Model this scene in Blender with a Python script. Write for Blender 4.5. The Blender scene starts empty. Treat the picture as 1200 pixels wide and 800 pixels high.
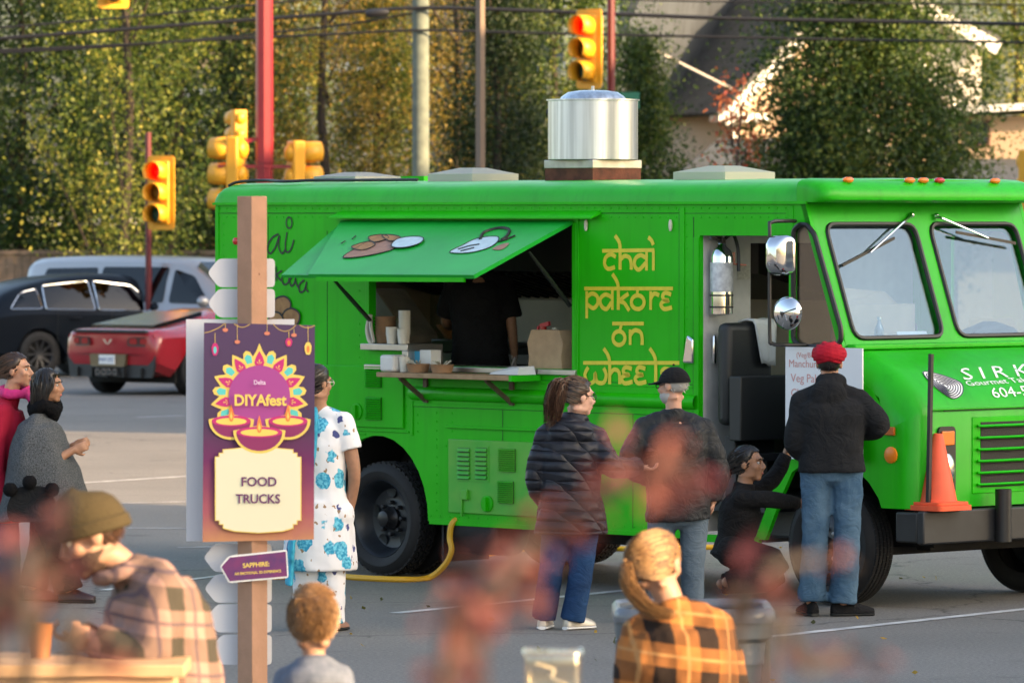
import bpy, bmesh, math, random
import numpy as np
from mathutils import Vector, Matrix, Euler, noise
from mathutils.geometry import tessellate_polygon
R = math.radians
scene = bpy.context.scene
col = scene.collection
random.seed(7); np.random.seed(7)

# ---------------------------------------------------------------- camera, sky, sun, exposure
FPX, YH, CAMH = 6700.0, 251.0, 2.62          # focal length in photo pixels, horizon row, eye height
cam_d = bpy.data.cameras.new('camera'); cam = bpy.data.objects.new('camera', cam_d); col.objects.link(cam)
cam_d.sensor_width = 36.0; cam_d.lens = 36.0 * FPX / 1200.0
cam_d.clip_start = 0.5; cam_d.clip_end = 2000
cam.location = (0, 0, CAMH)
cam.rotation_euler = (R(90) - math.atan((400 - YH) / FPX), 0, 0)
cam_d.dof.use_dof = True; cam_d.dof.focus_distance = 34.8; cam_d.dof.aperture_fstop = 6.3
scene.camera = cam
SUN_EL, SUN_AZ = 18.0, 62.0                   # azimuth measured from straight behind the camera towards its right
to_sun = Vector((math.sin(R(SUN_AZ)) * math.cos(R(SUN_EL)), -math.cos(R(SUN_AZ)) * math.cos(R(SUN_EL)), math.sin(R(SUN_EL))))
world = bpy.data.worlds.new('World'); scene.world = world; world.use_nodes = True
wn = world.node_tree.nodes; wl = world.node_tree.links
sky = wn.new('ShaderNodeTexSky'); sky.sky_type = 'NISHITA'; sky.sun_disc = False
sky.sun_elevation = R(SUN_EL); sky.sun_rotation = math.atan2(to_sun.x, to_sun.y)
sky.altitude = 50; sky.air_density = 1.0; sky.dust_density = 3.5; sky.ozone_density = 0.0
wl.new(sky.outputs[0], wn['Background'].inputs[0]); wn['Background'].inputs[1].default_value = 0.15
sun_d = bpy.data.lights.new('sun', 'SUN'); sun = bpy.data.objects.new('sun', sun_d); col.objects.link(sun)
sun_d.energy = 5.0; sun_d.angle = R(0.55); sun_d.color = (1.0, 0.67, 0.36)
sun.rotation_euler = to_sun.to_track_quat('Z', 'Y').to_euler()
sun.location = (30, -20, 30)
vs = scene.view_settings
vs.view_transform = 'Standard'; vs.look = 'None'; vs.gamma = 1.0; vs.use_curve_mapping = False
vs.exposure = 1.75
scene.cycles.max_bounces = 6; scene.cycles.transparent_max_bounces = 12
scene.cycles.use_denoising = True

# ---------------------------------------------------------------- pixels to places
def at(px, py, d):                            # point at depth d seen at pixel (px, py) of the photo
    return Vector(((px - 600) * d / FPX, d, CAMH - (py - YH) * d / FPX))
def gnd(px, py, z=0.0):
    return at(px, py, (CAMH - z) * FPX / (py - YH))
YAW = R(46)
TEX = Vector((math.cos(YAW), -math.sin(YAW), 0)); TEY = Vector((math.sin(YAW), math.cos(YAW), 0))
TO = gnd(443, 675)                            # ground under the rear wheel on the truck's serving side
TM = Matrix.Translation(TO) @ Matrix.Rotation(-YAW, 4, 'Z')
def tl(x, y, z): return TM @ Vector((x, y, z))
def _hit(px, py, p0, n):
    r = Vector(((px - 600) / FPX, 1, -(py - YH) / FPX)); c = Vector((0, 0, CAMH))
    n = TEX * n[0] + TEY * n[1] + Vector((0, 0, n[2])); p = tl(*p0)
    w = c + r * ((p - c).dot(n) / r.dot(n)) - TO
    return Vector((w.dot(TEX), w.dot(TEY), w.z))
def S(px, py, y=0.0): return _hit(px, py, (0, y, 0), (0, 1, 0))      # on a plane parallel to the truck's side
def FX(px, py, x): return _hit(px, py, (x, 0, 0), (1, 0, 0))         # on a plane across the truck

# ---------------------------------------------------------------- materials
MATS = {}
def mat(name, c, rough=0.6, metal=0.0, var=0.0, vscale=6.0, bump=0.0, bscale=60.0, spec=0.5, coat=0.0, c2=None, detail=4.0, emis=None, estr=0.0, sss=0.0, trans=0.0, alpha=None):
    if name in MATS: return MATS[name]
    m = bpy.data.materials.new(name); m.use_nodes = True
    nt = m.node_tree; b = nt.nodes['Principled BSDF']
    b.inputs['Base Color'].default_value = (*c, 1); b.inputs['Roughness'].default_value = rough
    b.inputs['Metallic'].default_value = metal; b.inputs['Specular IOR Level'].default_value = spec
    if coat: b.inputs['Coat Weight'].default_value = coat; b.inputs['Coat Roughness'].default_value = 0.08
    if sss: b.inputs['Subsurface Weight'].default_value = sss; b.inputs['Subsurface Radius'].default_value = (.02, .008, .004)
    if trans: b.inputs['Transmission Weight'].default_value = trans
    if emis: b.inputs['Emission Color'].default_value = (*emis, 1); b.inputs['Emission Strength'].default_value = estr
    if var or bump or c2:
        tc = nt.nodes.new('ShaderNodeTexCoord')
        if var or c2:
            n = nt.nodes.new('ShaderNodeTexNoise'); n.inputs['Scale'].default_value = vscale; n.inputs['Detail'].default_value = detail
            nt.links.new(tc.outputs['Object'], n.inputs['Vector'])
            r = nt.nodes.new('ShaderNodeValToRGB'); r.color_ramp.elements[0].position = .3; r.color_ramp.elements[1].position = .7
            lo = c2 if c2 else tuple(max(0, x * (1 - var)) for x in c); hi = c if c2 else tuple(min(1, x * (1 + var)) for x in c)
            r.color_ramp.elements[0].color = (*lo, 1); r.color_ramp.elements[1].color = (*hi, 1)
            nt.links.new(n.outputs['Fac'], r.inputs['Fac']); nt.links.new(r.outputs['Color'], b.inputs['Base Color'])
        if bump:
            n2 = nt.nodes.new('ShaderNodeTexNoise'); n2.inputs['Scale'].default_value = bscale; n2.inputs['Detail'].default_value = 3
            nt.links.new(tc.outputs['Object'], n2.inputs['Vector'])
            bp = nt.nodes.new('ShaderNodeBump'); bp.inputs['Strength'].default_value = bump; bp.inputs['Distance'].default_value = .01
            nt.links.new(n2.outputs['Fac'], bp.inputs['Height']); nt.links.new(bp.outputs['Normal'], b.inputs['Normal'])
    MATS[name] = m; return m
def glassmat(name, tint=(.75, .82, .85), gloss=0.25, rough=0.02, gtint=(1, 1, 1)):
    if name in MATS: return MATS[name]
    m = bpy.data.materials.new(name); m.use_nodes = True; nt = m.node_tree; nt.nodes.clear()
    o = nt.nodes.new('ShaderNodeOutputMaterial'); t = nt.nodes.new('ShaderNodeBsdfTransparent'); g = nt.nodes.new('ShaderNodeBsdfGlossy')
    t.inputs[0].default_value = (*tint, 1); g.inputs['Roughness'].default_value = rough; g.inputs['Color'].default_value = (*gtint, 1)
    fr = nt.nodes.new('ShaderNodeLayerWeight'); fr.inputs[0].default_value = .5
    mr = nt.nodes.new('ShaderNodeMapRange'); mr.inputs[3].default_value = gloss; mr.inputs[4].default_value = 1.0
    pw = nt.nodes.new('ShaderNodeMath'); pw.operation = 'POWER'; pw.inputs[1].default_value = 4.0; nt.links.new(fr.outputs['Facing'], pw.inputs[0]); nt.links.new(pw.outputs[0], mr.inputs[0])
    mx = nt.nodes.new('ShaderNodeMixShader'); nt.links.new(mr.outputs[0], mx.inputs[0]); nt.links.new(t.outputs[0], mx.inputs[1]); nt.links.new(g.outputs[0], mx.inputs[2])
    nt.links.new(mx.outputs[0], o.inputs[0]); MATS[name] = m; return m

# ---------------------------------------------------------------- mesh helpers
class MB:
    def __init__(s): s.v = []; s.f = []; s.m = []
    def add(s, vs, fs, mi=0, M=None):
        b = len(s.v)
        s.v += [tuple(M @ Vector(p)) if M else tuple(p) for p in vs]
        s.f += [tuple(b + i for i in f) for f in fs]; s.m += [mi] * len(fs); return s
    def box(s, x0, x1, y0, y1, z0, z1, mi=0, M=None):
        vs = [(x, y, z) for z in (z0, z1) for y in (y0, y1) for x in (x0, x1)]
        return s.add(vs, [(0, 2, 3, 1), (4, 5, 7, 6), (0, 1, 5, 4), (2, 6, 7, 3), (0, 4, 6, 2), (1, 3, 7, 5)], mi, M)
    def bar(s, a, b, w, h=None, mi=0, up=(0, 0, 1)):
        a = Vector(a); b = Vector(b); h = h or w; d = (b - a).normalized(); u = Vector(up)
        if abs(d.dot(u)) > .98: u = Vector((1, 0, 0))
        r = d.cross(u).normalized() * w / 2; u2 = r.cross(d).normalized() * h / 2
        vs = [p + sr * r + su * u2 for p in (a, b) for sr, su in ((-1, -1), (1, -1), (1, 1), (-1, 1))]
        return s.add(vs, [(3, 2, 1, 0), (4, 5, 6, 7), (0, 1, 5, 4), (1, 2, 6, 5), (2, 3, 7, 6), (3, 0, 4, 7)], mi)
    def tube(s, pts, r, n=8, mi=0, cap=True, flat=1.0):
        pts = [Vector(p) for p in pts]; rs = r if hasattr(r, '__len__') else [r] * len(pts)
        rings = []; up = None
        for i, p in enumerate(pts):
            d = (pts[min(i + 1, len(pts) - 1)] - pts[max(i - 1, 0)])
            d = d.normalized() if d.length > 1e-9 else Vector((0, 0, 1))
            if up is None: up = Vector((0, 0, 1)) if abs(d.z) < .9 else Vector((1, 0, 0))
            x = d.cross(up).normalized(); y = x.cross(d).normalized(); up = y
            ri = rs[i]; ri = ri if hasattr(ri, '__len__') else (ri, ri * flat)
            rings.append([p + x * math.cos(2 * math.pi * k / n) * ri[0] + y * math.sin(2 * math.pi * k / n) * ri[1] for k in range(n)])
        return s.loft(rings, mi, cap)
    def loft(s, rings, mi=0, cap=True, closed=True):
        n = len(rings[0]); vs = [p for r in rings for p in r]; fs = []
        for i in range(len(rings) - 1):
            for k in range(n if closed else n - 1):
                k2 = (k + 1) % n; fs.append((i * n + k, i * n + k2, (i + 1) * n + k2, (i + 1) * n + k))
        if cap and closed: fs.append(tuple(reversed(range(n)))); fs.append(tuple((len(rings) - 1) * n + k for k in range(n)))
        return s.add(vs, fs, mi)
    def lathe(s, prof, n=24, mi=0, M=None, cap=True):       # profile of (radius, z) turned about z
        rings = [[(r * math.cos(2 * math.pi * k / n), r * math.sin(2 * math.pi * k / n), z) for k in range(n)] for r, z in prof]
        b = MB().loft(rings, 0, cap); return s.add(b.v, b.f, mi, M)
    def ball(s, c, r, n=10, mi=0, M=None):
        rx, ry, rz = r if hasattr(r, '__len__') else (r, r, r); rings = []
        for i in range(1, n):
            a = math.pi * i / n
            rings.append([(rx * math.sin(a) * math.cos(2 * math.pi * k / (2 * n)), ry * math.sin(a) * math.sin(2 * math.pi * k / (2 * n)), -rz * math.cos(a)) for k in range(2 * n)])
        b = MB(); b.loft(rings, 0, True); T = Matrix.Translation(c)
        return s.add(b.v, b.f, mi, T @ M if M else T)
    def prism(s, loops, depth, frame, mi=0):                # polygon with holes in (u, w); frame(u, w, d) -> point
        if not hasattr(loops[0][0], '__len__'): loops = [loops]
        flat = [p for l in loops for p in l]; n = len(flat)
        tris = tessellate_polygon([[Vector((p[0], p[1], 0)) for p in l] for l in loops])
        vs = [frame(p[0], p[1], 0) for p in flat] + [frame(p[0], p[1], depth) for p in flat]
        fs = []
        for t in tris: fs.append(tuple(t)); fs.append(tuple(n + i for i in reversed(t)))
        b = 0
        for l in loops:
            for i in range(len(l)):
                j = (i + 1) % len(l); fs.append((b + i, b + j, n + b + j, n + b + i))
            b += len(l)
        return s.add(vs, fs, mi)
    def build(s, name, mats, parent=None, smooth=35, bevel=0, seg=2, loc=None, kind=None, label=None, fix=True):
        me = bpy.data.meshes.new(name); me.from_pydata([tuple(p) for p in s.v], [], s.f)
        mats = mats if isinstance(mats, (list, tuple)) else [mats]
        for m in mats: me.materials.append(m)
        if len(mats) > 1: me.polygons.foreach_set('material_index', s.m)
        if fix:
            bm = bmesh.new(); bm.from_mesh(me); bmesh.ops.recalc_face_normals(bm, faces=bm.faces); bm.to_mesh(me); bm.free()
        if smooth is not None:
            me.polygons.foreach_set('use_smooth', [True] * len(me.polygons)); me.set_sharp_from_angle(angle=R(smooth))
        me.update()
        o = bpy.data.objects.new(name, me); col.objects.link(o)
        if parent: o.parent = parent
        if loc is not None: o.location = loc
        if bevel:
            md = o.modifiers.new('bevel', 'BEVEL'); md.width = bevel; md.segments = seg; md.limit_method = 'ANGLE'; md.angle_limit = R(40)
        if kind: o['kind'] = kind
        if label: o['label'] = label
        return o
def tag(o, label, cat, group=None):
    o['label'] = label; o['category'] = cat
    if group: o['group'] = group
    return o
def thing(name, label, cat, loc=(0, 0, 0), rz=0.0, group=None):
    o = bpy.data.objects.new(name, None); col.objects.link(o); o.location = loc; o.rotation_euler = (0, 0, rz)
    o.empty_display_size = .2
    return tag(o, label, cat, group)
def copy_tree(o, parent=None):
    c = o.copy(); col.objects.link(c)
    if parent: c.parent = parent
    for ch in list(o.children): copy_tree(ch, c)
    return c
def mesh_of(o):                                             # evaluated copy of an object's mesh
    bpy.context.view_layer.update()
    dg = bpy.context.evaluated_depsgraph_get(); return bpy.data.meshes.new_from_object(o.evaluated_get(dg))
def text(name, s, size, m, parent, M, extrude=0.001, ax='CENTER', space=1.0, shear=0.0, sx=1.0, bold=0.0):
    c = bpy.data.curves.new('txt', 'FONT'); c.body = s; c.size = size; c.extrude = extrude; c.align_x = ax; c.space_character = space; c.shear = shear; c.offset = bold; c.resolution_u = 3
    t = bpy.data.objects.new('txt', c); col.objects.link(t)
    me = mesh_of(t); bpy.data.objects.remove(t); bpy.data.curves.remove(c)
    me.materials.clear(); me.materials.append(m)
    me.transform(M @ Matrix.Diagonal((sx, 1, 1, 1)))
    o = bpy.data.objects.new(name, me); col.objects.link(o); o.parent = parent; return o
def catmull(pts, k=6, closed=False):
    P = [Vector(p) for p in pts]; n = len(P); out = []
    for i in range(n if closed else n - 1):
        p0 = P[(i - 1) % n] if closed or i > 0 else P[0]; p1 = P[i]; p2 = P[(i + 1) % n]; p3 = P[(i + 2) % n] if closed or i + 2 < n else P[-1]
        for j in range(k):
            t = j / k; out.append(.5 * ((2 * p1) + (p2 - p0) * t + (2 * p0 - 5 * p1 + 4 * p2 - p3) * t * t + (3 * p1 - p0 - 3 * p2 + p3) * t ** 3))
    if not closed: out.append(P[-1])
    return out
def ribbon(mb, pts, w, frame, d=0.0, mi=0, thick=.0008):    # flat stroke in a plane, mitred; frame(u, w, d)
    P = [Vector((p[0], p[1])) for p in pts]; L = []; Rr = []
    for i, p in enumerate(P):
        a = P[max(i - 1, 0)]; b = P[min(i + 1, len(P) - 1)]; t = (b - a)
        if t.length < 1e-9: t = Vector((1, 0))
        t.normalize(); nrm = Vector((-t.y, t.x)); wi = w[i] if hasattr(w, '__len__') else w
        L.append(p + nrm * wi / 2); Rr.append(p - nrm * wi / 2)
    n = len(P); vs = [frame(q.x, q.y, d) for q in L] + [frame(q.x, q.y, d) for q in Rr]
    mb.add(vs, [(i, i + 1, n + i + 1, n + i) for i in range(n - 1)], mi)
def rrect(x0, x1, y0, y1, r, n=4):
    out = []
    for cx, cy, a0 in ((x1 - r, y1 - r, 0), (x0 + r, y1 - r, 90), (x0 + r, y0 + r, 180), (x1 - r, y0 + r, 270)):
        for k in range(n + 1):
            a = R(a0 + 90 * k / n); out.append((cx + r * math.cos(a), cy + r * math.sin(a)))
    return out
def rpoly(pts, r, n=4):                                     # polygon with rounded corners
    P = [Vector((p[0], p[1])) for p in pts]; out = []; N = len(P)
    for i in range(N):
        p = P[i]; a = (P[i - 1] - p); b = (P[(i + 1) % N] - p); rr = min(r, a.length * .45, b.length * .45)
        a = p + a.normalized() * rr; b = p + b.normalized() * rr
        for k in range(n + 1):
            t = k / n; q = a * (1 - t) ** 2 + p * 2 * t * (1 - t) + b * t * t; out.append((q.x, q.y))
    return out
# ---------------------------------------------------------------- materials used widely
def leafmat0(name, c):
    m = bpy.data.materials.new(name); m.use_nodes = True; nt = m.node_tree; d = nt.nodes['Principled BSDF']; d.inputs['Base Color'].default_value = (*c, 1)
    t = nt.nodes.new('ShaderNodeBsdfTranslucent'); t.inputs[0].default_value = (*c, 1); x = nt.nodes.new('ShaderNodeMixShader'); nt.links.new(d.outputs[0], x.inputs[1]); nt.links.new(t.outputs[0], x.inputs[2]); nt.links.new(x.outputs[0], nt.nodes['Material Output'].inputs[0]); return m
def wornpaint(name, c, spec, rough):
    m = bpy.data.materials.new(name); m.use_nodes = True; nt = m.node_tree; b = nt.nodes['Principled BSDF']; L = nt.links.new; tc = nt.nodes.new('ShaderNodeTexCoord')
    b.inputs['Specular IOR Level'].default_value = spec
    def layer(scale, s, det, p0, p1, c0, c1, dist=0.0):
        mp = nt.nodes.new('ShaderNodeMapping'); mp.inputs['Scale'].default_value = scale; L(tc.outputs['Object'], mp.inputs[0])
        n = nt.nodes.new('ShaderNodeTexNoise'); n.inputs['Scale'].default_value = s; n.inputs['Detail'].default_value = det; n.inputs['Roughness'].default_value = .6; n.inputs['Distortion'].default_value = dist; L(mp.outputs[0], n.inputs[0])
        r = nt.nodes.new('ShaderNodeValToRGB'); r.color_ramp.elements[0].position = p0; r.color_ramp.elements[1].position = p1; r.color_ramp.elements[0].color = (*c0, 1); r.color_ramp.elements[1].color = (*c1, 1); L(n.outputs[0], r.inputs[0]); return r, n
    base, _ = layer((1, 1, 1), 1.2, 5, .3, .7, tuple(x * .86 for x in c), tuple(x * 1.1 for x in c))
    streak, _ = layer((9, 9, .7), 1.4, 4, .50, .72, (1, 1, 1), (.84, .87, .78))
    patch, pn = layer((1, 1, 1), 2.6, 6, .66, .78, (0, 0, 0), (.55, .55, .55))
    scuff, _ = layer((3, 3, 14), 5.0, 8, .70, .74, (1, 1, 1), (.55, .6, .5), 1.5)
    def mul(x, y):
        q = nt.nodes.new('ShaderNodeMix'); q.data_type = 'RGBA'; q.blend_type = 'MULTIPLY'; q.inputs[0].default_value = 1; L(x, q.inputs[6]); L(y, q.inputs[7]); return q.outputs[2]
    cc = mul(mul(base.outputs[0], streak.outputs[0]), scuff.outputs[0])
    q = nt.nodes.new('ShaderNodeMix'); q.data_type = 'RGBA'; L(patch.outputs[0], q.inputs[0]); L(cc, q.inputs[6]); q.inputs[7].default_value = (c[0] + .06, c[1] * 1.02, c[2] + .012, 1); L(q.outputs[2], b.inputs['Base Color'])
    rr = nt.nodes.new('ShaderNodeMapRange'); rr.inputs[3].default_value = rough - .1; rr.inputs[4].default_value = rough + .18; L(pn.outputs[0], rr.inputs[0]); L(rr.outputs[0], b.inputs['Roughness'])
    nb = nt.nodes.new('ShaderNodeTexNoise'); nb.inputs['Scale'].default_value = 3.5; nb.inputs['Detail'].default_value = 2; L(tc.outputs['Object'], nb.inputs[0])
    bp = nt.nodes.new('ShaderNodeBump'); bp.inputs['Strength'].default_value = .22; bp.inputs['Distance'].default_value = .02; L(nb.outputs[0], bp.inputs['Height']); L(bp.outputs[0], b.inputs['Normal']); MATS[name] = m; return m
GREEN = wornpaint('truck_green_paint', (.016, .45, .002), .20, .34)
GREEN2 = wornpaint('truck_green_paint_faded', (.014, .39, .004), .30, .34)
GREENP = mat('patchy_green_paint', (.03, .37, .015), .42, c2=(.10, .40, .03), vscale=5, detail=5, bump=.05, bscale=9)
BLACK = mat('black_plastic', (.012, .012, .013), .45)
RUBBER = mat('black_rubber', (.008, .008, .009), .75, var=.3, vscale=9, bump=.1, bscale=90)
DARK = mat('dark_steel', (.02, .02, .022), .55, var=.4, vscale=6)
CHASSIS = mat('chassis_black', (.006, .006, .006), .8, var=.5, vscale=8, bump=.3, bscale=30)
CHROME = mat('chrome', (.75, .76, .78), .08, 1.0)
STEEL = mat('stainless_steel', (.46, .44, .41), .33, .9, var=.12, vscale=5)
GALV = mat('galvanised_metal', (.60, .64, .68), .30, .95, var=.28, vscale=1.0, bump=.05, bscale=20)
_n = GALV.node_tree; _mp = _n.nodes.new('ShaderNodeMapping'); _mp.inputs['Scale'].default_value = (22, 22, .6); _tx = [x for x in _n.nodes if x.type == 'TEX_NOISE'][0]; _n.links.new([x for x in _n.nodes if x.type == 'TEX_COORD'][0].outputs['Object'], _mp.inputs[0]); _n.links.new(_mp.outputs[0], _tx.inputs['Vector'])
CREAM = mat('cream_plastic', (.62, .60, .50), .6, var=.12, vscale=7)
VLID = leafmat0('translucent_vent', (.66, .64, .56))
WHITE = mat('white_plastic', (.75, .75, .74), .5, var=.05)
RUST = mat('rusted_curb', (.10, .03, .016), .85, var=.45, vscale=14, bump=.3, bscale=50)
AMBER = mat('amber_lens', (.75, .18, .01), .25, coat=.5)
REDL = mat('red_lens', (.45, .012, .01), .25, coat=.5)
YELLOWP = mat('yellow_lettering', (.72, .60, .03), .5, var=.08, vscale=20)
INK = mat('black_ink', (.01, .012, .012), .6)
INNER = mat('cab_interior_panel', (.48, .47, .45), .5, .0, var=.15, vscale=7)
KITCHEN = mat('kitchen_lining', (.66, .56, .44), .4, .1, var=.12, vscale=3)
WOOD = mat('shelf_wood', (.38, .25, .14), .65, c2=(.26, .16, .08), vscale=14, bump=.1)
GLASS = glassmat('window_glass', (.62, .70, .74), .16)
fs = lambda u, w, d: (u, d, w)
fsm = lambda u, w, d: (u, -.0025 - d, w)

# ---------------------------------------------------------------- ground
def asphalt():
    m = bpy.data.materials.new('asphalt'); m.use_nodes = True; nt = m.node_tree; b = nt.nodes['Principled BSDF']
    tc = nt.nodes.new('ShaderNodeTexCoord'); L = nt.links.new
    def N(s, d=6, r=.6):
        n = nt.nodes.new('ShaderNodeTexNoise'); n.inputs['Scale'].default_value = s; n.inputs['Detail'].default_value = d; n.inputs['Roughness'].default_value = r
        L(tc.outputs['Object'], n.inputs['Vector']); return n
    big = N(.35, 5); fine = N(42, 3); grit = N(160, 2)
    def ramp(n, p0, p1, c0, c1):
        r = nt.nodes.new('ShaderNodeValToRGB'); r.color_ramp.elements[0].position = p0; r.color_ramp.elements[1].position = p1
        r.color_ramp.elements[0].color = (*c0, 1); r.color_ramp.elements[1].color = (*c1, 1); L(n.outputs['Fac'], r.inputs[0]); return r
    a = ramp(big, .3, .72, (.152, .144, .134), (.203, .193, .180)); f = ramp(fine, .32, .7, (.62, .62, .62), (1.18, 1.18, 1.16)); g = ramp(grit, .3, .75, (.7, .7, .7), (1.35, 1.33, 1.3))
    def mul(x, y):
        q = nt.nodes.new('ShaderNodeMix'); q.data_type = 'RGBA'; q.blend_type = 'MULTIPLY'; q.inputs[0].default_value = 1
        L(x.outputs[0] if x.type != 'MIX' else x.outputs[2], q.inputs[6]); L(y.outputs[0], q.inputs[7]); return q
    q = mul(mul(a, f), g)
    st = ramp(N(1.1, 4, .7), .60, .72, (1, 1, 1), (.62, .61, .60)); q = mul(q, st)      # oil stains
    nz = N(1.3, 3); vm = nt.nodes.new('ShaderNodeVectorMath'); vm.operation = 'MULTIPLY_ADD'; L(nz.outputs['Color'], vm.inputs[0]); vm.inputs[1].default_value = (.9, .9, 0); L(tc.outputs['Object'], vm.inputs[2])
    vo = nt.nodes.new('ShaderNodeTexVoronoi'); vo.feature = 'DISTANCE_TO_EDGE'; vo.inputs['Scale'].default_value = .22; L(vm.outputs[0], vo.inputs[0])
    cr = nt.nodes.new('ShaderNodeValToRGB'); cr.color_ramp.elements[0].position = .0; cr.color_ramp.elements[1].position = .006; cr.color_ramp.elements[0].color = (.42, .42, .42, 1); cr.color_ramp.elements[1].color = (1, 1, 1, 1); L(vo.outputs['Distance'], cr.inputs[0]); q = mul(q, cr)
    sp2 = ramp(N(9, 3, .7), .68, .73, (1, 1, 1), (.72, .72, .72)); q = mul(q, sp2)
    L(q.outputs[2], b.inputs['Base Color']); b.inputs['Roughness'].default_value = .85
    bp = nt.nodes.new('ShaderNodeBump'); bp.inputs['Strength'].default_value = .5; bp.inputs['Distance'].default_value = .01
    L(grit.outputs[0], bp.inputs['Height']); L(bp.outputs[0], b.inputs['Normal']); return m
g = MB().add([(-900, -300, 0), (900, -300, 0), (900, 1500, 0), (-900, 1500, 0)], [(0, 1, 2, 3)]).build('ground', asphalt(), smooth=None); g['kind'] = 'structure'
g['label'] = 'grey asphalt car park with worn white bay lines'
PAINT = mat('worn_white_paint', (.62, .62, .60), .8, c2=(.30, .30, .30), vscale=6, detail=8)
def stripe(p, q, w):
    a = gnd(*p); b = gnd(*q); d = (b - a).normalized(); n = Vector((-d.y, d.x, 0)) * w / 2
    o = MB().add([a - n + Vector((0, 0, .004)), b - n + Vector((0, 0, .004)), b + n + Vector((0, 0, .004)), a + n + Vector((0, 0, .004))], [(0, 1, 2, 3)]).build('bay_line', PAINT, smooth=None)
    o['kind'] = 'structure'; return o
for p, q, w in (((462, 719), (735, 692), .10), ((880, 749), (1230, 711), .10), ((95, 566), (222, 558), .10), ((150, 619), (330, 620), .08), ((208, 642), (300, 640), .07), ((120, 692), (420, 655), .08), ((160, 489), (215, 487), .12), ((140, 590), (222, 588), .06)):
    stripe(p, q, w)

# ---------------------------------------------------------------- food truck
truck = thing('food_truck', 'bright green step van food truck with open awning, serving hatch and yellow lettering', 'food truck', TO, -YAW)
TP = truck
ZD, ZS, WID = 2.70, .42, 2.21
arch = [(.53 * math.cos(R(180 - a)), .42 + .60 * math.sin(R(a))) for a in range(0, 181, 12)]
outer = [(-1.79, ZS)] + arch + [(3.243, ZS), (3.243, 2.475), (4.083, 2.475), (4.083, ZD), (-1.79, ZD)]
hatch = [(-.09, 1.535), (2.015, 1.535), (2.015, 2.56), (-.09, 2.56)]
wall = MB().prism([outer, hatch], .035, fs).build('side_wall', GREEN, TP, smooth=20)
swin = [S(*p) for p in ((930, 270), (937, 263), (946, 263), (955, 275), (986, 385), (986, 400), (976, 406), (938, 406), (930, 398))]
swin = rpoly([(p.x, p.z) for p in swin], .03)
cabo = [(4.0855, ZD), (4.225, ZD), (4.575, 1.72), (4.62, 1.60), (4.84, 1.45), (4.96, 1.30), (5.02, 1.20), (5.038, 1.12), (5.038, .675), (4.92, .675)] + \
       [(4.43 + .56 * math.cos(R(a)), .42 + .57 * math.sin(R(a))) for a in range(34, 126, 13)] + [(4.01, .72), (3.86, .42), (3.766, .42), (4.06, 1.03), (4.0855, 1.12)]
MB().prism([cabo, swin], .035, fs).build('cab_side', GREEN, TP, smooth=20)
# far wall, rear wall, floor
fo = lambda u, w, d: (u, WID - d, w)
MB().prism([[(-1.79, ZS), (3.3, ZS), (3.3, ZD), (-1.79, ZD)]], .035, fo).build('side_wall', GREEN, TP)
MB().prism([[(3.303, ZS), (4.0, ZS), (4.1, 1.0), (4.7, 1.0), (4.9, .675), (5.04, .675), (5.04, 1.12), (4.97, 1.235), (4.60, 1.56), (4.575, 1.72), (4.225, ZD), (3.303, ZD)], rpoly([(3.6, 1.7), (4.35, 1.7), (4.12, 2.5), (3.6, 2.5)], .08)], .035, fo).build('cab_side', GREEN, TP)
MB().prism([[(.036, ZS), (WID - .036, ZS), (WID - .036, ZD), (.036, ZD)], [(.18, 1.25), (1.30, 1.25), (1.30, 2.45), (.18, 2.45)]], .035, lambda u, w, d: (-1.79 + d, u, w)).build('rear_wall', GREEN, TP)
MB().box(-1.78, -1.775, .17, 1.31, 1.24, 2.46).build('rear_window', GLASS, TP)  # window opening added out of view to let light into the kitchen
MB().box(-1.75, -.63, .04, WID - .04, .60, .66).box(-.63, .63, .65, WID - .65, .60, .66).box(.63, 3.82, .04, WID - .04, .60, .66).box(3.82, 4.55, .45, WID - .45, .60, .66).build('floor', DARK, TP)
# roof: cross section swept along the van
prof = [(-.006, 2.70), (.0, 2.745), (.02, 2.785), (.06, 2.815), (.13, 2.837), (.25, 2.85), (1.105, 2.868)]
prof = prof + [(WID - y, z) for y, z in reversed(prof[:-1])]
rings = []
for x, k in ((-1.80, .55), (-1.79, .8), (-1.765, .93), (-1.72, 1.0), (4.0, 1.0), (4.3, .96)):
    rings.append([(x, 1.105 + (y - 1.105) * (1 if k > .9 else .995), 2.70 + (z - 2.70) * k) for y, z in prof])
ROOF = MB().loft(rings, cap=True).build('roof', GREEN2, TP, smooth=50)
MB().box(-1.72, -.85, 1.25, 1.95, 2.855, 2.905).build('roof_riser', GREEN, TP)
MB().prism([[(-1.80, 2.688), (4.25, 2.688), (4.25, 2.706), (-1.80, 2.706)]], -.022, lambda u, w, d: (u, d, w)).build('drip_rail', GREEN, TP)
MB().tube(catmull([(-1.78, .12, 2.83), (-1.70, .16, 2.862), (-1.45, .2, 2.872), (-1.2, .16, 2.862), (-.9, .24, 2.872), (-.5, .25, 2.87), (.1, .3, 2.87)], 5), .012, 6).build('roof_cable', BLACK, TP)
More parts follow.
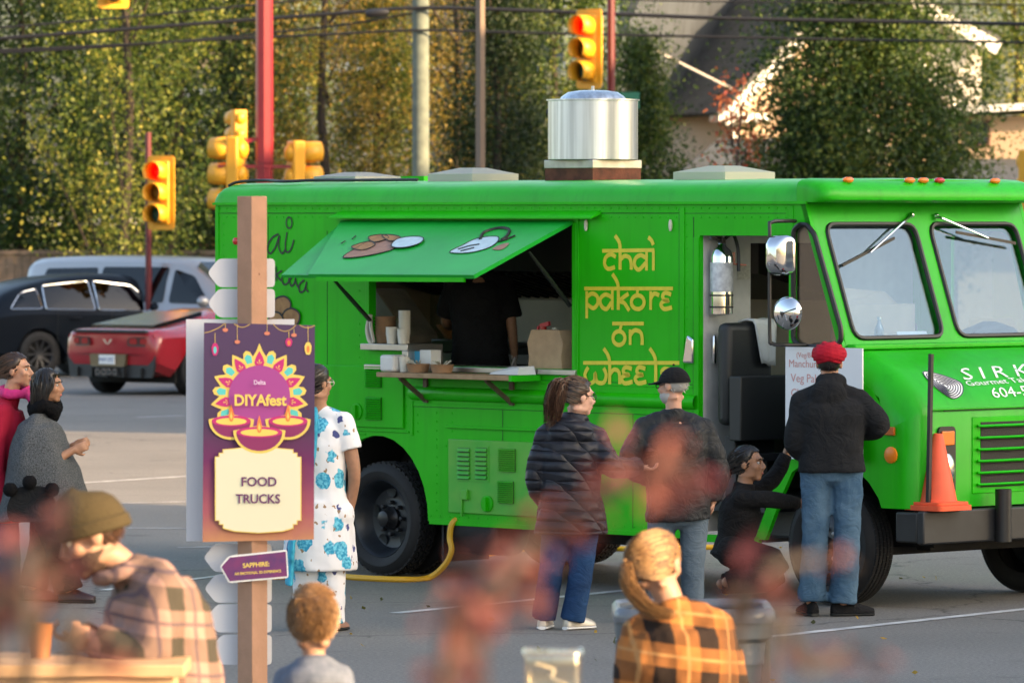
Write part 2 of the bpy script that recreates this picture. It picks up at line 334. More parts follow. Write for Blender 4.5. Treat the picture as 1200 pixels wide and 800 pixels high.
# visor over the windscreen
vp = [(4.16, 2.862), (4.27, 2.855), (4.36, 2.835), (4.42, 2.795), (4.445, 2.75), (4.435, 2.715), (4.40, 2.697), (4.33, 2.702), (4.16, 2.71)]
rings = []
for y, k in ((-.012, .25), (-.01, .45), (.0, .7), (.04, .9), (.11, 1.0), (2.10, 1.0), (2.17, .9), (2.21, .7), (2.22, .45), (2.222, .25)):
    rings.append([(4.16 + (x - 4.16) * (.35 + .65 * k), y, 2.705 + (z - 2.705) * (.4 + .6 * k)) for x, z in vp])
MB().loft(rings).build('visor', GREEN2, TP, smooth=45)
for px, py, mm in ((990, 216, AMBER), (1062, 217, AMBER), (1078, 217, AMBER), (1097, 217, REDL), (1162, 217, AMBER)):
    p = FX(px, py, 4.33)
    MB().ball((0, 0, 0), (.028, .05, .022), 6).build('marker_light', mm, TP, loc=(4.36, p.y, 2.85))
# sloping windscreen frame
KX = .36
fw = lambda u, w, d: (4.27 + (2.57 - w) * KX - d, u, w - d * .1)
panes = [rpoly([(.137, 1.79), (1.03, 1.79), (1.03, 2.553), (.137, 2.553)], .09), rpoly([(1.18, 1.79), (2.073, 1.79), (2.073, 2.553), (1.18, 2.553)], .09)]
MB().prism([[(.0, 1.70), (WID, 1.70), (WID, 2.71), (.0, 2.71)]] + panes, .04, fw).build('windscreen_frame', GREEN2, TP, smooth=20)
def gasket(pts3, r, name, parent, m=BLACK):
    return MB().tube(pts3 + pts3[:2], r, 6, cap=False).build(name, m, parent)
WGL = glassmat('windscreen_glass', (.74, .82, .88), .085, gtint=(.76, .92, 1.05))
for pn in panes:
    w = MB().prism([pn], .006, lambda u, w_, d: fw(u, w_, .02 + d)).build('windscreen', WGL, TP)
    gasket([fw(u, w_, -.004) for u, w_ in pn], .017, 'gasket', w)
w = MB().prism([swin], .006, lambda u, w_, d: (u, .014 + d, w_)).build('quarter_window', glassmat('quarter_glass', (.75, .72, .66), .10), TP)
gasket([(u, -.003, w_) for u, w_ in swin], .018, 'gasket', w)
MB().prism([rpoly([(3.6, 1.7), (4.35, 1.7), (4.12, 2.5), (3.6, 2.5)], .08)], .006, lambda u, w_, d: (u, WID - .02 + d, w_)).build('quarter_window', GLASS, TP)
# wipers
for base, tip, b0, b1 in (((1068, 252), (1020, 296), (987, 311), (1048, 279)), ((1097, 253), (1158, 279), (1120, 272), (1190, 285))):
    def q(p, o): v = _hit(p[0], p[1], (4.27 + o, 0, 2.57), (1, 0, KX)); return v
    wp = MB().tube([q(base, .03), q(((base[0] * .9 + tip[0] * .1), (base[1] * .9 + tip[1] * .1)), .055), q(tip, .045)], [.012, .010, .006], 6).build('wiper', CHROME, TP)
    MB().bar(q(b0, .03), q(b1, .03), .008, .02).build('blade', BLACK, wp)
    MB().ball(q(base, .02), .022, 6).build('pivot', CHROME, wp)
# nose with rounded shoulders
hood = [(4.50, 1.735), (4.70, 1.700), (4.95, 1.575), (5.10, 1.45), (5.185, 1.35), (5.205, 1.29), (5.205, .675)]
rings = []
rr = .17
for y in [0, .004, .015, .035, .065, .1, .135, .17, .4, 1.105, 1.8, 2.04, 2.075, 2.11, 2.145, 2.175, 2.195, 2.206, 2.21]:
    e = min(y, WID - y); i = rr - math.sqrt(max(0, rr * rr - (rr - min(e, rr)) ** 2))
    rings.append([(x - i * (1.0 if k > 2 else .3) * (0 if k < 1 else 1), y, z - (i * (1.0 if k < 5 else .4) if k < 6 else 0)) for k, (x, z) in enumerate(hood)])
MB().loft(rings, cap=False, closed=False).build('hood', GREEN2, TP, smooth=60)
MB().box(4.575, 4.66, .03, WID - .03, 1.715, 1.752).build('cowl', GREEN2, TP, bevel=.01)
# seam and front plate
MB().box(5.190, 5.2185, .17, WID - .17, 1.322, 1.336).build('hood_lip', GREEN2, TP, bevel=.004)
MB().box(5.2, 5.2085, .30, WID - .30, 1.316, 1.3225).build('hood_seam', INK, TP)
# grille
MB().box(5.2, 5.212, .58, WID - .58, .76, 1.27).build('grille_surround', GREEN, TP, bevel=.004)
MB().box(5.205, 5.216, .66, WID - .66, .80, 1.235).build('grille_core', mat('radiator', (.02, .018, .017), .7, bump=.6, bscale=120), TP)
for k in range(6):
    z = 1.21 - k * .078
    MB().tube([(5.222, .62, z), (5.236, .66, z), (5.236, WID - .66, z), (5.222, WID - .62, z)], (.016), 6, flat=.6).build('grille_bar', GREEN, TP)
# lamps
for s in (0, 1):
    yy = .315 if s == 0 else WID - .315
    hl = MB().prism([rrect(yy - .085, yy + .085, .76, 1.215, .035)], .02, lambda u, w, d: (5.203 + d, u, w)).build('headlight', BLACK, TP)
    MB().box(5.222, 5.236, yy - .062, yy + .062, 1.09, 1.185).build('turn_lens', AMBER, hl, bevel=.006)
    MB().ball((5.222, yy, .925), (.03, .075, .115), 10).build('lens', glassmat('lamp_glass', (.8, .85, .9), .45, .08), hl)
    MB().ball((5.215, yy, .925), (.02, .07, .105), 8).build('reflector', CHROME, hl)
p = S(1044, 505); MB().box(p.x - .045, p.x + .045, -.022, 0, p.z - .028, p.z + .028).build('side_marker', mat('dull_amber', (.45, .10, .01), .3), TP, bevel=.006)
p = S(1045, 533); MB().lathe([(.055, 0), (.055, .012), (.045, .018)], 20, M=Matrix.Translation((p.x, 0, p.z)) @ Matrix.Rotation(R(90), 4, 'X')).build('reflector', mat('orange_reflector', (.8, .22, .01), .35), TP)
# bumper
bm_ = MB().box(5.24, 5.30, -.005, 2.215, .445, .665)
bm_.box(5.05, 5.24, -.005, .05, .455, .655).box(5.05, 5.24, 2.165, 2.215, .455, .655)
bump = bm_.build('bumper', mat('black_painted_steel', (.018, .019, .021), .5, var=.3, vscale=5), TP, bevel=.012)
for y in (.745, 1.48):
    MB().tube([(5.34, y, .44), (5.34, y, .79)], .055, 14).build('bumper_post', BLACK, bump)
p = FX(1088, 415, 5.27)
MB().bar((5.27, .075, .66), (5.27, .10, 1.70), .026).build('bumper_rod', BLACK, bump)
# rub rail
rings = []
for x, k in ((.33, .2), (.34, .7), (.37, 1), (3.22, 1)):
    rings.append([(x, -.045 * k * math.sin(R(a)), 1.335 + .05 * k * math.cos(R(a))) for a in range(0, 181, 22)])
MB().loft(rings, closed=False, cap=False).build('rub_rail', GREEN, TP, smooth=60)
MB().box(-1.79, -.55, -.01, 0, .40, .43).build('skirt_edge', GREEN, TP); MB().box(.55, 3.24, -.01, 0, .40, .43).build('skirt_edge', GREEN, TP)
# panel seams and trim strips on the side
def strip(x0, x1, z0, z1, d=.008, name='trim_strip', m=GREEN): return MB().box(x0, x1, -d, 0, z0, z1).build(name, m, TP, bevel=.002)
strip(3.055, 3.10, 1.39, 2.66); strip(2.03, 2.07, 1.42, 2.62); strip(3.19, 3.238, .44, 2.46); strip(-1.785, -1.75, .44, 2.68)
strip(.345, .375, 1.03, 1.28); strip(-.13, -.10, 1.42, 2.5); strip(.36, 3.18, 1.43, 1.45, .004); strip(.36, 3.18, 1.24, 1.262, .004); strip(-1.7, 3.05, 2.63, 2.642, .005)
strip(-1.2, -.13, 1.02, 1.03, .005); strip(2.08, 3.05, .98, .992, .004)
strip(4.083, 4.12, 1.15, 2.68, .006)
SEAM = mat('panel_seam', (.004, .07, .004), .7)
for x0, x1, z0, z1 in ((3.046, 3.054, 1.4, 2.66), (2.075, 2.081, .45, 1.26), (1.30, 1.305, .98, 1.24), (-.55, -.545, 1.05, 2.5), (-1.2, -1.195, .45, 2.6), (.36, 3.18, 1.236, 1.240), (.36, 3.18, 1.452, 1.456), (-1.75, 4.05, 2.624, 2.628), (2.60, 2.604, .45, 1.24), (3.182, 3.188, .45, 2.6)): MB().box(x0, x1, -.002, .001, z0, z1).build('panel_seam', SEAM, TP)
# louvred panels
def louvre(parent, x0, x1, z0, z1, n, m=GREEN):
    fr = MB().box(x0, x1, -.022, -.016, z0, z1).build('louvre_plate', DARK, parent)
    h = (z1 - z0) / n
    for k in range(n):
        z = z0 + (k + .5) * h
        MB().add([(x0, -.022, z - h * .42), (x1, -.022, z - h * .42), (x1, -.038, z - h * .30), (x0, -.038, z - h * .30), (x0, -.023, z + h * .40), (x1, -.023, z + h * .40)],
                 [(0, 1, 2, 3), (3, 2, 5, 4), (0, 3, 4), (1, 5, 2)]).build('louvre', m, fr, smooth=None)
def R4(a, b): p = S(*a); q = S(*b); return p.x, q.x, q.z, p.z
def latch(parent, px, py, r=.05):
    p = S(px, py); l = MB().lathe([(r, 0), (r, .01), (r * .8, .012)], 16, M=Matrix.Translation((p.x, -.016, p.z)) @ Matrix.Rotation(R(90), 4, 'X')).build('latch', GREEN, parent)
    MB().box(p.x - r * .25, p.x + r * .25, -.05, -.026, p.z - r * .8, p.z + r * .8, M=None).build('latch_grip', GREEN, l)
x0, x1, z0, z1 = R4((372, 427), (474, 502))
d1 = MB().box(x0, x1, -.016, 0, z0, z1).build('access_door', GREEN, TP, bevel=.005)
strip(x0 - .02, x1 + .05, z0 - .03, z0 - .018, .01)
louvre(d1, *R4((431, 428), (449, 454)), 10); louvre(d1, *R4((431, 465), (449, 492)), 10); latch(d1, 420, 482, .06)
x0, x1, z0, z1 = R4((527, 514), (652, 607))
d2 = MB().box(x0, x1, -.016, 0, z0, z1).build('access_door', GREENP, TP, bevel=.005)
x0, x1, z0, z1 = R4((524, 498), (652, 506)); strip(x0, x1, z0, z1, .02)
fpan = MB().box(*[R4((537, 521), (575, 565))[i] for i in (0, 1)], -.02, -.016, *[R4((537, 521), (575, 565))[i] for i in (2, 3)]).build('louvre_frame', GREENP, d2)
louvre(d2, *R4((539, 524), (553, 562)), 7, GREENP); louvre(d2, *R4((560, 524), (573, 562)), 7, GREENP)
louvre(d2, *R4((587, 525), (606, 553)), 11, GREENP); louvre(d2, *R4((586, 563), (604, 590)), 11, GREENP); latch(d2, 573, 590, .06)
p = S(548, 577); MB().box(p.x - .03, p.x + .03, -.04, -.016, p.z - .05, p.z + .02).box(p.x - .045, p.x - .03, -.03, -.016, p.z - .17, p.z).build('hasp', GREENP, d2, bevel=.004)
# rivets
rv = MB()
def rivets(x0, x1, z0, z1, n):
    for k in range(n):
        t = k / max(1, n - 1); x = x0 + (x1 - x0) * t; z = z0 + (z1 - z0) * t; r = .009
        rv.add([(x - r, 0, z), (x, 0, z - r), (x + r, 0, z), (x, 0, z + r), (x, -.006, z)], [(0, 1, 4), (1, 2, 4), (2, 3, 4), (3, 0, 4)])
for z in (2.662, 2.60): rivets(-1.74, 4.05, z, z, 74)
for z in (1.44, 1.25): rivets(.4, 3.0, z, z, 30)
for x in (3.12, 2.95, 2.12, .62, .78, -1.70, 3.16): rivets(x, x, .5, 1.2, 12)
for x in (.30, .42): rivets(x, x, 1.06, 1.24, 4)
for x in (3.12, 2.05, -1.70, -1.5, -.2): rivets(x, x, 1.5, 2.55, 14)
rivets(-1.7, .3, 1.43, 1.43, 22); rivets(.56, 3.2, .46, .46, 28); rivets(4.10, 4.10, 1.2, 2.6, 16); rivets(.62, 2.9, .965, .965, 24)
rivets(3.80, 4.08, .48, 1.0, 8)
rv.build('rivets', GREEN, TP, kind='stuff', smooth=None)
# wheels
def wheel(x, y, z, r, w, rimr, front, side):
    T = Matrix.Translation((x, y, z)) @ Matrix.Rotation(R(90) * side, 4, 'X')   # lathe axis points out of the truck
    wh = bpy.data.objects.new('wheel', None); col.objects.link(wh); wh.parent = TP; wh.location = (x, y, z); wh.rotation_euler = (R(90) * side, 0, 0)
    h = w / 2
    pr = [(rimr, h - .035), (rimr + .02, h - .012), (rimr + .07, h), (r - .07, h - .002), (r - .03, h - .018), (r - .014, h - .04)]
    for k in range(4):
        a = h - .04 - (k + .5) * (w - .08) / 4; g_ = .008
        pr += [(r - .012, a + g_ + .012), (r - .022, a + g_), (r - .022, a - g_), (r - .012, a - g_ - .012)]
    pr += [(r - .014, -h + .04), (r - .03, -h + .018), (r - .07, -h + .002), (rimr + .05, -h), (rimr, -h + .03)]
    ty = MB().lathe(pr, 56, cap=False).build('tyre', RUBBER, wh, smooth=40)
    tr = MB(); nb = 46 if not front else 60
    for k in range(nb):
        for j in range(5):
            a0 = 2 * math.pi * (k + (.5 if j % 2 else 0) + .08) / nb; a1 = a0 + 2 * math.pi / nb * (.66 if not front else .93)
            z0 = -h + .03 + j * (w - .06) / 5 + .004; z1 = z0 + (w - .06) / 5 - .010
            def pp(a, rad, zz): return (rad * math.cos(a), rad * math.sin(a), zz)
            edge = .012 if j in (0, 4) else 0
            rt = r - edge * .3
            sk = (a1 - a0) * (.35 if not front else .05) * (1 if j % 2 else -1)
            vs_ = [pp(a0, r - .025, z0), pp(a1, r - .025, z0), pp(a1 + sk, r - .025, z1), pp(a0 + sk, r - .025, z1), pp(a0, rt, z0), pp(a1, rt, z0), pp(a1 + sk, rt, z1), pp(a0 + sk, rt, z1)]
            tr.add(vs_, [(4, 5, 6, 7), (0, 1, 5, 4), (1, 2, 6, 5), (2, 3, 7, 6), (3, 0, 4, 7)])
    tr.build('tread', RUBBER, ty, smooth=None, kind='stuff')
    RIM = mat('rim_dark', (.010, .013, .018), .42, var=.35, vscale=7, bump=.08, bscale=25)
    if not front:
        rp = [(rimr + .012, h - .03), (rimr + .004, h - .022), (rimr - .012, h - .04), (rimr - .03, .02), (rimr - .06, -.03), (.16, -.045), (.13, -.04), (.10, -.03), (.0, -.03)]
    else:
        rp = [(rimr + .012, h - .03), (rimr + .004, h - .022), (rimr - .012, h - .05), (rimr - .03, h - .07), (.19, h - .02), (.15, h + .0), (.12, h + .012), (.0, h + .012)]
    rm = MB().lathe(rp, 40, cap=False).build('rim', RIM, wh, smooth=40)
    hb = h + .01 if front else .02
    MB().lathe([(.085, -.04), (.085, hb - .02), (.06, hb + .005), (.055, hb + .05), (.03, hb + .06), (0, hb + .06)], 20, cap=False).build('hub', mat('hub_metal', (.03, .03, .032), .35, .6), wh, smooth=40)
    nn = 8
    for k in range(nn):
        a = 2 * math.pi * k / nn
        MB().lathe([(.016, 0), (.016, .04), (.008, .045)], 6).build('lug_nut', DARK if not front else mat('lug_metal', (.25, .25, .26), .4, .8), wh, loc=(.115 * math.cos(a), .115 * math.sin(a), (-.035 if not front else h + .005)))
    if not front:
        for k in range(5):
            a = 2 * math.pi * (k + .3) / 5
            MB().lathe([(.0, 0), (.042, 0), (.048, .004)], 14, cap=False).build('hand_hole_dark', INK, rm, loc=(.195 * math.cos(a), .195 * math.sin(a), -.032))  # black disc painted in for the dark of an open hole
    return wh
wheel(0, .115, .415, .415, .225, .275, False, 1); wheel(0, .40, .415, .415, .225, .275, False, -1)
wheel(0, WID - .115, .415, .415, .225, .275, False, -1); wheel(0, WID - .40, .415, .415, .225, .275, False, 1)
wheel(4.43, .135, .405, .405, .235, .265, True, 1); wheel(4.43, WID - .135, .405, .405, .235, .265, True, -1)
# wheel wells and underside
MB().loft([[(.55 * math.cos(R(180 - a)), y, .42 + .62 * math.sin(R(a))) for a in range(0, 181, 15)] for y in (.02, .62)], closed=False, cap=False).build('wheel_well', CHASSIS, TP)
MB().prism([[(.60 * math.cos(R(180 - a)), .40 + .64 * math.sin(R(a))) for a in range(0, 181, 15)]], .02, lambda u, w, d: (u, .62 + d, w)).build('wheel_well', CHASSIS, TP)
MB().prism([[(4.43 + .60 * math.cos(R(180 - a)), .40 + .6 * math.sin(R(a))) for a in range(0, 181, 15)]], .02, lambda u, w, d: (u, .40 + d, w)).build('wheel_well', CHASSIS, TP)
un = MB().box(-1.7, 5.2, .72, .80, .50, .62).box(-1.7, 5.2, WID - .80, WID - .72, .50, .62)
un.build('frame_rail', CHASSIS, TP)
MB().tube([(0, .3, .42), (0, WID - .3, .42)], .075, 10).ball((0, 1.1, .42), (.2, .2, .2), 8).build('rear_axle', CHASSIS, TP)
MB().bar((4.43, .25, .36), (4.43, WID - .25, .36), .10, .08).bar((4.62, .3, .36), (4.62, WID - .3, .36), .05, .05).bar((4.85, .5, .42), (4.85, WID - .5, .42), .12, .1).build('front_axle', CHASSIS, TP)
MB().tube([(.72, .16, .36), (1.25, .16, .36)], .17, 18).build('air_tank', CHASSIS, TP, bevel=.02)
MB().prism([[(1.55, .30), (2.5, .30), (2.55, .6), (1.5, .6)]], .45, lambda u, w, d: (u, .35 + d, w)).build('fuel_tank', CHASSIS, TP, bevel=.03)
MB().box(.62, .64, .05, .5, .13, .45).build('mud_flap', RUBBER, TP)
MB().box(3.25, 4.2, .45, 1.9, .38, .58).build('transmission', CHASSIS, TP, bevel=.04)
MB().box(4.0, 5.1, .62, 1.6, .42, .66).build('engine_pan', CHASSIS, TP, bevel=.05)
# door step well
MB().box(3.245, 3.84, .03, .40, .40, .425).box(3.245, 3.84, .40, .70, .58, .605).box(3.245, 3.84, .395, .41, .42, .60).build('door_step', mat('tread_plate', (.12, .12, .12), .5, .7, bump=.4, bscale=80), TP)
MB().box(3.245, 3.80, .0, .03, .385, .435).build('step_edge', GREEN, TP)
MB().box(3.21, 3.243, .036, .505, .45, 2.50).build('bulkhead', INNER, TP, bevel=.003)
MB().box(3.21, 3.243, 1.35, WID - .04, .66, 2.66).box(3.21, 3.243, .505, 1.35, 2.42, 2.66).build('bulkhead', INNER, TP)
MB().box(3.244, 4.12, .04, WID - .04, 2.62, 2.66).build('headliner', INNER, TP)
CEIL = MB().box(-1.75, 3.21, .04, WID - .04, 2.64, 2.68).build('ceiling_lining', KITCHEN, TP)
# dashboard, steering wheel, engine cover
MB().prism([[(4.15, 1.35), (4.56, 1.45), (4.56, 1.72), (4.28, 1.70), (4.15, 1.60)]], WID - .12, lambda u, w, d: (u, .06 + d, w)).build('dashboard', mat('dash_grey', (.34, .34, .33), .7), TP, bevel=.02)
MB().box(3.75, 4.50, .78, 1.40, .66, 1.15).build('engine_cover', mat('engine_cover_black', (.015, .015, .016), .7), TP, bevel=.05)
MB().box(4.15, 4.56, .05, .7, .66, 1.34).build('kick_panel', BLACK, TP)
sw = MB().tube([(4.02 + .06 * math.sin(R(a)), 1.62 + .2 * math.cos(R(a)), 1.62 + .19 * math.sin(R(a))) for a in range(0, 361, 15)], .014, 6, cap=False)
sw.bar((4.02, 1.44, 1.62), (4.02, 1.80, 1.62), .02).bar((4.02, 1.62, 1.62), (4.25, 1.62, 1.45), .05).build('steering_wheel', BLACK, TP)
# seats
def seat(x, y, folded):
    s_ = bpy.data.objects.new('seat', None); col.objects.link(s_); s_.parent = TP; s_.location = (x, y, .66)
    SV = mat('seat_vinyl', (.013, .014, .015), .5, bump=.1, bscale=12)
    MB().box(-.10, .02, -.23, .23, .52, 1.22).build('backrest', SV, s_, bevel=.05, seg=3)
    if folded: MB().box(.05, .16, -.25, .25, .42, .86).box(.04, .06, -.2, .2, .3, .5).build('cushion', SV, s_, bevel=.04, seg=3)
    else: MB().box(0, .48, -.23, .23, .40, .52).build('cushion', SV, s_, bevel=.04, seg=3)
    MB().box(-.05, .05, -.18, -.13, 0, .45).box(-.05, .05, .13, .18, 0, .45).box(.0, .2, -.2, .2, .28, .33).build('pedestal', DARK, s_)
    return s_
seat(3.47, .25, True); seat(3.55, 1.66, False)
# door handle on the sliding door edge, grab handle
p = S(809, 409)
MB().prism([[(p.x - .05, p.z - .10), (p.x + .05, p.z - .10), (p.x + .05, p.z + .07), (p.x - .01, p.z + .10)]], -.03, fs).build('door_handle', CHROME, TP, bevel=.015, seg=3)
p = S(823, 409, .1); MB().box(3.255, 3.285, .10, .13, p.z - .1, p.z + .1).build('door_handle', CHROME, TP, bevel=.012)
# mirrors on their black bracket
mp = [S(932, 259, -.02), S(920, 259, -.20), S(903, 261, -.34), S(902, 275, -.36), S(902, 390, -.36), S(905, 402, -.34), S(915, 404, -.2), S(945, 404, -.02)]
mir = MB().tube(catmull(mp, 3), .013, 8).build('mirror_bracket', BLACK, TP)
c = S(917, 299, -.32)
mrings = []
for t_, k in ((0, .72), (.01, .95), (.03, 1.0), (.07, .92), (.10, .70), (.115, .4)):
    mrings.append([(c.x + u * k * .75 - .15 * t_, c.y + .03 - t_ + u * k * .35, c.z + w * k) for u, w in rrect(-.095, .095, -.135, .135, .05)])
MB().loft(mrings).build('mirror_head', CHROME, mir, smooth=60)
c = S(923, 367, -.34)
MB().lathe([(0, .05), (.04, .047), (.08, .034), (.108, .012), (.112, 0), (.105, -.006)], 28, M=Matrix.Translation(c) @ Matrix.Rotation(R(90), 4, 'X') @ Matrix.Rotation(R(12), 4, 'Y')).build('convex_mirror', CHROME, mir, smooth=60)
rim_ = MB()
for a in (20, 140, 262): rim_.bar(c + Vector((0, -.058, 0)), c + Vector((.10 * math.cos(R(a)), -.02, .10 * math.sin(R(a)))), .006)
rim_.ball(c + Vector((0, -.055, 0)), .014, 5).build('mirror_spider', DARK, mir)
# awning: hinged panel propped out over the hatch, with its gutter above
AW = -.95
A = [S(398, 262), S(672, 261), S(555, 321, AW), S(363, 321, AW)]
hl_, hr = Vector((-.40, -.02, 2.575)), Vector((2.02, -.02, 2.575))
ol, orr = Vector((.30, AW, 2.196)), Vector((2.0, AW, 2.203))
AWM = mat('awning_green_paint', (.008, .32, .03), .36, var=.14, vscale=2.2, spec=.3, bump=.12, bscale=3, detail=6)
awn = MB()
nrm = (orr - hr).cross(hl_ - hr).normalized()
if nrm.z < 0: nrm = -nrm
def slab(mb, P, t, mi=0):
    n = len(P); mb.add([p for p in P] + [p - nrm * t for p in P], [tuple(range(n)), tuple(reversed(range(n, 2 * n)))] + [(i, (i + 1) % n, n + (i + 1) % n, n + i) for i in range(n)], mi)
slab(awn, [hl_.lerp(hr, .0) + Vector((.02, 0, 0)), hr, orr, ol], .028)
aw = awn.build('awning', AWM, TP, smooth=20)
lf = MB(); off = Vector((0, 0, -.034))
q1 = hl_ + off; q2 = Vector((.5, -.02, 2.575)) + off; q3 = Vector((.45, AW * .93, 2.222)) + off; q4 = Vector((-.06, AW * .93, 2.222)) + off
slab(lf, [q1, q2, q3, q4], .022); lf.build('awning_flap', AWM, aw, smooth=20)
MB().bar(ol + Vector((.08, .01, -.035)), orr + Vector((-.1, .01, -.035)), .02, .03).build('awning_lip', GREEN, aw)
gx0, gx1 = S(395, 258).x, 2.27
MB().add([(gx0 + .05, 0, 2.645), (gx1 + .02, 0, 2.645), (gx1, -.085, 2.60), (gx0, -.085, 2.60), (gx0, -.085, 2.588), (gx1, -.085, 2.588), (gx1 + .02, 0, 2.62), (gx0 + .05, 0, 2.62)], [(0, 1, 2, 3), (3, 2, 5, 4), (4, 5, 6, 7), (1, 6, 5, 2), (0, 3, 4, 7)]).build('awning_gutter', GREEN, TP, smooth=None)
def st(a, b, n='awning_strut'): MB().tube([a, Vector(a).lerp(Vector(b), .55), b], [.016, .016, .009], 8).build(n, BLACK, aw)
st((1.96, .02, 1.98), (2.0, -.42, 2.36)); st((-.06, -.01, 1.84), (.42, AW * .9, 2.19))
for px in (688, 787):
    p = S(px, 264); MB().ball((p.x, -.012, p.z), (.014, .014, .045), 6).build('hook', CREAM, TP)
# hatch frame, sill, ledge, shelf
MB().box(-.12, -.085, -.012, .06, 1.50, 2.56).build('hatch_frame', GREEN, TP, bevel=.003)
MB().box(2.01, 2.05, -.012, .06, 1.50, 2.56).build('hatch_frame', GREEN, TP, bevel=.003)
MB().box(-.12, 2.06, -.03, .42, 1.495, 1.533).build('counter', STEEL, TP, bevel=.004)
MB().box(-.085, .42, -.10, .25, 1.64, 1.685).box(.36, .42, -.10, .25, 1.535, 1.64).build('ledge', STEEL, TP, bevel=.004)
MB().box(-.085, .36, -.02, .02, 1.535, 1.64).build('ledge_panel', GREEN, TP)
sh = MB().box(.305, 1.672, -.30, -.012, 1.455, 1.49).build('shelf', WOOD, TP, bevel=.004)
MB().box(1.673, 1.70, -.30, -.012, 1.45, 1.492).build('shelf_end', GREEN2, sh)
for px in (500, 601):
    x = S(px, 450).x
    MB().box(x - .02, x + .02, -.02, 0, 1.27, 1.455).bar((x, -.02, 1.29), (x, -.26, 1.45), .02, .03).bar((x, -.01, 1.452), (x, -.27, 1.452), .03, .012).build('bracket', mat('bracket_brown', (.10, .07, .05), .6), sh)
# kitchen seen through the hatch
MB().box(-1.75, 3.2, WID - .06, WID - .04, .66, 2.64).build('kitchen_lining', KITCHEN, TP)
MB().box(-1.752, -1.74, 1.34, WID - .06, .66, 2.64).build('kitchen_lining', KITCHEN, TP)
kx0 = S(600, 300, 2.1).x
EQB = mat('equipment_black', (.10, .09, .08), .35, .3, var=.3); EQS = mat('equipment_steel', (.46, .41, .35), .35, .2, var=.2)
MB().box(-1.72, 2.8, WID - .5, WID - .065, .66, 1.42).build('cooking_counter', EQB, TP, bevel=.01)
MB().box(-1.1, 1.6, WID - .075, WID - .065, 1.5, 1.97).build('splash_plate', mat('splash_steel', (.78, .68, .54), .3, .15, var=.1, vscale=3), TP)
hd = MB().prism([[(WID - .07, 2.00), (WID - .95, 2.20), (WID - .95, 2.62), (WID - .07, 2.62)]], 4.3, lambda u, w, d: (-1.7 + d, u, w)).build('extraction_hood', mat('hood_dark', (.05, .045, .04), .4, .5), TP)
for k in range(30):
    x = -1.5 + k * .10
    MB().bar((x, WID - .10, 2.002), (x, WID - .92, 2.19), .03, .03).build('filter_slat', mat('filter_black', (.014, .013, .012), .5), hd)
MB().box(-1.7, -.42, .85, 1.2, .66, 1.66).build('prep_cabinet', EQB, TP, bevel=.01)
MB().prism([[(-1.25, 1.66), (-.62, 1.66), (-.62, 1.72), (-.98, 2.06), (-1.25, 2.06)]], .3, lambda u, w, d: (u, .88 + d, w)).build('warmer', EQS, TP, bevel=.01)
MB().box(-.40, .02, .86, 1.2, .66, 1.60).build('fryer', EQS, TP, bevel=.01)
MB().box(-.38, .0, .88, 1.18, 1.602, 1.70).build('fryer_top', mat('warmer_steel', (.16, .14, .12), .3, .7), TP, bevel=.01)
MB().box(-.55, .1, WID - .52, WID - .1, 1.423, 1.62).box(-.55, .1, WID - .5, WID - .12, 1.62, 1.66).build('griddle', EQB, TP, bevel=.01)
MB().tube([(-.75, WID - .3, 1.42), (-.75, WID - .3, 1.66)], .13, 16).build('stock_pot', mat('pot_black', (.03, .03, .03), .35, .5), TP)
for k in range(3):
    MB().box(-.48 + k * .2, -.36 + k * .2, WID - .54, WID - .522, 1.50, 1.57).build('control_plate', WHITE, TP)
MB().box(.6, 2.0, .44, .9, .66, 1.48).build('serving_counter', EQS, TP, bevel=.01)
# roof fittings
VENTS = []
def hatchlid(px0, px1, py, y, z0, h, m=VLID):
    xa, xb = S(px0, py, y).x, S(px1, py, y).x; cx = (xa + xb) / 2; w2 = (px1 - px0) / 165 / 2.83; VENTS.append((cx, y, w2))
    MB().add([(cx - w2, y - w2, z0), (cx + w2, y - w2, z0), (cx + w2, y + w2, z0), (cx - w2, y + w2, z0), (cx - w2, y - w2, z0 + h * .55), (cx + w2, y - w2, z0 + h * .55), (cx + w2, y + w2, z0 + h * .55), (cx - w2, y + w2, z0 + h * .55), (cx - w2 * .3, y - w2 * .3, z0 + h), (cx + w2 * .3, y - w2 * .3, z0 + h), (cx + w2 * .3, y + w2 * .3, z0 + h), (cx - w2 * .3, y + w2 * .3, z0 + h)],
             [(0, 1, 5, 4), (1, 2, 6, 5), (2, 3, 7, 6), (3, 0, 4, 7), (4, 5, 9, 8), (5, 6, 10, 9), (6, 7, 11, 10), (7, 4, 8, 11), (8, 9, 10, 11)]).build('roof_vent', m, TP, smooth=None)
hatchlid(365, 473, 212, .95, 2.86, .075, leafmat0('grey_vent_lid', (.5, .5, .48))); hatchlid(500, 610, 214, .95, 2.86, .10); hatchlid(790, 908, 212, .95, 2.86, .10)
for ob in (ROOF, CEIL):                                       # light wells added under the vents to brighten the kitchen
    for cx, y, w2 in VENTS[:2]:
        cut = MB().box(cx - w2 + .03, cx + w2 - .03, y - w2 + .03, y + w2 - .03, 2.5, 2.95).build('cut', GREEN, TP); md = ob.modifiers.new('well', 'BOOLEAN'); md.object = cut; md.operation = 'DIFFERENCE'
        me = mesh_of(ob); ob.modifiers.clear(); ob.data = me; bpy.data.objects.remove(cut)
fy = 1.07; fx = 1.13
fan = bpy.data.objects.new('exhaust_fan', None); col.objects.link(fan); fan.parent = TP; fan.location = (fx, fy, 2.86)
MB().box(-.245, .245, -.245, .245, 0, .09).build('fan_curb', RUST, fan)
MB().box(-.25, .25, -.25, .25, .09, .15).build('fan_base', mat('fan_base_metal', (.40, .38, .35), .45, .8, var=.25, vscale=9), fan, bevel=.004)
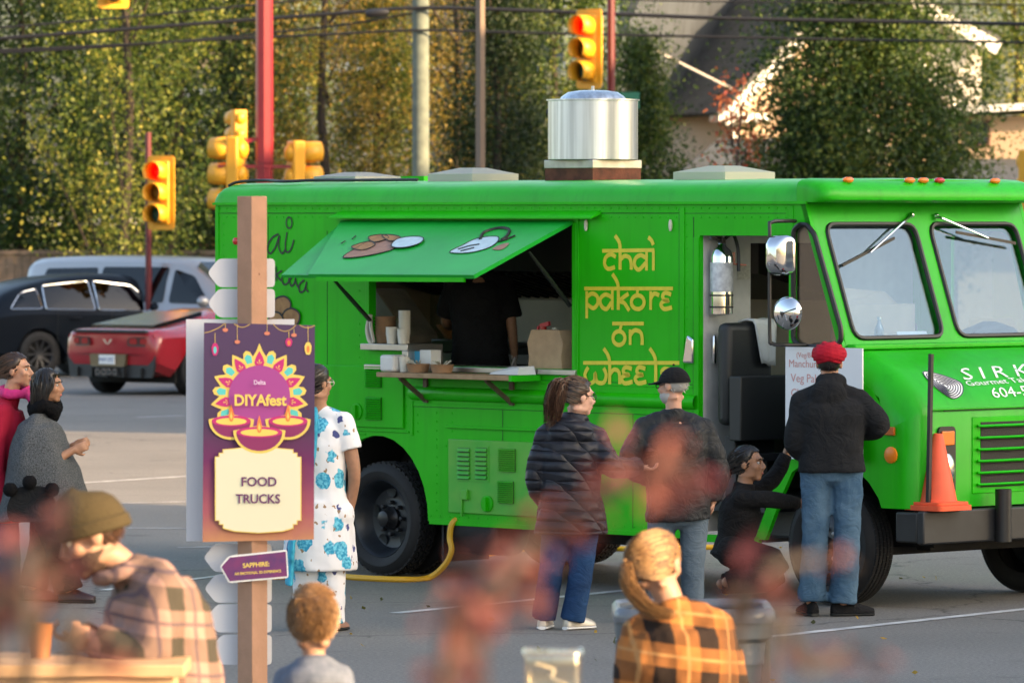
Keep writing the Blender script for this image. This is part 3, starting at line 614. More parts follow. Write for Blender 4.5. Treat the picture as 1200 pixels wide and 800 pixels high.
MB().lathe([(.30, .15), (.325, .155), (.325, .575), (.338, .578), (.338, .588), (.24, .59), (.225, .61), (.18, .64), (.10, .652), (0, .655)], 56, cap=False).build('fan_drum', GALV, fan, smooth=30)
MB().tube([(0, 0, .65), (0, 0, .685)], .012, 8).build('fan_bolt', GALV, fan)
a = R(-165); MB().tube([(.32 * math.cos(a), .32 * math.sin(a), .49), (.375 * math.cos(a), .375 * math.sin(a), .495)], .036, 14).build('fan_spigot', BLACK, fan)
# clearance light at the rear corner
MB().ball((-1.55, -.01, 2.42), (.03, .02, .03), 6).build('clearance_light', REDL, TP)
# ---------------------------------------------------------------- paintwork: lettering and drawings
def px2(pts, dx=0): return [(S(x + dx, y).x, S(x + dx, y).z) for x, y in pts]
let = MB(); dd = [0.0]
def stroke(mb, pts, w=.03, sm=True, dx=0, closed=False):
    P = px2(pts, dx); P = [(v[0], v[1]) for v in catmull([(a, b, 0) for a, b in P], 5, closed)] if sm else P
    if closed: P.append(P[0])
    dd[0] += .00008; ribbon(mb, P, w, fsm, dd[0])
def circ(cx, cy, rx, ry): return [(cx + rx * math.cos(R(a)), cy + ry * math.sin(R(a))) for a in range(-90, 270, 36)]
EPS = [(787, 345), (780, 343), (777, 347), (779, 351), (784, 352), (778, 353), (775, 357), (779, 362), (788, 360)]
for pts, sm in (([(706, 294), (767, 293)], 0), ([(722, 301), (716, 298), (710, 302), (709, 310), (713, 315), (721, 313)], 1), ([(721, 276), (726, 284), (727, 294), (727, 316)], 1), ([(727, 305), (732, 300), (738, 302), (740, 309), (740, 316)], 1),
        ([(757, 302), (751, 299), (745, 303), (744, 311), (749, 316), (757, 308)], 1), ([(758, 294), (758, 317)], 0), ([(766, 293), (766, 317)], 0), ([(760, 278), (764, 282), (766, 287)], 1),
        ([(685, 338), (789, 338)], 0), ([(688, 341), (688, 373)], 0), ([(688, 348), (694, 344), (700, 347), (701, 355), (696, 361), (689, 357)], 1), ([(717, 348), (710, 345), (704, 350), (705, 358), (711, 362), (717, 354)], 1), ([(718, 340), (718, 363)], 0),
        ([(718, 321), (723, 329), (725, 338), (725, 363)], 1), ([(737, 344), (727, 352), (732, 355), (738, 364)], 1), ([(748, 338), (747, 345)], 0), ([(763, 341), (763, 363)], 0), ([(763, 350), (767, 344), (773, 346)], 1), (EPS, 1),
        ([(718, 379), (755, 379)], 0), ([(729, 379), (727, 387)], 0), ([(739, 386), (739, 404)], 0), ([(739, 393), (744, 387), (751, 389), (753, 396), (753, 404)], 1),
        ([(684, 425), (802, 425)], 0), ([(690, 430), (686, 439), (690, 449), (697, 446), (698, 437), (700, 447), (708, 448), (711, 439), (708, 431)], 1), ([(708, 408), (713, 416), (715, 425), (715, 450)], 1), ([(715, 439), (720, 433), (726, 436), (727, 450)], 1),
        ([(x - 46, y + 87) for x, y in EPS], 1), ([(x - 30, y + 87) for x, y in EPS], 1), ([(762, 408), (767, 416), (769, 425), (769, 450)], 1), ([(786, 433), (779, 432), (776, 437), (783, 441), (785, 446), (780, 450), (774, 447)], 1)):
    stroke(let, pts, .030 if sm else .026, bool(sm))
stroke(let, circ(748, 354, 7.5, 8), .03, True, closed=True); stroke(let, circ(726, 396, 7, 8), .03, True, closed=True)
o = let.build('lettering', YELLOWP, TP, smooth=None, fix=False, label='yellow letters reading chai pakore on wheels')
ink = MB()
for pts in ([(327, 274), (319, 279), (314, 290), (317, 297), (323, 290), (328, 276), (327, 289), (331, 297), (335, 292)], [(337, 272), (335, 286), (336, 295), (341, 293), (345, 281)], [(324, 312), (324, 329)], [(331, 317), (325, 322), (330, 329)], [(336, 319), (331, 325), (333, 333), (338, 331), (339, 323), (335, 320)],
            [(345, 322), (340, 328), (342, 335), (346, 330), (348, 316), (347, 330), (351, 338)], [(357, 328), (351, 334), (352, 342), (357, 340), (360, 330), (359, 338), (362, 342)], [(296, 262), (287, 266), (285, 285), (290, 296), (299, 292)], [(304, 256), (304, 296)], [(304, 282), (309, 277), (312, 282), (312, 296)], [(289, 309), (289, 338)], [(289, 311), (298, 311), (298, 321), (290, 324)], [(312, 322), (305, 326), (305, 334), (311, 333), (313, 322), (314, 334)]):
    stroke(ink, pts, .014)
stroke(ink, circ(339.5, 261, 3.4, 6.5), .012, True, closed=True)
ink.build('handwriting', INK, TP, smooth=None, fix=False, kind='stuff')
def blob(name, pts, m, y0, mb=None, w=.014, edge=INK, parent=TP):
    P = [(v[0], v[1]) for v in catmull([(a, b, 0) for a, b in px2(pts)], 4, True)]
    b = MB().prism([P], -.001, lambda u, w_, d: (u, y0 + d, w_)).build(name, m, parent, smooth=None)
    if edge:
        e = MB(); ribbon(e, P + [P[0]], w, lambda u, w_, d: (u, y0 - .003, w_)); e.build('outline', edge, b, smooth=None, fix=False)
PAK = mat('pakora_brown', (.22, .10, .03), .6, c2=(.36, .19, .06), vscale=16)
blob('painted_pakora', [(322, 352), (333, 347), (341, 353), (340, 364), (330, 371), (320, 366)], PAK, -.006)
blob('painted_pakora', [(334, 366), (343, 361), (352, 367), (351, 378), (342, 384), (332, 378)], PAK, -.011)
blob('painted_pakora', [(318, 368), (328, 366), (334, 374), (331, 384), (319, 384)], PAK, -.015)
# drawings on the awning (cone of fritters with dip, kettle)
du = (hr - hl_).normalized(); ov = ((orr - hr).normalized())
def hitA(px, py, o=.003):
    r = Vector(((px - 600) / FPX, 1, -(py - YH) / FPX)); c0 = Vector((0, 0, CAMH)); pw = TM @ hr; nw = TM.to_3x3() @ nrm
    w = c0 + r * ((pw - c0).dot(nw) / r.dot(nw)) + nw * o; return TM.inverted() @ w
def adraw(name, pts, m, o, closed=True, k=4, outline=True):
    P = catmull([hitA(x, y, o) for x, y in pts], k, True)
    n = len(P); cen = sum(P, Vector()) / n
    d = MB().add([cen] + P, [(0, i + 1, (i + 1) % n + 1) for i in range(n)]).build(name, m, aw, smooth=None)
    if outline: MB().tube([p + nrm * .001 for p in P] + [P[0], P[1]], .004, 4, cap=False).build('outline', INK, d)
CONE = mat('drawn_brown', (.28, .15, .10), .6, var=.2, vscale=20); SKY = mat('drawn_pale_blue', (.42, .55, .62), .5, var=.1, vscale=20)
adraw('drawn_paper_cone', [(402, 302), (418, 291), (440, 280), (456, 277), (466, 281), (463, 291), (450, 296), (425, 301)], CONE, .003)
for i, q in enumerate(([(412, 290), (432, 284), (440, 288), (425, 294)], [(432, 279), (448, 276), (456, 280), (440, 285)], [(448, 277), (462, 277), (470, 280), (458, 284)])): adraw('drawn_fritter', q, PAK, .006 + .002 * i)
adraw('drawn_dip_bowl', [(459, 289), (466, 282), (482, 279), (496, 280), (494, 286), (480, 291), (465, 292)], SKY, .012)
adraw('drawn_kettle', [(527, 296), (542, 288), (556, 281), (570, 278), (584, 278), (582, 285), (570, 292), (548, 297)], SKY, .003)
adraw('drawn_label', [(577, 292), (590, 286), (597, 286), (588, 293)], CONE, .004, outline=False)
hk = MB()
for pts, w in (([(563, 281), (568, 273), (585, 268), (597, 270), (594, 278), (588, 282)], .012), ([(584, 284), (592, 282), (599, 279), (604, 277)], .007), ([(537, 293), (550, 289), (562, 287)], .005), ([(540, 295), (556, 291)], .005), ([(400, 286), (405, 283)], .004), ([(413, 281), (417, 277)], .004)):
    hk.tube(catmull([hitA(x, y, .006) for x, y in pts], 4), w, 5)
hk.build('drawn_kettle_handle', INK, aw)
# bonnet sign: patterned oval, name and phone number
WPT = mat('white_vinyl', (.80, .82, .82), .5)
def hood_z(x):
    for (a, za), (b, zb) in zip(hood[:-1], hood[1:]):
        if a <= x <= b and b > a: return za + (zb - za) * (x - a) / (b - a)
    return 1.3
def hood_hit(px, py, o=.005):
    lo, hi = 4.6, 5.18
    for _ in range(40):
        m_ = (lo + hi) / 2; p = FX(px, py, m_)
        if p.z > hood_z(m_): hi = m_
        else: lo = m_
    p = FX(px, py, lo); return Vector((lo + .6 * o, p.y, hood_z(lo) + .8 * o))
def hoodtext(s, px0, px1, pyb, pyt, sp=1.0):
    c = bpy.data.curves.new('txt', 'FONT'); c.body = s; c.size = 1; c.space_character = sp; c.resolution_u = 2
    t = bpy.data.objects.new('txt', c); col.objects.link(t); me = mesh_of(t); bpy.data.objects.remove(t)
    V = np.array([v.co[:] for v in me.vertices]); x0, x1 = V[:, 0].min(), V[:, 0].max(); y0, y1 = 0.0, .7
    for v in me.vertices:
        fx_ = (v.co.x - x0) / (x1 - x0); fy_ = (v.co.y - y0) / (y1 - y0)
        px = px0 + (px1 - px0) * fx_ + 6 * (fy_ - .5) * -1; py = pyb + (pyt - pyb) * fy_ - 7 * (px - px0) / 100
        v.co = hood_hit(px, py, .006)
    me.materials.clear(); me.materials.append(WPT); o = bpy.data.objects.new('bonnet_lettering', me); col.objects.link(o); o.parent = TP
hoodtext('S I R K O', 1127, 1236, 446, 432, 1.0); hoodtext('Gourmet Takeout', 1132, 1226, 453, 447); hoodtext('604-597', 1162, 1224, 467, 455)
ovp = catmull([(p[0], p[1], 0) for p in ((1081, 437), (1088, 436), (1110, 442), (1127, 450), (1128, 462), (1118, 468), (1106, 462), (1090, 449))], 4, True)
ovp = [(p.x, p.y) for p in ovp]
cx_, cy_ = 1108, 453
ov3 = [hood_hit(x, y, .004) for x, y in ovp]; n = len(ov3)
ov_ = MB().add([hood_hit(cx_, cy_, .004)] + ov3, [(0, i + 1, (i + 1) % n + 1) for i in range(n)]).build('bonnet_oval', WPT, TP, smooth=None)
rg = MB()
for k in range(1, 8):
    f = k / 7.2; rg.tube([hood_hit(cx_ + (x - cx_) * f, cy_ + (y - cy_) * f, .006) for x, y in ovp] + [hood_hit(cx_ + (ovp[0][0] - cx_) * f, cy_ + (ovp[0][1] - cy_) * f, .006)], .0035, 4, cap=False)
rg.build('oval_rings', mat('navy_ink', (.02, .02, .06), .5), ov_)
# ---------------------------------------------------------------- unseen blocks added right of the view to throw the long shade
def shade_block(name, label, p0, p1, s0, s1, h, m):
    q = Vector((math.cos(R(SUN_AZ)), math.sin(R(SUN_AZ)), 0)); d = Vector((math.sin(R(SUN_AZ)), -math.cos(R(SUN_AZ)), 0))
    M = Matrix((q, d, Vector((0, 0, 1)))).transposed().to_4x4()
    b = thing(name, label, 'building'); b.matrix_world = M @ Matrix.Translation((p0, s0, 0)) if False else M
    MB().box(p0, p1, s0, s1, 0, h).build('wall', m, b); MB().box(p0 - .2, p1 + .2, s0 - .2, s1 + .2, h, h + .25).build('roof', DARK, b)
    n = int((p1 - p0) / 3)
    for k in range(n):
        for z in (1.0, h * .55):
            MB().box(p0 + k * 3 + .8, p0 + k * 3 + 2.2, s0 - .04, s0 - .001, z, z + 1.5).build('window', GLASSDK, b)
    return b
GLASSDK = mat('dark_window', (.02, .025, .03), .08)
STUCCO = mat('beige_stucco', (.42, .36, .29), .9, var=.08, bump=.2)
shade_block('shade_caster', 'unseen beige block added to shade the truck', 19.8, 43.9, 14, 28, 4.0 + 32 * math.tan(R(SUN_EL)), STUCCO)
shade_block('shade_caster', 'unseen long grey block added to shade the parked cars', 58.5, 84.0, -18, -6, 2.0 + 31 * math.tan(R(SUN_EL)), mat('grey_stucco', (.35, .35, .34), .9))
shade_block('shade_caster', 'unseen tall grey block added to shade the lower trees', 84.2, 97.5, -12, 2, 1.8 + 38 * math.tan(R(SUN_EL)), mat('grey_stucco', (.35, .35, .34), .9))

# ---------------------------------------------------------------- trees
def leafmat(name, cols, trans=.35, clump=False):
    m = bpy.data.materials.new(name); m.use_nodes = True; nt = m.node_tree; nt.nodes.clear(); L = nt.links.new
    o = nt.nodes.new('ShaderNodeOutputMaterial'); gi = nt.nodes.new('ShaderNodeNewGeometry'); rp = nt.nodes.new('ShaderNodeValToRGB')
    el = rp.color_ramp.elements
    for i, c in enumerate(cols):
        e = el[i] if i < 2 else el.new(1); e.position = i / (len(cols) - 1); e.color = (*c, 1)
    if clump:                                                  # one tone per spray, painting lit and shaded sprays into the crown
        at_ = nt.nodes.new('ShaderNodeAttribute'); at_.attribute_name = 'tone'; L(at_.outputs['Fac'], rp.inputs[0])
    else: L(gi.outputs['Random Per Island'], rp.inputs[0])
    d = nt.nodes.new('ShaderNodeBsdfPrincipled'); d.inputs['Roughness'].default_value = .55; t = nt.nodes.new('ShaderNodeBsdfTranslucent'); mx = nt.nodes.new('ShaderNodeMixShader'); mx.inputs[0].default_value = trans
    L(rp.outputs[0], d.inputs['Base Color']); L(rp.outputs[0], t.inputs[0]); L(d.outputs[0], mx.inputs[1]); L(t.outputs[0], mx.inputs[2]); L(mx.outputs[0], o.inputs[0]); return m
def leaf_mesh(name, pts, size, m, rng, droop=.2, aspect=.6, tone=None):
    n = len(pts); d = rng.normal(size=(n, 3)); d[:, 2] -= droop; d /= np.linalg.norm(d, axis=1)[:, None]
    u = np.cross(d, rng.normal(size=(n, 3))); u /= np.linalg.norm(u, axis=1)[:, None]
    nn = np.cross(d, u)
    L = size * rng.uniform(.7, 1.35, n)[:, None]; W = L * aspect * .5
    V = np.empty((n, 4, 3)); V[:, 0] = pts; V[:, 1] = pts + d * L * .5 + u * W + nn * L * .06; V[:, 2] = pts + d * L; V[:, 3] = pts + d * L * .5 - u * W + nn * L * .06
    me = bpy.data.meshes.new(name); me.vertices.add(n * 4); me.vertices.foreach_set('co', V.reshape(-1)); me.loops.add(n * 4); me.loops.foreach_set('vertex_index', np.arange(n * 4, dtype=np.int32))
    me.polygons.add(n); me.polygons.foreach_set('loop_start', np.arange(0, n * 4, 4, dtype=np.int32))
    if tone is None: tone = rng.uniform(0, 1, n)
    at_ = me.attributes.new('tone', 'FLOAT', 'POINT'); at_.data.foreach_set('value', np.repeat(tone, 4).astype(np.float32))
    me.update(); me.validate(); me.materials.append(m); return me
BARK = mat('bark', (.035, .026, .02), .9, var=.4, vscale=10, bump=.5, bscale=30)
def tree(name, label, px, d, base_z, top_z, r, m, n=16000, nc=260, shape='egg', size=.12, up=.6, seed=0, dens=14, group='street trees along the road behind the truck', trunk=.12):
    rng = np.random.default_rng(seed); x0 = (px - 600) * d / FPX
    t = thing(name, label, 'tree', (x0, d, 0), 0, group); h = top_z - base_z
    nc = int(nc * .6)
    # limb skeleton
    tk = MB(); zt = np.linspace(0, top_z * .93, 9)
    lean = rng.normal(size=2) * .02
    tk.tube([(lean[0] * z + .06 * math.sin(z * 1.3 + seed), lean[1] * z, z) for z in zt], [trunk * (1 - .9 * z / top_z) + .012 for z in zt], 8)
    C = []
    def rad(f):
        if shape == 'egg': return r * (math.sin(math.pi * min(1, .12 + f * .86)) ** .7) * (1.12 - .35 * f)
        if shape == 'cone': return r * (1 - f) ** .75 * (.55 + .45 * min(1, f * 6)) + .06
        if shape == 'column': return r * (min(1, f * 5 + .35)) * (1 - f ** 3) ** .5
        return r
    for k in range(nc):
        f = rng.uniform(0, 1) ** .9; a = rng.uniform(0, 2 * math.pi); q = rad(f) * rng.uniform(.25, 1.0) ** .5 * rng.uniform(.8, 1.18)
        C.append((q * math.cos(a), q * math.sin(a), base_z + f * h))
    for k in range(0, nc, 7):
        c = C[k]; z0 = max(base_z * .6, c[2] - .6 - .5 * math.hypot(c[0], c[1]) * up * 2); z0 = min(z0, top_z * .9)
        tk.tube([(0, 0, z0), (c[0] * .5, c[1] * .5, z0 + (c[2] - z0) * .4), c], [.035, .022, .006], 5)
    tk.build('trunk', BARK, t)
    n = int(n * 2.1); size *= .70
    C = np.array(C); w = rng.uniform(.4, 1.6, nc); idx = rng.choice(nc, n, p=w / w.sum())
    cs = rng.uniform(.14, .40, nc) * (r / 1.6) ** .5
    off = rng.normal(size=(n, 3)) * cs[idx][:, None]; off[:, 2] *= (1 + up)
    rd = np.linalg.norm(C[:, :2], axis=1)[idx] + .01
    out = C[idx][:, :2] / rd[:, None]; k2 = off[:, 2] * up * .35
    pts = C[idx] + off; pts[:, :2] += out * k2[:, None]
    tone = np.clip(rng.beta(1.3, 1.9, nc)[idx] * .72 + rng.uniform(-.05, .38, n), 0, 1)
    me = leaf_mesh('crown', pts, size, m, rng, tone=tone); o = bpy.data.objects.new('crown', me); col.objects.link(o); o.parent = t
    return t
LG = leafmat('leaves_green', [(.010, .026, .006), (.030, .066, .011), (.09, .145, .02), (.24, .25, .035)], .4, True)  # tree ramps mix shaded to sunlit foliage into the leaf colours
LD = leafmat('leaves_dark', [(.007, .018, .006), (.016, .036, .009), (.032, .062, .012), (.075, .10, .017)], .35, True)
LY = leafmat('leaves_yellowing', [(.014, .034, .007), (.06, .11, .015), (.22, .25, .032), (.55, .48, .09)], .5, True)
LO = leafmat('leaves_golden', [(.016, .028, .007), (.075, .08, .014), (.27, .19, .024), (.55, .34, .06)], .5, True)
LR = leafmat('leaves_red', [(.18, .04, .015), (.35, .09, .03), (.45, .16, .06), (.30, .05, .03)], .4)
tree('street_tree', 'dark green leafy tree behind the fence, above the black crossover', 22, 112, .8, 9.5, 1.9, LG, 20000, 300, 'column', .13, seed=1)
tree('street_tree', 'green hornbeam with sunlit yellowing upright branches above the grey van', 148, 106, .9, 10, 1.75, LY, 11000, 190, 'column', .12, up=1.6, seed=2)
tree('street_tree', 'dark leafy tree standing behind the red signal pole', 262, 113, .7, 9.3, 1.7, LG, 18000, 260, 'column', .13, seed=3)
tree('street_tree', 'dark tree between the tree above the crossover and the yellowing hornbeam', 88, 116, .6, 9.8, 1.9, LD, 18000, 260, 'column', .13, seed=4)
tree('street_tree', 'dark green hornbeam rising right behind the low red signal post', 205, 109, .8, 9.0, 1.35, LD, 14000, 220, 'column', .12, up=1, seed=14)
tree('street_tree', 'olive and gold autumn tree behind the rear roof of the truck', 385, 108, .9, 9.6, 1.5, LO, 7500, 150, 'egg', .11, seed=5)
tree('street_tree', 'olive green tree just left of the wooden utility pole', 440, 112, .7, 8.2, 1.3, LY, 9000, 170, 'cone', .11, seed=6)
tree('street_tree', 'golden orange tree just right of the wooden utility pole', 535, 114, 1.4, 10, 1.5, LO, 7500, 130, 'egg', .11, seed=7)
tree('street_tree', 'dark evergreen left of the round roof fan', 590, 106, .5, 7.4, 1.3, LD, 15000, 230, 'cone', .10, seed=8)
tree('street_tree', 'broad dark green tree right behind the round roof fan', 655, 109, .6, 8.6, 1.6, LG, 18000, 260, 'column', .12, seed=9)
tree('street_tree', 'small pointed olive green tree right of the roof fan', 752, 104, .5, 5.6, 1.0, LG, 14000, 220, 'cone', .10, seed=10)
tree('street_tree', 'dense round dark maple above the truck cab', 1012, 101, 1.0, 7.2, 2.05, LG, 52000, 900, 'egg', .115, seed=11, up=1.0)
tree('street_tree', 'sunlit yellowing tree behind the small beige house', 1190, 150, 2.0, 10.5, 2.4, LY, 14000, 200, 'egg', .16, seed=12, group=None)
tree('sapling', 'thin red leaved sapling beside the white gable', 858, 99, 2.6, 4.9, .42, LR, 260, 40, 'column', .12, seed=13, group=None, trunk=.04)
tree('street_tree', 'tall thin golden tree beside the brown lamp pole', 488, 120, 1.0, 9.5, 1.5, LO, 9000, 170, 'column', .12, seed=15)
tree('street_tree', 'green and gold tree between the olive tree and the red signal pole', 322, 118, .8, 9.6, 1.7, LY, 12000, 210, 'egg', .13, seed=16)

# ---------------------------------------------------------------- houses
def shingle(name, c):
    m = bpy.data.materials.new(name); m.use_nodes = True; nt = m.node_tree; b = nt.nodes['Principled BSDF']; L = nt.links.new
    tc = nt.nodes.new('ShaderNodeTexCoord'); br = nt.nodes.new('ShaderNodeTexBrick'); br.inputs['Scale'].default_value = 1.0
    br.inputs['Brick Width'].default_value = .45; br.inputs['Row Height'].default_value = .18; br.inputs['Mortar Size'].default_value = .012
    br.inputs['Color1'].default_value = (*c, 1); br.inputs['Color2'].default_value = (*[x * .72 for x in c], 1); br.inputs['Mortar'].default_value = (*[x * .4 for x in c], 1)
    sp = nt.nodes.new('ShaderNodeSeparateXYZ'); cb = nt.nodes.new('ShaderNodeCombineXYZ'); L(tc.outputs['Object'], sp.inputs[0]); L(sp.outputs[0], cb.inputs[0])
    ad = nt.nodes.new('ShaderNodeMath'); ad.operation = 'ADD'; L(sp.outputs[1], ad.inputs[0]); L(sp.outputs[2], ad.inputs[1]); L(ad.outputs[0], cb.inputs[1]); L(cb.outputs[0], br.inputs[0])
    L(br.outputs[0], b.inputs['Base Color']); b.inputs['Roughness'].default_value = .9; return m
def siding(name, c, row=.16):
    m = bpy.data.materials.new(name); m.use_nodes = True; nt = m.node_tree; b = nt.nodes['Principled BSDF']; L = nt.links.new
    b.inputs['Base Color'].default_value = (*c, 1); b.inputs['Roughness'].default_value = .75
    tc = nt.nodes.new('ShaderNodeTexCoord'); wv = nt.nodes.new('ShaderNodeTexWave'); wv.wave_type = 'BANDS'; wv.bands_direction = 'Z'; wv.wave_profile = 'SAW'; wv.inputs['Scale'].default_value = .314 / row
    L(tc.outputs['Object'], wv.inputs[0]); bp = nt.nodes.new('ShaderNodeBump'); bp.inputs['Strength'].default_value = .8; bp.inputs['Distance'].default_value = .02; L(wv.outputs['Fac'], bp.inputs['Height']); L(bp.outputs[0], b.inputs['Normal']); return m
SH_D = shingle('slate_shingles', (.058, .072, .092)); SH_B = shingle('tan_shingles', (.26, .20, .13)); SH_G = shingle('grey_shingles', (.10, .105, .11))
TRIM = mat('white_trim', (.78, .77, .74), .6); CREAMW = siding('cream_siding', (.55, .40, .28)); TAUPE = siding('taupe_siding', (.26, .20, .155)); GREYS = siding('grey_siding', (.22, .22, .21)); BEIGE = siding('beige_siding', (.36, .27, .19), .22)
def hwindow(parent, x0, x1, z0, z1, y, m=None):
    w = MB().box(x0, x1, y - .06, y - .001, z0, z1).build('window', TRIM, parent)
    MB().box(x0 + .08, x1 - .08, y - .075, y - .061, z0 + .08, z1 - .08).build('pane', m or GLASSDK, w)
    MB().box(x0 + .08, x1 - .08, y - .083, y - .076, (z0 + z1) / 2 - .025, (z0 + z1) / 2 + .025).build('glazing_bar', TRIM, w)
# large slate roofed house; its gable end in front takes the sun
D1 = 138.0
def V0(b): return Vector((b, 138.0, 0))
def h1(px, py, d=D1): v = at(px, py, d); return v.x, v.z
bx, _ = h1(900, 200); H1 = thing('house', 'large taupe house with slate roof and bright white gable boards', 'house', (bx, D1, 0))
xl = h1(738, 0)[0] - bx; xr = h1(1180, 0)[0] - bx; ze = h1(800, 128)[1]
MB().box(xl + 1.2, xr - .4, 0, 9, 0, ze - .6).build('wall', TAUPE, H1)
e0 = at(690, 128, 126) - V0(bx); e1 = at(985, 118, 152) - V0(bx); up_ = Vector((2.9, 1.6, 6.2))
MB().add([e0, e1, e1 + up_, e0 + up_, e0 + Vector((.1, .1, -.18)), e1 + Vector((.1, .1, -.18)), e1 + up_ + Vector((.1, .1, -.2)), e0 + up_ + Vector((.1, .1, -.2))], [(0, 1, 2, 3), (7, 6, 5, 4), (0, 4, 5, 1), (1, 5, 6, 2), (2, 6, 7, 3), (3, 7, 4, 0)]).build('roof', SH_D, H1, smooth=None)
MB().bar(e0 + Vector((0, 0, -.08)), e1 + Vector((0, 0, -.08)), .1, .2).build('gutter', TRIM, H1)
x0, z0 = h1(790, 186); x1, z1 = h1(806, 163); hwindow(H1, x0 - bx, x1 - bx, z0, z1, 0)
# dormer with tan roof in the sun
a = h1(735, 52); b_ = h1(812, 46); c_ = h1(806, -12); e_ = h1(726, -12)
MB().add([(a[0] - bx, -2.2, a[1]), (b_[0] - bx, -2.2, a[1] + .05), (c_[0] - bx, .4, c_[1] + .2), (e_[0] - bx, .4, c_[1] + .2), (a[0] - bx, -2.2, a[1] - .12), (b_[0] - bx, -2.2, a[1] - .08), (c_[0] - bx, 2, a[1]), (e_[0] - bx, 2, a[1])], [(0, 1, 2, 3), (0, 4, 5, 1), (4, 7, 6, 5), (1, 5, 6, 2), (0, 3, 7, 4), (2, 6, 7, 3)]).build('dormer_roof', SH_B, H1, smooth=None)
MB().box(a[0] - bx - .05, b_[0] - bx + .25, -2.35, -2.2, a[1] - .16, a[1] + .06).build('dormer_gutter', TRIM, H1)
dw = MB().box(a[0] - bx + .25, b_[0] - bx - .3, -1.9, 2.2, ze - 1.2, a[1] - .12).build('dormer_wall', siding('dormer_siding', (.50, .46, .40)), H1)
# front gable
DG = 131.0
def hg(px, py): v = at(px, py, DG); return v.x, v.z
lx, lz = hg(830, 138); ax_, az_ = hg(985, -24); rx_, rz_ = hg(1128, 128)
GH = thing('house', 'sunlit cream gable house with thick white rake boards behind the maple', 'house', (ax_, DG, 0), R(24))
L_ = (lx - ax_) / math.cos(R(24)); R_ = (rx_ - ax_) / math.cos(R(24))
MB().prism([[(L_ + .5, 0), (R_ - .5, 0), (R_ - .5, rz_ + .3), (0, az_ - .25), (L_ + .5, lz + .25)]], 6.0, lambda u, w, d: (u, d, w)).build('wall', CREAMW, GH, smooth=None)
for (xa, za) in ((L_, lz), (R_, rz_)):
    q0 = Vector((xa, 0, za)); q1 = Vector((0, 0, az_)); dn = (q1 - q0).normalized(); nv = Vector((-dn.z, 0, dn.x)); nv = nv if nv.z > 0 else -nv
    MB().add([q0 - nv * .28 + Vector((0, -.5, 0)), q1 - nv * .28 + Vector((0, -.5, 0)), q1 + Vector((0, -.5, 0)), q0 + Vector((0, -.5, 0)), q0 - nv * .28 + Vector((0, -.42, 0)), q1 - nv * .28 + Vector((0, -.42, 0)), q1 + Vector((0, -.42, 0)), q0 + Vector((0, -.42, 0))], [(0, 1, 2, 3), (7, 6, 5, 4), (0, 4, 5, 1), (2, 6, 7, 3), (0, 3, 7, 4), (1, 5, 6, 2)]).build('rake_board', TRIM, GH, smooth=None)
    MB().add([q0 + Vector((0, -.5, .0)), q1 + Vector((0, -.5, .0)), q1 + Vector((0, 6.2, 0)), q0 + Vector((0, 6.2, 0)), q0 + nv * .1 + Vector((0, -.5, .0)), q1 + nv * .1 + Vector((0, -.5, .0)), q1 + nv * .1 + Vector((0, 6.2, 0)), q0 + nv * .1 + Vector((0, 6.2, 0))], [(3, 2, 1, 0), (4, 5, 6, 7), (0, 1, 5, 4), (1, 2, 6, 5), (2, 3, 7, 6), (3, 0, 4, 7)]).build('roof', SH_G, GH, smooth=None)
MB().box(L_ - .02, L_ + 1.3, -.5, 0, lz - .12, lz + .06).build('eave_return', TRIM, GH)
MB().box(L_ + .5, L_ + .68, -.03, 0, 0, lz - .12).build('corner_board', TRIM, GH)
hwindow(GH, .2, 1.2, 3.0, 4.6, 0)
# second roof edge to the right of the maple
DR = 142.0
q0 = at(1076, 4, DR); q1 = at(1168, 58, DR)
RH = thing('house', 'house with a long white eave board seen right of the maple', 'house', (q0.x, DR, 0))
MB().prism([[(-4, 0), (q1.x - q0.x - .4, 0), (q1.x - q0.x - .4, q1.z - .1), (0, q0.z - .2), (-4, q0.z + 1.5)]], 5, lambda u, w, d: (u, d, w)).build('wall', siding('white_siding', (.62, .60, .55)), RH, smooth=None)
MB().bar(Vector((-3, -.45, q0.z + 1.63 - .0)), Vector((q1.x - q0.x, -.45, q1.z)), .12, .32).build('rake_board', TRIM, RH)
MB().bar(Vector((-3, 2.3, q0.z + 1.85)), Vector((q1.x - q0.x + .05, 2.3, q1.z + .22)), 5.6, .1).build('roof', SH_G, RH)
# porch roof in front of the slate house
q0 = at(772, 214, 128); q1 = at(882, 166, 128)
PH = thing('porch', 'dark shingled porch roof above the rear roof vent of the truck', 'porch', (q0.x, 128, 0)); wd = q1.x - q0.x
MB().add([(-.4, -2.5, q0.z - .5), (wd + 2.6, -2.5, q0.z - .5), (wd + 2.6, 1.6, q1.z + .1), (1.4, 1.6, q1.z + .1), (-.4, 1.6, q0.z - .5), (wd + 2.6, 1.6, q0.z - .5)], [(0, 1, 2, 3), (0, 3, 4), (1, 5, 2), (0, 4, 5, 1), (3, 2, 5, 4)]).build('roof', SH_D, PH, smooth=None)
for x in (.2, wd * .5, wd + 2): MB().box(x - .08, x + .08, -2.2, -2.04, 0, q0.z - .5).build('post', TRIM, PH)
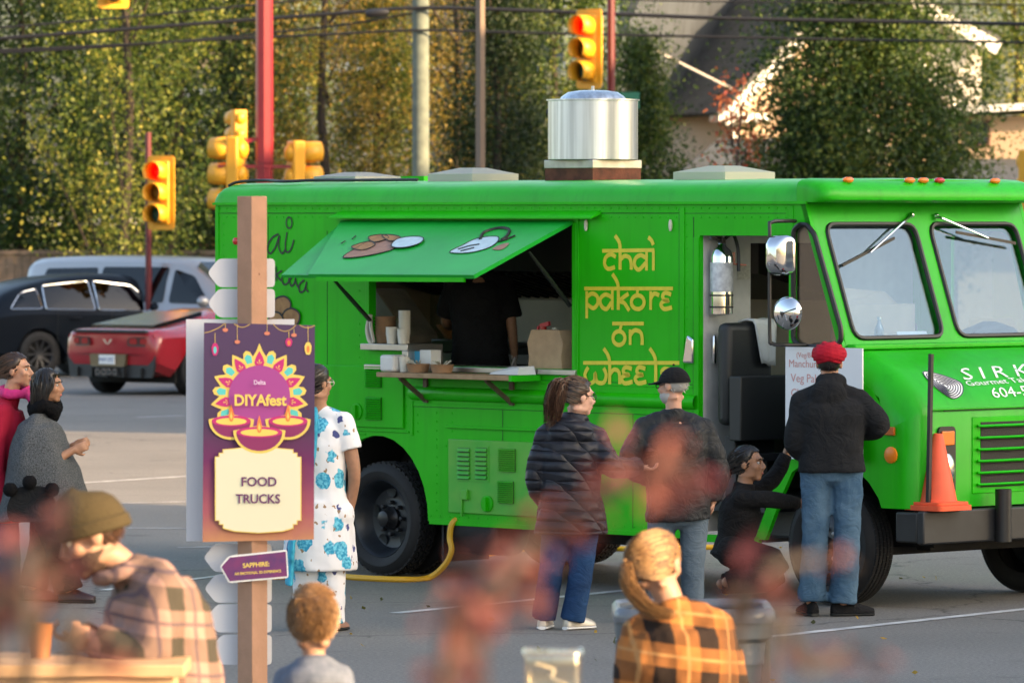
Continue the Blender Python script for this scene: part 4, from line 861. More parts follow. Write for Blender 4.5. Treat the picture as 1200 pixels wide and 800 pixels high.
# small beige house at the right edge
DS = 118.0
a = at(1128, 128, DS); SHs = thing('house', 'low beige house with pale flat eave and dark window beside the maple', 'house', (a.x, DS, 0))
ze = a.z; w0 = at(1134, 172, DS); w1 = at(1160, 141, DS)
MB().box(-.1, 6, 0, 6, 0, ze - .15).build('wall', BEIGE, SHs)
MB().add([(-.45, -.7, ze - .12), (6.4, -.7, ze + .25), (6.4, 6.5, ze + .25), (-.45, 6.5, ze - .12), (-.45, -.7, ze + .02), (6.4, -.7, ze + .39), (6.4, 6.5, ze + .39), (-.45, 6.5, ze + .02)], [(3, 2, 1, 0), (4, 5, 6, 7), (0, 1, 5, 4), (1, 2, 6, 5), (2, 3, 7, 6), (3, 0, 4, 7)]).build('roof', mat('pale_metal_roof', (.55, .56, .56), .5), SHs, smooth=None)
w = MB().box(w0.x - a.x, w1.x - a.x, -.05, -.001, w0.z, w1.z).build('window', mat('dark_red_frame', (.10, .04, .03), .6), SHs)
MB().box(w0.x - a.x + .05, w1.x - a.x - .05, -.06, -.051, w0.z + .05, w1.z - .05).build('pane', GLASSDK, w)
q = at(1128, 186, DS); MB().add([(-.6, -2.6, q.z - .55), (6.4, -2.6, q.z - .55), (6.4, -.01, q.z), (-.6, -.01, q.z), (-.6, -.01, q.z - .55), (6.4, -.01, q.z - .55)], [(0, 1, 2, 3), (0, 3, 4), (1, 5, 2), (0, 4, 5, 1)]).build('lean_to_roof', SH_D, SHs, smooth=None)
# brick house and pale house half hidden by the trees on the left
DB = 124.0
a = at(-40, 252, DB); BH = thing('house', 'low brick house with pale windows behind the fence and trees', 'house', (a.x, DB, 0))
BRK = mat('red_brown_brick', (.16, .07, .05), .9, var=.25, vscale=14, bump=.3)
MB().box(0, 9.5, 0, 7, 0, a.z).build('wall', BRK, BH)
MB().add([(-.5, -.5, a.z), (10, -.5, a.z), (10, 3.6, a.z + 1.6), (-.5, 3.6, a.z + 1.6), (-.5, 7.5, a.z), (10, 7.5, a.z), (-.5, -.5, a.z - .2), (10, -.5, a.z - .2)], [(0, 1, 2, 3), (3, 2, 5, 4), (0, 3, 4), (1, 5, 2), (0, 6, 7, 1)]).build('roof', SH_G, BH, smooth=None)
MB().box(-.6, 10.1, -.62, -.5, a.z - .22, a.z + .02).build('gutter', TRIM, BH)
for x0, x1 in ((.85, 1.55), (4.0, 5.0)):
    hwindow(BH, x0, x1, 1.45, 2.15, 0, mat('pale_blind', (.42, .44, .42), .5))
DM = 140.0
for nm, lab, pa, pb, sid, rf in (('house', 'pale grey house showing between the golden trees', (395, 75), (640, -35), GREYS, SH_G), ('house', 'white house with pale roof glimpsed above the dark trees', (215, 105), (345, 5), siding('pale_siding', (.6, .56, .5)), SH_B)):
    a = at(*pa, DM); b_ = at(*pb, DM); w_ = b_.x - a.x
    hh = thing(nm, lab, 'house', (a.x, DM, 0)); MB().box(0, w_, 0, 8, 0, a.z).build('wall', sid, hh)
    MB().add([(-.4, -.5, a.z), (w_ + .4, -.5, a.z), (w_ + .4, 4, b_.z), (-.4, 4, b_.z), (-.4, 8.5, a.z), (w_ + .4, 8.5, a.z)], [(0, 1, 2, 3), (3, 2, 5, 4), (0, 3, 4), (1, 5, 2)]).build('roof', rf, hh, smooth=None)
    MB().box(-.45, w_ + .45, -.6, -.5, a.z - .2, a.z + .02).build('gutter', TRIM, hh)
    for k in range(2): hwindow(hh, w_ * (.2 + .45 * k), w_ * (.2 + .45 * k) + .9, a.z - 1.7, a.z - .5, 0)

# ---------------------------------------------------------------- fence, kerb
FEN = mat('weathered_fence', (.17, .13, .10), .9, c2=(.11, .085, .065), vscale=5, bump=.3, bscale=25)
f0 = at(-20, 300, 108); fen = thing('fence', 'brown board fence with a top rail behind the parked cars', 'fence', (f0.x, 108, 0))
for k in range(44): MB().box(k * .15, k * .15 + .142, -.01 * (k % 2), .015, .05, 1.85).build('board', FEN, fen)
MB().box(-.05, 6.65, -.05, .06, 1.86, 1.94).build('top_rail', FEN, fen)
for k in range(4): MB().box(k * 2.1 - .02, k * 2.1 + .1, .016, .12, 0, 1.86).build('post', FEN, fen)
kb = MB().box(-60, 60, 98.0, 98.3, 0, .14).build('kerb', mat('kerb_concrete', (.34, .33, .31), .9, var=.1), smooth=None, bevel=.02); kb['kind'] = 'structure'
pv = MB().box(-60, 60, 98.301, 107.5, 0, .12).build('pavement', mat('pavement_concrete', (.30, .29, .27), .9, var=.15, vscale=2), smooth=None); pv['kind'] = 'structure'
gr = MB().box(-90, 90, 107.6, 400, 0, .08).build('verge', mat('verge_grass', (.05, .075, .02), .95, var=.4, vscale=6, bump=.6, bscale=30), smooth=None); gr['kind'] = 'structure'

# ---------------------------------------------------------------- poles, wires
REDP = mat('red_painted_pole', (.22, .008, .018), .35, var=.1, coat=.3)
def pole(name, label, px, d, r0, r1, h, m, n=8, cat='pole'):
    o = thing(name, label, cat, ((px - 600) * d / FPX, d, 0)); MB().tube([(0, 0, 0), (0, 0, h)], [r0, r1], n).build('shaft', m, o, smooth=25 if n <= 8 else 40)
    MB().tube([(0, 0, 0), (0, 0, .05)], r0 * 1.7, n).build('base_plate', m, o); return o
RP = pole('signal_pole', 'tall eight sided red signal pole behind the rear of the truck', 310, 89, .15, .125, 9, REDP)
for z in (3.32, 3.42):
    MB().tube([(0, 0, z), (0, 0, z + .035)], .155, 8).build('clamp', REDP, RP)
MB().bar((-.72, -.05, 3.36), (.62, -.05, 3.36), .05, .05).build('bracket_arm', REDP, RP)
MB().bar((-.45, -.02, 3.72), (-.05, -.02, 3.80), .05, .06).build('bracket_arm', REDP, RP)
REDD = mat('shaded_red_pole', (.10, .008, .014), .45)  # darker copy of the red paint, shade put into the slim poles' colour
RQ = pole('signal_pole', 'slim shaded red signal post holding the red light above the van', 174, 93, .055, .05, 3.95, REDD)
RS = pole('signal_pole', 'slim shaded red mast holding the red light above the roof fan', 716, 90, .065, .062, 8, REDD)
pole('utility_pole', 'grey green wooden utility pole carrying the cables', 493, 95, .15, .135, 9.5, mat('weathered_pole', (.17, .20, .16), .9, c2=(.11, .13, .11), vscale=7, bump=.4, bscale=14), 14)
sp = pole('lamp_pole', 'square brown metal lamp pole right of the utility pole', 563, 84, .075, .065, 9, mat('brown_pole', (.16, .115, .085), .5, .2), 4)
def wire(label, pts, d, r=.02, m=BLACK, name='overhead_cable'):
    o = MB().tube(catmull([at(x, y, d) for x, y in pts], 6), r, 5).build(name, m); return tag(o, label, 'cable')
wire('thick overhead cable tied to the top of the utility pole, dipping past the slate roof', [(-60, 50), (120, 37), (250, 27), (400, 16), (493, 10), (620, 13), (850, 22), (1060, 26), (1260, 30)], 94.8, .034)
wire('overhead cable below the thick one on the utility pole', [(-60, 62), (120, 54), (250, 47), (400, 40), (493, 36), (620, 39), (850, 44), (1060, 48), (1260, 51)], 94.8, .022)
wire('single overhead cable slanting up in front of the street trees', [(-60, 37), (100, 25), (250, 11), (420, -6)], 95.4, .018)
wire('thin high overhead cable above the slate roof', [(560, -8), (760, 1), (1000, 4), (1260, 7)], 95.4, .014)
wire('thin overhead cable meeting the thick one at the utility pole', [(-60, 65), (120, 56), (250, 45), (400, 30), (493, 14)], 95.1, .018)
wire('pale sagging service cable running down to the white gable', [(770, 61), (800, 76), (830, 91), (860, 106)], 126, .03, mat('pale_cable', (.5, .45, .4), .6), 'service_cable')
sb = MB().tube([at(428, 17, 94.7), at(434, 16.5, 94.7), at(450, 15.5, 94.7), at(456, 15, 94.7)], [.03, .07, .07, .03], 8).build('cable_splice', BLACK); tag(sb, 'black splice case on the cable left of the utility pole', 'splice case')

# ---------------------------------------------------------------- traffic signals
SIGY = mat('signal_yellow', (.72, .34, .015), .45, var=.05)
LENS = {0: mat('signal_red_lit', (.5, .005, .005), .2, emis=(1, .0, .0), estr=.7), 1: mat('signal_amber_dark', (.12, .07, .012), .2), 2: mat('signal_green_dark', (.01, .07, .05), .2)}
def signal(label, px, py, d, face, lit=True, plate=True, s=1.0):
    p = at(px, py, d); t = thing('traffic_signal', label, 'traffic signal', p, face, 'traffic signals at the junction'); t.scale = (s, s, s)
    # local frame: lamps face -y
    hs = MB().box(-.16, .16, -.09, .09, -.52, .52).build('housing', SIGY, t, bevel=.03, seg=3)
    if plate: MB().prism([rrect(-.25, .25, -.60, .60, .06)], .02, lambda u, w, d_: (u, -.06 + d_, w)).build('backplate', SIGY, t)
    for k, z in enumerate((.345, 0, -.345)):
        ln = MB().ball((0, -.10, z), (.145, .05, .145), 10).build('lens', LENS[k] if (lit or k) else mat('signal_red_dark', (.2, .01, .01), .2), t)
        rings = []
        for yy, cut in ((-.085, 0), (-.22, 8), (-.36, 30)):
            rings.append([(.165 * math.cos(R(a)), yy + (.10 if abs(a - 90) > 100 else 0) * 0, z + .165 * math.sin(R(a))) for a in np.linspace(-60 + cut * .6, 240 - cut * .6, 15)])
        vz = MB().loft(rings, closed=False, cap=False).build('visor', SIGY, t); md = vz.modifiers.new('thick', 'SOLIDIFY'); md.thickness = .012
        MB().ball((0, .10, z), (.13, .07, .13), 8).build('back_cap', SIGY, t)
    return t
signal('yellow signal showing red on the low red post above the van', 191, 226, 92.7, R(-28))
signal('yellow signal showing red on the slim mast above the roof fan', 693, 58, 89.7, R(-42), s=1.04)
signal('yellow signal seen from behind left of the tall red pole', 277, 205, 89, R(-112), plate=False, s=1.15)
signal('upper yellow signal left of the tall red pole, turned away', 280, 158, 89.5, R(-150), plate=False, s=.75)
signal('yellow signal seen from behind right of the tall red pole', 347, 208, 89, R(112), plate=False, s=1.1)
signal('yellow signal hanging high above the street trees, only its foot showing', 133, -34, 90, R(10))
signal('yellow signal standing beyond the far side of the truck cab', 1204, 216, 86, R(60), plate=False)
sg = MB().box(-.22, .22, -.01, .01, -.13, .13).build('street_sign', mat('sign_green', (.01, .13, .08), .4), loc=at(733, 118, 89.9)); tag(sg, 'small green street name sign on the slim red mast', 'street sign')
# ---------------------------------------------------------------- people
V = Vector
def skinmat(name, c): return mat(name, c, .55, var=.10, vscale=30, sss=.12)
SK5 = skinmat('skin_fair', (.30, .165, .11)); SK1 = skinmat('skin_light', (.52, .29, .20)); SK2 = skinmat('skin_brown', (.33, .17, .10)); SK3 = skinmat('skin_tan', (.42, .22, .14)); SK4 = skinmat('skin_pale', (.58, .34, .25))
def nodemat(name, rough=.9):
    m = bpy.data.materials.new(name); m.use_nodes = True; nt = m.node_tree; b = nt.nodes['Principled BSDF']; b.inputs['Roughness'].default_value = rough; b.inputs['Specular IOR Level'].default_value = .2
    tc = nt.nodes.new('ShaderNodeTexCoord'); return m, nt, b, tc
def clothbump(nt, b, tc, s=240, st=.25):
    n = nt.nodes.new('ShaderNodeTexNoise'); n.inputs['Scale'].default_value = s; nt.links.new(tc.outputs['Object'], n.inputs[0])
    bp = nt.nodes.new('ShaderNodeBump'); bp.inputs['Strength'].default_value = st; bp.inputs['Distance'].default_value = .004; nt.links.new(n.outputs[0], bp.inputs['Height']); nt.links.new(bp.outputs[0], b.inputs['Normal'])
def plaid(name, base, dark, line, per=.14, ang=35):
    m, nt, b, tc = nodemat(name); L = nt.links.new; sp = nt.nodes.new('ShaderNodeSeparateXYZ'); L(tc.outputs['Object'], sp.inputs[0])
    def mth(op, a, b_=None):
        n = nt.nodes.new('ShaderNodeMath'); n.operation = op
        for i, v in enumerate((a, b_)):
            if v is None: continue
            if isinstance(v, (int, float)): n.inputs[i].default_value = v
            else: L(v, n.inputs[i])
        return n.outputs[0]
    u = mth('ADD', mth('MULTIPLY', sp.outputs[0], math.cos(R(ang))), mth('MULTIPLY', sp.outputs[1], math.sin(R(ang))))
    v = mth('ADD', sp.outputs[2], mth('MULTIPLY', sp.outputs[0], .12))
    fu = mth('FRACT', mth('DIVIDE', u, per)); fv = mth('FRACT', mth('DIVIDE', v, per))
    bu = mth('LESS_THAN', fu, .46); bv = mth('LESS_THAN', fv, .46); s = mth('MULTIPLY', mth('ADD', bu, bv), .5)
    lu = mth('LESS_THAN', mth('ABSOLUTE', mth('SUBTRACT', fu, .73)), .035); lv = mth('LESS_THAN', mth('ABSOLUTE', mth('SUBTRACT', fv, .73)), .035); ln = mth('MULTIPLY', mth('MAXIMUM', lu, lv), .7)
    rp = nt.nodes.new('ShaderNodeValToRGB'); rp.color_ramp.elements[0].color = (*base, 1); rp.color_ramp.elements[1].color = (*dark, 1); L(s, rp.inputs[0])
    mx = nt.nodes.new('ShaderNodeMix'); mx.data_type = 'RGBA'; L(ln, mx.inputs[0]); L(rp.outputs[0], mx.inputs[6]); mx.inputs[7].default_value = (*line, 1)
    L(mx.outputs[2], b.inputs['Base Color']); clothbump(nt, b, tc, 120, .3); return m
def floral(name):
    m, nt, b, tc = nodemat(name); L = nt.links.new; mp = nt.nodes.new('ShaderNodeMapping'); mp.inputs['Scale'].default_value = (1, 1, .8); L(tc.outputs['Object'], mp.inputs[0])
    nz = nt.nodes.new('ShaderNodeTexNoise'); nz.inputs['Scale'].default_value = 30; nz.inputs['Detail'].default_value = 1; L(tc.outputs['Object'], nz.inputs[0])
    ad = nt.nodes.new('ShaderNodeVectorMath'); ad.operation = 'MULTIPLY_ADD'; L(nz.outputs['Color'], ad.inputs[0]); ad.inputs[1].default_value = (.035, .035, .035); L(mp.outputs[0], ad.inputs[2])
    def vor(s, thr, soft):
        v = nt.nodes.new('ShaderNodeTexVoronoi'); v.inputs['Scale'].default_value = s; v.inputs['Randomness'].default_value = .7; L(ad.outputs[0], v.inputs[0])
        r = nt.nodes.new('ShaderNodeMapRange'); r.inputs[1].default_value = thr; r.inputs[2].default_value = thr + soft; r.inputs[3].default_value = 1; r.inputs[4].default_value = 0; L(v.outputs['Distance'], r.inputs[0]); return r
    def mix(f, a, c):
        x = nt.nodes.new('ShaderNodeMix'); x.data_type = 'RGBA'; L(f.outputs[0], x.inputs[0]); L(a, x.inputs[6]) if not isinstance(a, tuple) else setattr(x.inputs[6], 'default_value', (*a, 1)); L(c, x.inputs[7]) if not isinstance(c, tuple) else setattr(x.inputs[7], 'default_value', (*c, 1)); return x.outputs[2]
    blu = nt.nodes.new('ShaderNodeValToRGB'); blu.color_ramp.elements[0].position = .4; blu.color_ramp.elements[1].position = .62; blu.color_ramp.elements[0].color = (.03, .25, .42, 1); blu.color_ramp.elements[1].color = (.16, .52, .66, 1)
    n2 = nt.nodes.new('ShaderNodeTexNoise'); n2.inputs['Scale'].default_value = 60; L(tc.outputs['Object'], n2.inputs[0]); L(n2.outputs[0], blu.inputs[0])
    c = mix(vor(17, .16, .02), (.70, .70, .72), (.30, .20, .12))
    c = mix(vor(9.5, .20, .03), c, (.06, .07, .20)); c = mix(vor(9.0, .30, .03), c, blu.outputs[0]) if False else c
    c = mix(vor(7.2, .34, .03), c, blu.outputs[0]); L(c, b.inputs['Base Color']); clothbump(nt, b, tc, 200, .15); return m
def quilt(name, c):
    m, nt, b, tc = nodemat(name, .55); L = nt.links.new; b.inputs['Base Color'].default_value = (*c, 1); b.inputs['Specular IOR Level'].default_value = .4
    hs = []
    for dr, sc, ro in (('Z', 5.0, 0), ('DIAGONAL', 3.2, 0)):
        w = nt.nodes.new('ShaderNodeTexWave'); w.bands_direction = dr; w.inputs['Scale'].default_value = sc; w.inputs['Distortion'].default_value = 1.2; L(tc.outputs['Object'], w.inputs[0])
        p = nt.nodes.new('ShaderNodeMath'); p.operation = 'POWER'; p.inputs[1].default_value = .35; L(w.outputs['Fac'], p.inputs[0]); hs.append(p.outputs[0])
    mn = nt.nodes.new('ShaderNodeMath'); mn.operation = 'MINIMUM'; L(hs[0], mn.inputs[0]); L(hs[1], mn.inputs[1])
    bp = nt.nodes.new('ShaderNodeBump'); bp.inputs['Strength'].default_value = 1; bp.inputs['Distance'].default_value = .02; L(mn.outputs[0], bp.inputs['Height']); L(bp.outputs[0], b.inputs['Normal']); return m
def folded(name, c, c2, rough=.9, fold=.42, sc=(9, 9, 13)):
    m, nt, b, tc = nodemat(name, rough); L = nt.links.new
    mp = nt.nodes.new('ShaderNodeMapping'); mp.inputs['Scale'].default_value = sc; L(tc.outputs['Object'], mp.inputs[0])
    n = nt.nodes.new('ShaderNodeTexNoise'); n.inputs['Scale'].default_value = 1.0; n.inputs['Detail'].default_value = 3; n.inputs['Distortion'].default_value = 2.2; L(mp.outputs[0], n.inputs[0])
    n2 = nt.nodes.new('ShaderNodeTexNoise'); n2.inputs['Scale'].default_value = 5; n2.inputs['Detail'].default_value = 5; L(tc.outputs['Object'], n2.inputs[0])
    r = nt.nodes.new('ShaderNodeValToRGB'); r.color_ramp.elements[0].position = .32; r.color_ramp.elements[1].position = .68; r.color_ramp.elements[0].color = (*c, 1); r.color_ramp.elements[1].color = (*c2, 1); L(n2.outputs[0], r.inputs[0]); L(r.outputs[0], b.inputs['Base Color'])
    bp = nt.nodes.new('ShaderNodeBump'); bp.inputs['Strength'].default_value = fold; bp.inputs['Distance'].default_value = .03; L(n.outputs[0], bp.inputs['Height']); L(bp.outputs[0], b.inputs['Normal']); return m
DEN1 = folded('dark_denim', (.010, .030, .085), (.018, .055, .14)); DEN2 = folded('blue_denim', (.035, .08, .14), (.085, .15, .22)); DEN3 = folded('grey_denim', (.065, .095, .13), (.13, .17, .21))
NAVYQ = quilt('quilted_navy', (.012, .014, .022)); BLKJ = folded('black_jacket', (.016, .018, .020), (.026, .028, .030), .55, .7, (9, 9, 9)); BLKF = folded('black_fleece', (.010, .011, .013), (.015, .016, .018), .95, .6, (7, 7, 9)); BLKC = folded('black_cotton', (.007, .007, .008), (.012, .012, .013), .92, .6, (10, 10, 14))
TWEED = mat('grey_tweed', (.13, .14, .15), .95, c2=(.025, .028, .03), vscale=160, detail=2, bump=.5, bscale=160, spec=.1)
FUR = mat('black_fur', (.006, .006, .007), .95, bump=.8, bscale=120, spec=.1); REDC = mat('red_coat', (.32, .012, .035), .85, var=.12, bump=.2, bscale=150, spec=.15); PINKS = mat('pink_scarf', (.55, .02, .16), .8, var=.2, vscale=20); CORAL = mat('coral_blouse', (.60, .16, .14), .8)
OLIVE = mat('olive_knit', (.045, .036, .020), .95, bump=.5, bscale=90, spec=.1); TURB = mat('red_turban_cloth', (.36, .008, .022), .8, var=.15, vscale=15, bump=.15, bscale=100, spec=.2); TEAL = mat('teal_dupatta', (.02, .28, .42), .7, var=.2, vscale=14)
PL1 = plaid('plaid_pink_grey', (.23, .145, .125), (.036, .033, .027), (.05, .04, .06), .165, 40); PL2 = plaid('plaid_amber_black', (.30, .12, .035), (.018, .012, .010), (.36, .20, .08), .155, 20)
def hairmat(name, cols, rough=.38):
    m = leafmat(name, cols, .0); m.node_tree.nodes['Principled BSDF'].inputs['Roughness'].default_value = rough; return m
HBLK = hairmat('black_hair', [(.006, .005, .005), (.014, .011, .010), (.03, .024, .022)]); HBRN = hairmat('dark_brown_hair', [(.018, .010, .007), (.05, .024, .015), (.11, .055, .032)]); HBLD = hairmat('blond_hair', [(.03, .015, .006), (.09, .045, .018), (.22, .115, .045), (.38, .22, .09)]); HSAND = hairmat('sandy_hair', [(.05, .026, .011), (.18, .095, .04), (.36, .21, .09)]); HGREY = mat('grey_hair', (.35, .34, .32), .6); BEARD = mat('brown_beard', (.035, .018, .010), .8, bump=.6, bscale=160)

def remesh(mb, vox, sm=4, disp=0.0, dsc=.12, fac=.5):
    o = mb.build('tmp', BLACK, smooth=None, fix=True)
    md = o.modifiers.new('r', 'REMESH'); md.mode = 'VOXEL'; md.voxel_size = vox
    if sm: s_ = o.modifiers.new('s', 'SMOOTH'); s_.factor = fac; s_.iterations = sm
    if disp:
        tx = bpy.data.textures.new('cl', 'CLOUDS'); tx.noise_scale = dsc; tx.noise_depth = 2
        d = o.modifiers.new('d', 'DISPLACE'); d.texture = tx; d.strength = disp; d.texture_coords = 'LOCAL'; d.mid_level = .5
        s2 = o.modifiers.new('s2', 'SMOOTH'); s2.factor = .5; s2.iterations = 1
    me = mesh_of(o); bpy.data.meshes.remove(o.data)
    me.polygons.foreach_set('use_smooth', [True] * len(me.polygons)); return me
def put(name, me, m, parent, label=None):
    me.materials.clear(); me.materials.append(m); o = bpy.data.objects.new(name, me); col.objects.link(o); o.parent = parent
    if label: o['label'] = label
    return o
def torso(mb, hl, hr, sl, sr, prof, n=20, e=.85):
    c0 = (hl + hr) / 2; c1 = (sl + sr) / 2; rings = []
    for t, rx, ry in prof:
        c = c0.lerp(c1, t); k = min(1, max(0, t)); lat = (hr - hl).normalized().lerp((sr - sl).normalized(), k).normalized(); up = (c1 - c0).normalized(); fb = lat.cross(up).normalized(); lat = up.cross(fb).normalized()
        rings.append([c + lat * rx * math.copysign(abs(math.cos(2 * math.pi * i / n)) ** e, math.cos(2 * math.pi * i / n)) + fb * ry * math.copysign(abs(math.sin(2 * math.pi * i / n)) ** e, math.sin(2 * math.pi * i / n)) for i in range(n)])
    mb.loft(rings)
def limb(mb, pts, rad, k=5, n=14, end=True):
    P = catmull(pts, k); m = len(pts) - 1; rr_ = []
    for i in range(len(P)):
        f = i / k; j = min(int(f), m - 1); t = f - j; rr_.append(rad[j] * (1 - t) + rad[j + 1] * t)
    mb.tube(P, rr_, n); mb.ball(P[0], rad[0], 8)
    if end: mb.ball(P[-1], rad[-1], 8)
def hand(mb, w, d, nrm_, side, curl=35, s=1.0, thumb=1):
    d = Vector(d).normalized(); n_ = Vector(nrm_); n_ = (n_ - d * n_.dot(d)).normalized(); sd = d.cross(n_).normalized() * side
    M = Matrix((sd, d, n_)).transposed().to_4x4()
    mb.tube([w, w + d * .03 * s], [.026 * s, .028 * s], 10)
    mb.ball(w + d * .05 * s, (.040 * s, .052 * s, .016 * s), 8, M=M.to_3x3().to_4x4())
    for k, (o_, ln) in enumerate(((-.030, .066), (-.010, .075), (.010, .072), (.029, .056))):
        p = w + d * .088 * s + sd * o_ * s; pts = [p - d * .02 * s]; a = 0; q = p
        pts.append(q)
        for j in range(3):
            a += R(curl); q = q + (d * math.cos(a) + n_ * math.sin(a)) * ln * s * (.42, .32, .26)[j]; pts.append(q)
        mb.tube(catmull(pts, 2), .0085 * s, 7)
    if thumb:
        b = w + d * .03 * s - sd * .034 * s; p1 = b + (d * .7 - sd * .6 + n_ * .35) * .035 * s; p2 = p1 + (d * .85 + n_ * .45) * .03 * s
        mb.tube([w + d * .02 * s, b, p1, p2], [.012 * s, .012 * s, .0105 * s, .009 * s], 7)
def head_shapes(mb, c, f, u, s=1.0, beard=0):
    f = f.normalized(); u = (u - f * u.dot(f)).normalized(); r_ = f.cross(u).normalized()
    M = Matrix((r_, f, u)).transposed().to_4x4()
    def P(a, b, cc): return c + (r_ * a + f * b + u * cc) * s
    def ball(a, b, cc, ra, rb, rc): mb.ball(P(a, b, cc), (ra * s, rb * s, rc * s), 9, M=M)
    ball(0, -.012, .028, .076, .096, .088); ball(0, .022, -.040, .060, .070, .070); ball(0, .066, -.092, .030, .024, .022); ball(0, .072, .034, .056, .022, .016); ball(0, .075, -.062, .026, .022, .022)
    for a in (-1, 1):
        ball(a * .036, .060, -.020, .028, .028, .026); ball(a * .078, -.008, -.004, .010, .022, .034); ball(a * .035, .0, -.075, .025, .06, .022)
    mb.tube([P(0, .086, .022), P(0, .104, -.010), P(0, .114, -.028)], [.010 * s, .012 * s, .016 * s], 8); ball(0, .100, -.032, .020, .016, .011)
    ball(0, .092, -.056, .022, .010, .007); ball(0, .090, -.068, .019, .010, .008)
    return P, M, (r_, f, u)
def strands(mb, roots_paths, r=.003, n=3):
    for pth in roots_paths:
        m_ = len(pth); mb.tube(pth, [r * (1 - .75 * i / (m_ - 1)) for i in range(m_)], n, cap=False)
def scalp(rng, P, n, front=.055, low=-.03, infl=1.0):
    out = []
    while len(out) < n:
        v = rng.normal(size=3); v /= np.linalg.norm(v)
        a, b, c = v[0] * .079 * infl, -.012 + v[1] * .099 * infl, .028 + v[2] * .092 * infl
        if c < low + max(0, b) * 1.3: continue
        if b > front and c < .075: continue
        out.append((a, b, c))
    return out
PROF_M = [(-.20, .07, .06), (-.14, .14, .10), (0, .165, .115), (.25, .152, .108), (.5, .158, .112), (.78, .178, .122), (.95, .175, .105), (1.04, .13, .08), (1.12, .06, .055)]
PROF_F = [(-.20, .07, .06), (-.14, .15, .11), (0, .168, .118), (.28, .132, .10), (.5, .138, .11), (.75, .155, .122), (.95, .15, .095), (1.04, .11, .075), (1.12, .052, .05)]
def grow(prof, o, lo=-.2, hi=1.06, o2=None): return [(t, a + o, b + (o2 or o)) for t, a, b in prof if lo - .001 <= t <= hi]
class Person:
    def __init__(s, label, D, base, J, f, u=(0, 0, 1), female=True, skin=SK2, hs=1.0, hand_l=None, hand_r=None, z0=0.0, group=None, vox=.0085, legs=True, k=1.0):
        s.D = D; b = at(base[0], base[1], D); s.o = thing('person', label, 'person', (b.x, b.y, z0), 0, group); s.b = Vector((b.x, b.y, z0))
        s.J = {n: at(v[0], v[1], D + (v[2] if len(v) > 2 else 0)) - s.b for n, v in J.items()}
        s.prof = [(t, a * k, b_ * k) for t, a, b_ in (PROF_F if female else PROF_M)]; s.k = k; s.fem = female
        J = s.J; mb = MB(); torso(mb, J['hl'], J['hr'], J['sl'], J['sr'], s.prof)
        s.f = Vector(f).normalized(); s.u = Vector(u).normalized(); s.hs = hs
        nb = (J['sl'] + J['sr']) / 2
        limb(mb, [nb + Vector((0, 0, -.03)), nb.lerp(J['head'], .5), J['head'] - s.u * .05 * hs], [.062 * k, .052 * k, .055 * k])
        for a in 'lr': limb(mb, [J['s' + a].lerp(nb, .12), nb.lerp(J['s' + a], .35) + V((0, 0, .045 * k)), nb.lerp(J['head'], .38)], [.048 * k, .052 * k, .045 * k])
        s.P, s.M, s.ax = head_shapes(mb, J['head'], s.f, s.u, hs)
        for a, hd in (('l', hand_l), ('r', hand_r)):
            limb(mb, [J['s' + a], J['e' + a], J['w' + a]], [.052 * k, .040 * k, .027 * k])
            if hd: hand(mb, J['w' + a], *hd[:2], hd[2], hd[3] if len(hd) > 3 else 35, .95 * k)
            else: mb.ball(J['w' + a], .035, 6)
            if legs: limb(mb, [J['h' + a], J['k' + a], J['a' + a]], [.078 * k, .052 * k, .036 * k])
        s.body = put('body', remesh(mb, vox, 3), skin, s.o)
        eb = []
        for a in (-1, 1):
            e = MB().ball(s.P(a * .031, .0770, .006), .0112 * hs, 6).build('eye', mat('eye_white', (.40, .37, .34), .3), s.o); 
            MB().ball(s.P(a * .031, .0838, .006), .0062 * hs, 5).build('iris', mat('iris_dark', (.02, .012, .008), .15), e)
            MB().tube([s.P(a * .014, .094, .027), s.P(a * .032, .094, .033), s.P(a * .052, .080, .027)], [.003, .0045, .0025], 5).build('eyebrow', HBLK, s.o)
        lip = MB(); lip.ball(s.P(0, .0975, -.062), (.019 * hs, .006 * hs, .0075 * hs), 6, M=s.M); lip.build('lips', mat('lip_tone', (.36, .10, .09), .45), s.o)
    def top(s, m, o=.03, lo=-.14, name='jacket', arm=.018, vox=.0115, disp=.016, sleeve=1.0, arms=True, label=None, extra=None, collar=True, hemflare=0.0, dsc=.1, oy=None):
        J = s.J; mb = MB(); pr = grow(s.prof, o, lo, 1.06, oy)
        if lo < s.prof[2][0]:
            a0 = s.prof[2]; pr = [(lo, a0[1] + o + hemflare, a0[2] + (oy or o) + hemflare), (lo * .5, a0[1] + o + hemflare * .5, a0[2] + (oy or o) + hemflare * .5)] + [p for p in pr if p[0] >= 0]
        torso(mb, J['hl'], J['hr'], J['sl'], J['sr'], pr)
        if arms:
            for a in 'lr':
                S_, E_, W_ = J['s' + a], J['e' + a], J['w' + a]
                if sleeve >= 1: limb(mb, [S_, E_, W_], [(.047 + arm) * s.k, (.042 + arm * 1.2) * s.k, (.030 + arm) * s.k], end=False)
                else: limb(mb, [S_, S_.lerp(E_, sleeve)], [(.047 + arm) * s.k, (.050 + arm * 1.2) * s.k], end=False)
        nb = (J['sl'] + J['sr']) / 2
        for a in 'lr': limb(mb, [J['s' + a].lerp(nb, .10), nb.lerp(J['s' + a], .38) + V((0, 0, .04 * s.k)), nb.lerp(J['head'], .26)], [(.046 + o * .7) * s.k, (.050 + o * .5) * s.k, (.052 + o * .2) * s.k])
        if collar:
            nb = (J['sl'] + J['sr']) / 2; limb(mb, [nb, nb.lerp(J['head'], .46)], [.080 * s.k, .070 * s.k], end=False)
        if extra: extra(mb, J)
        return put(name, remesh(mb, vox, 3, disp, dsc), m, s.o, label)
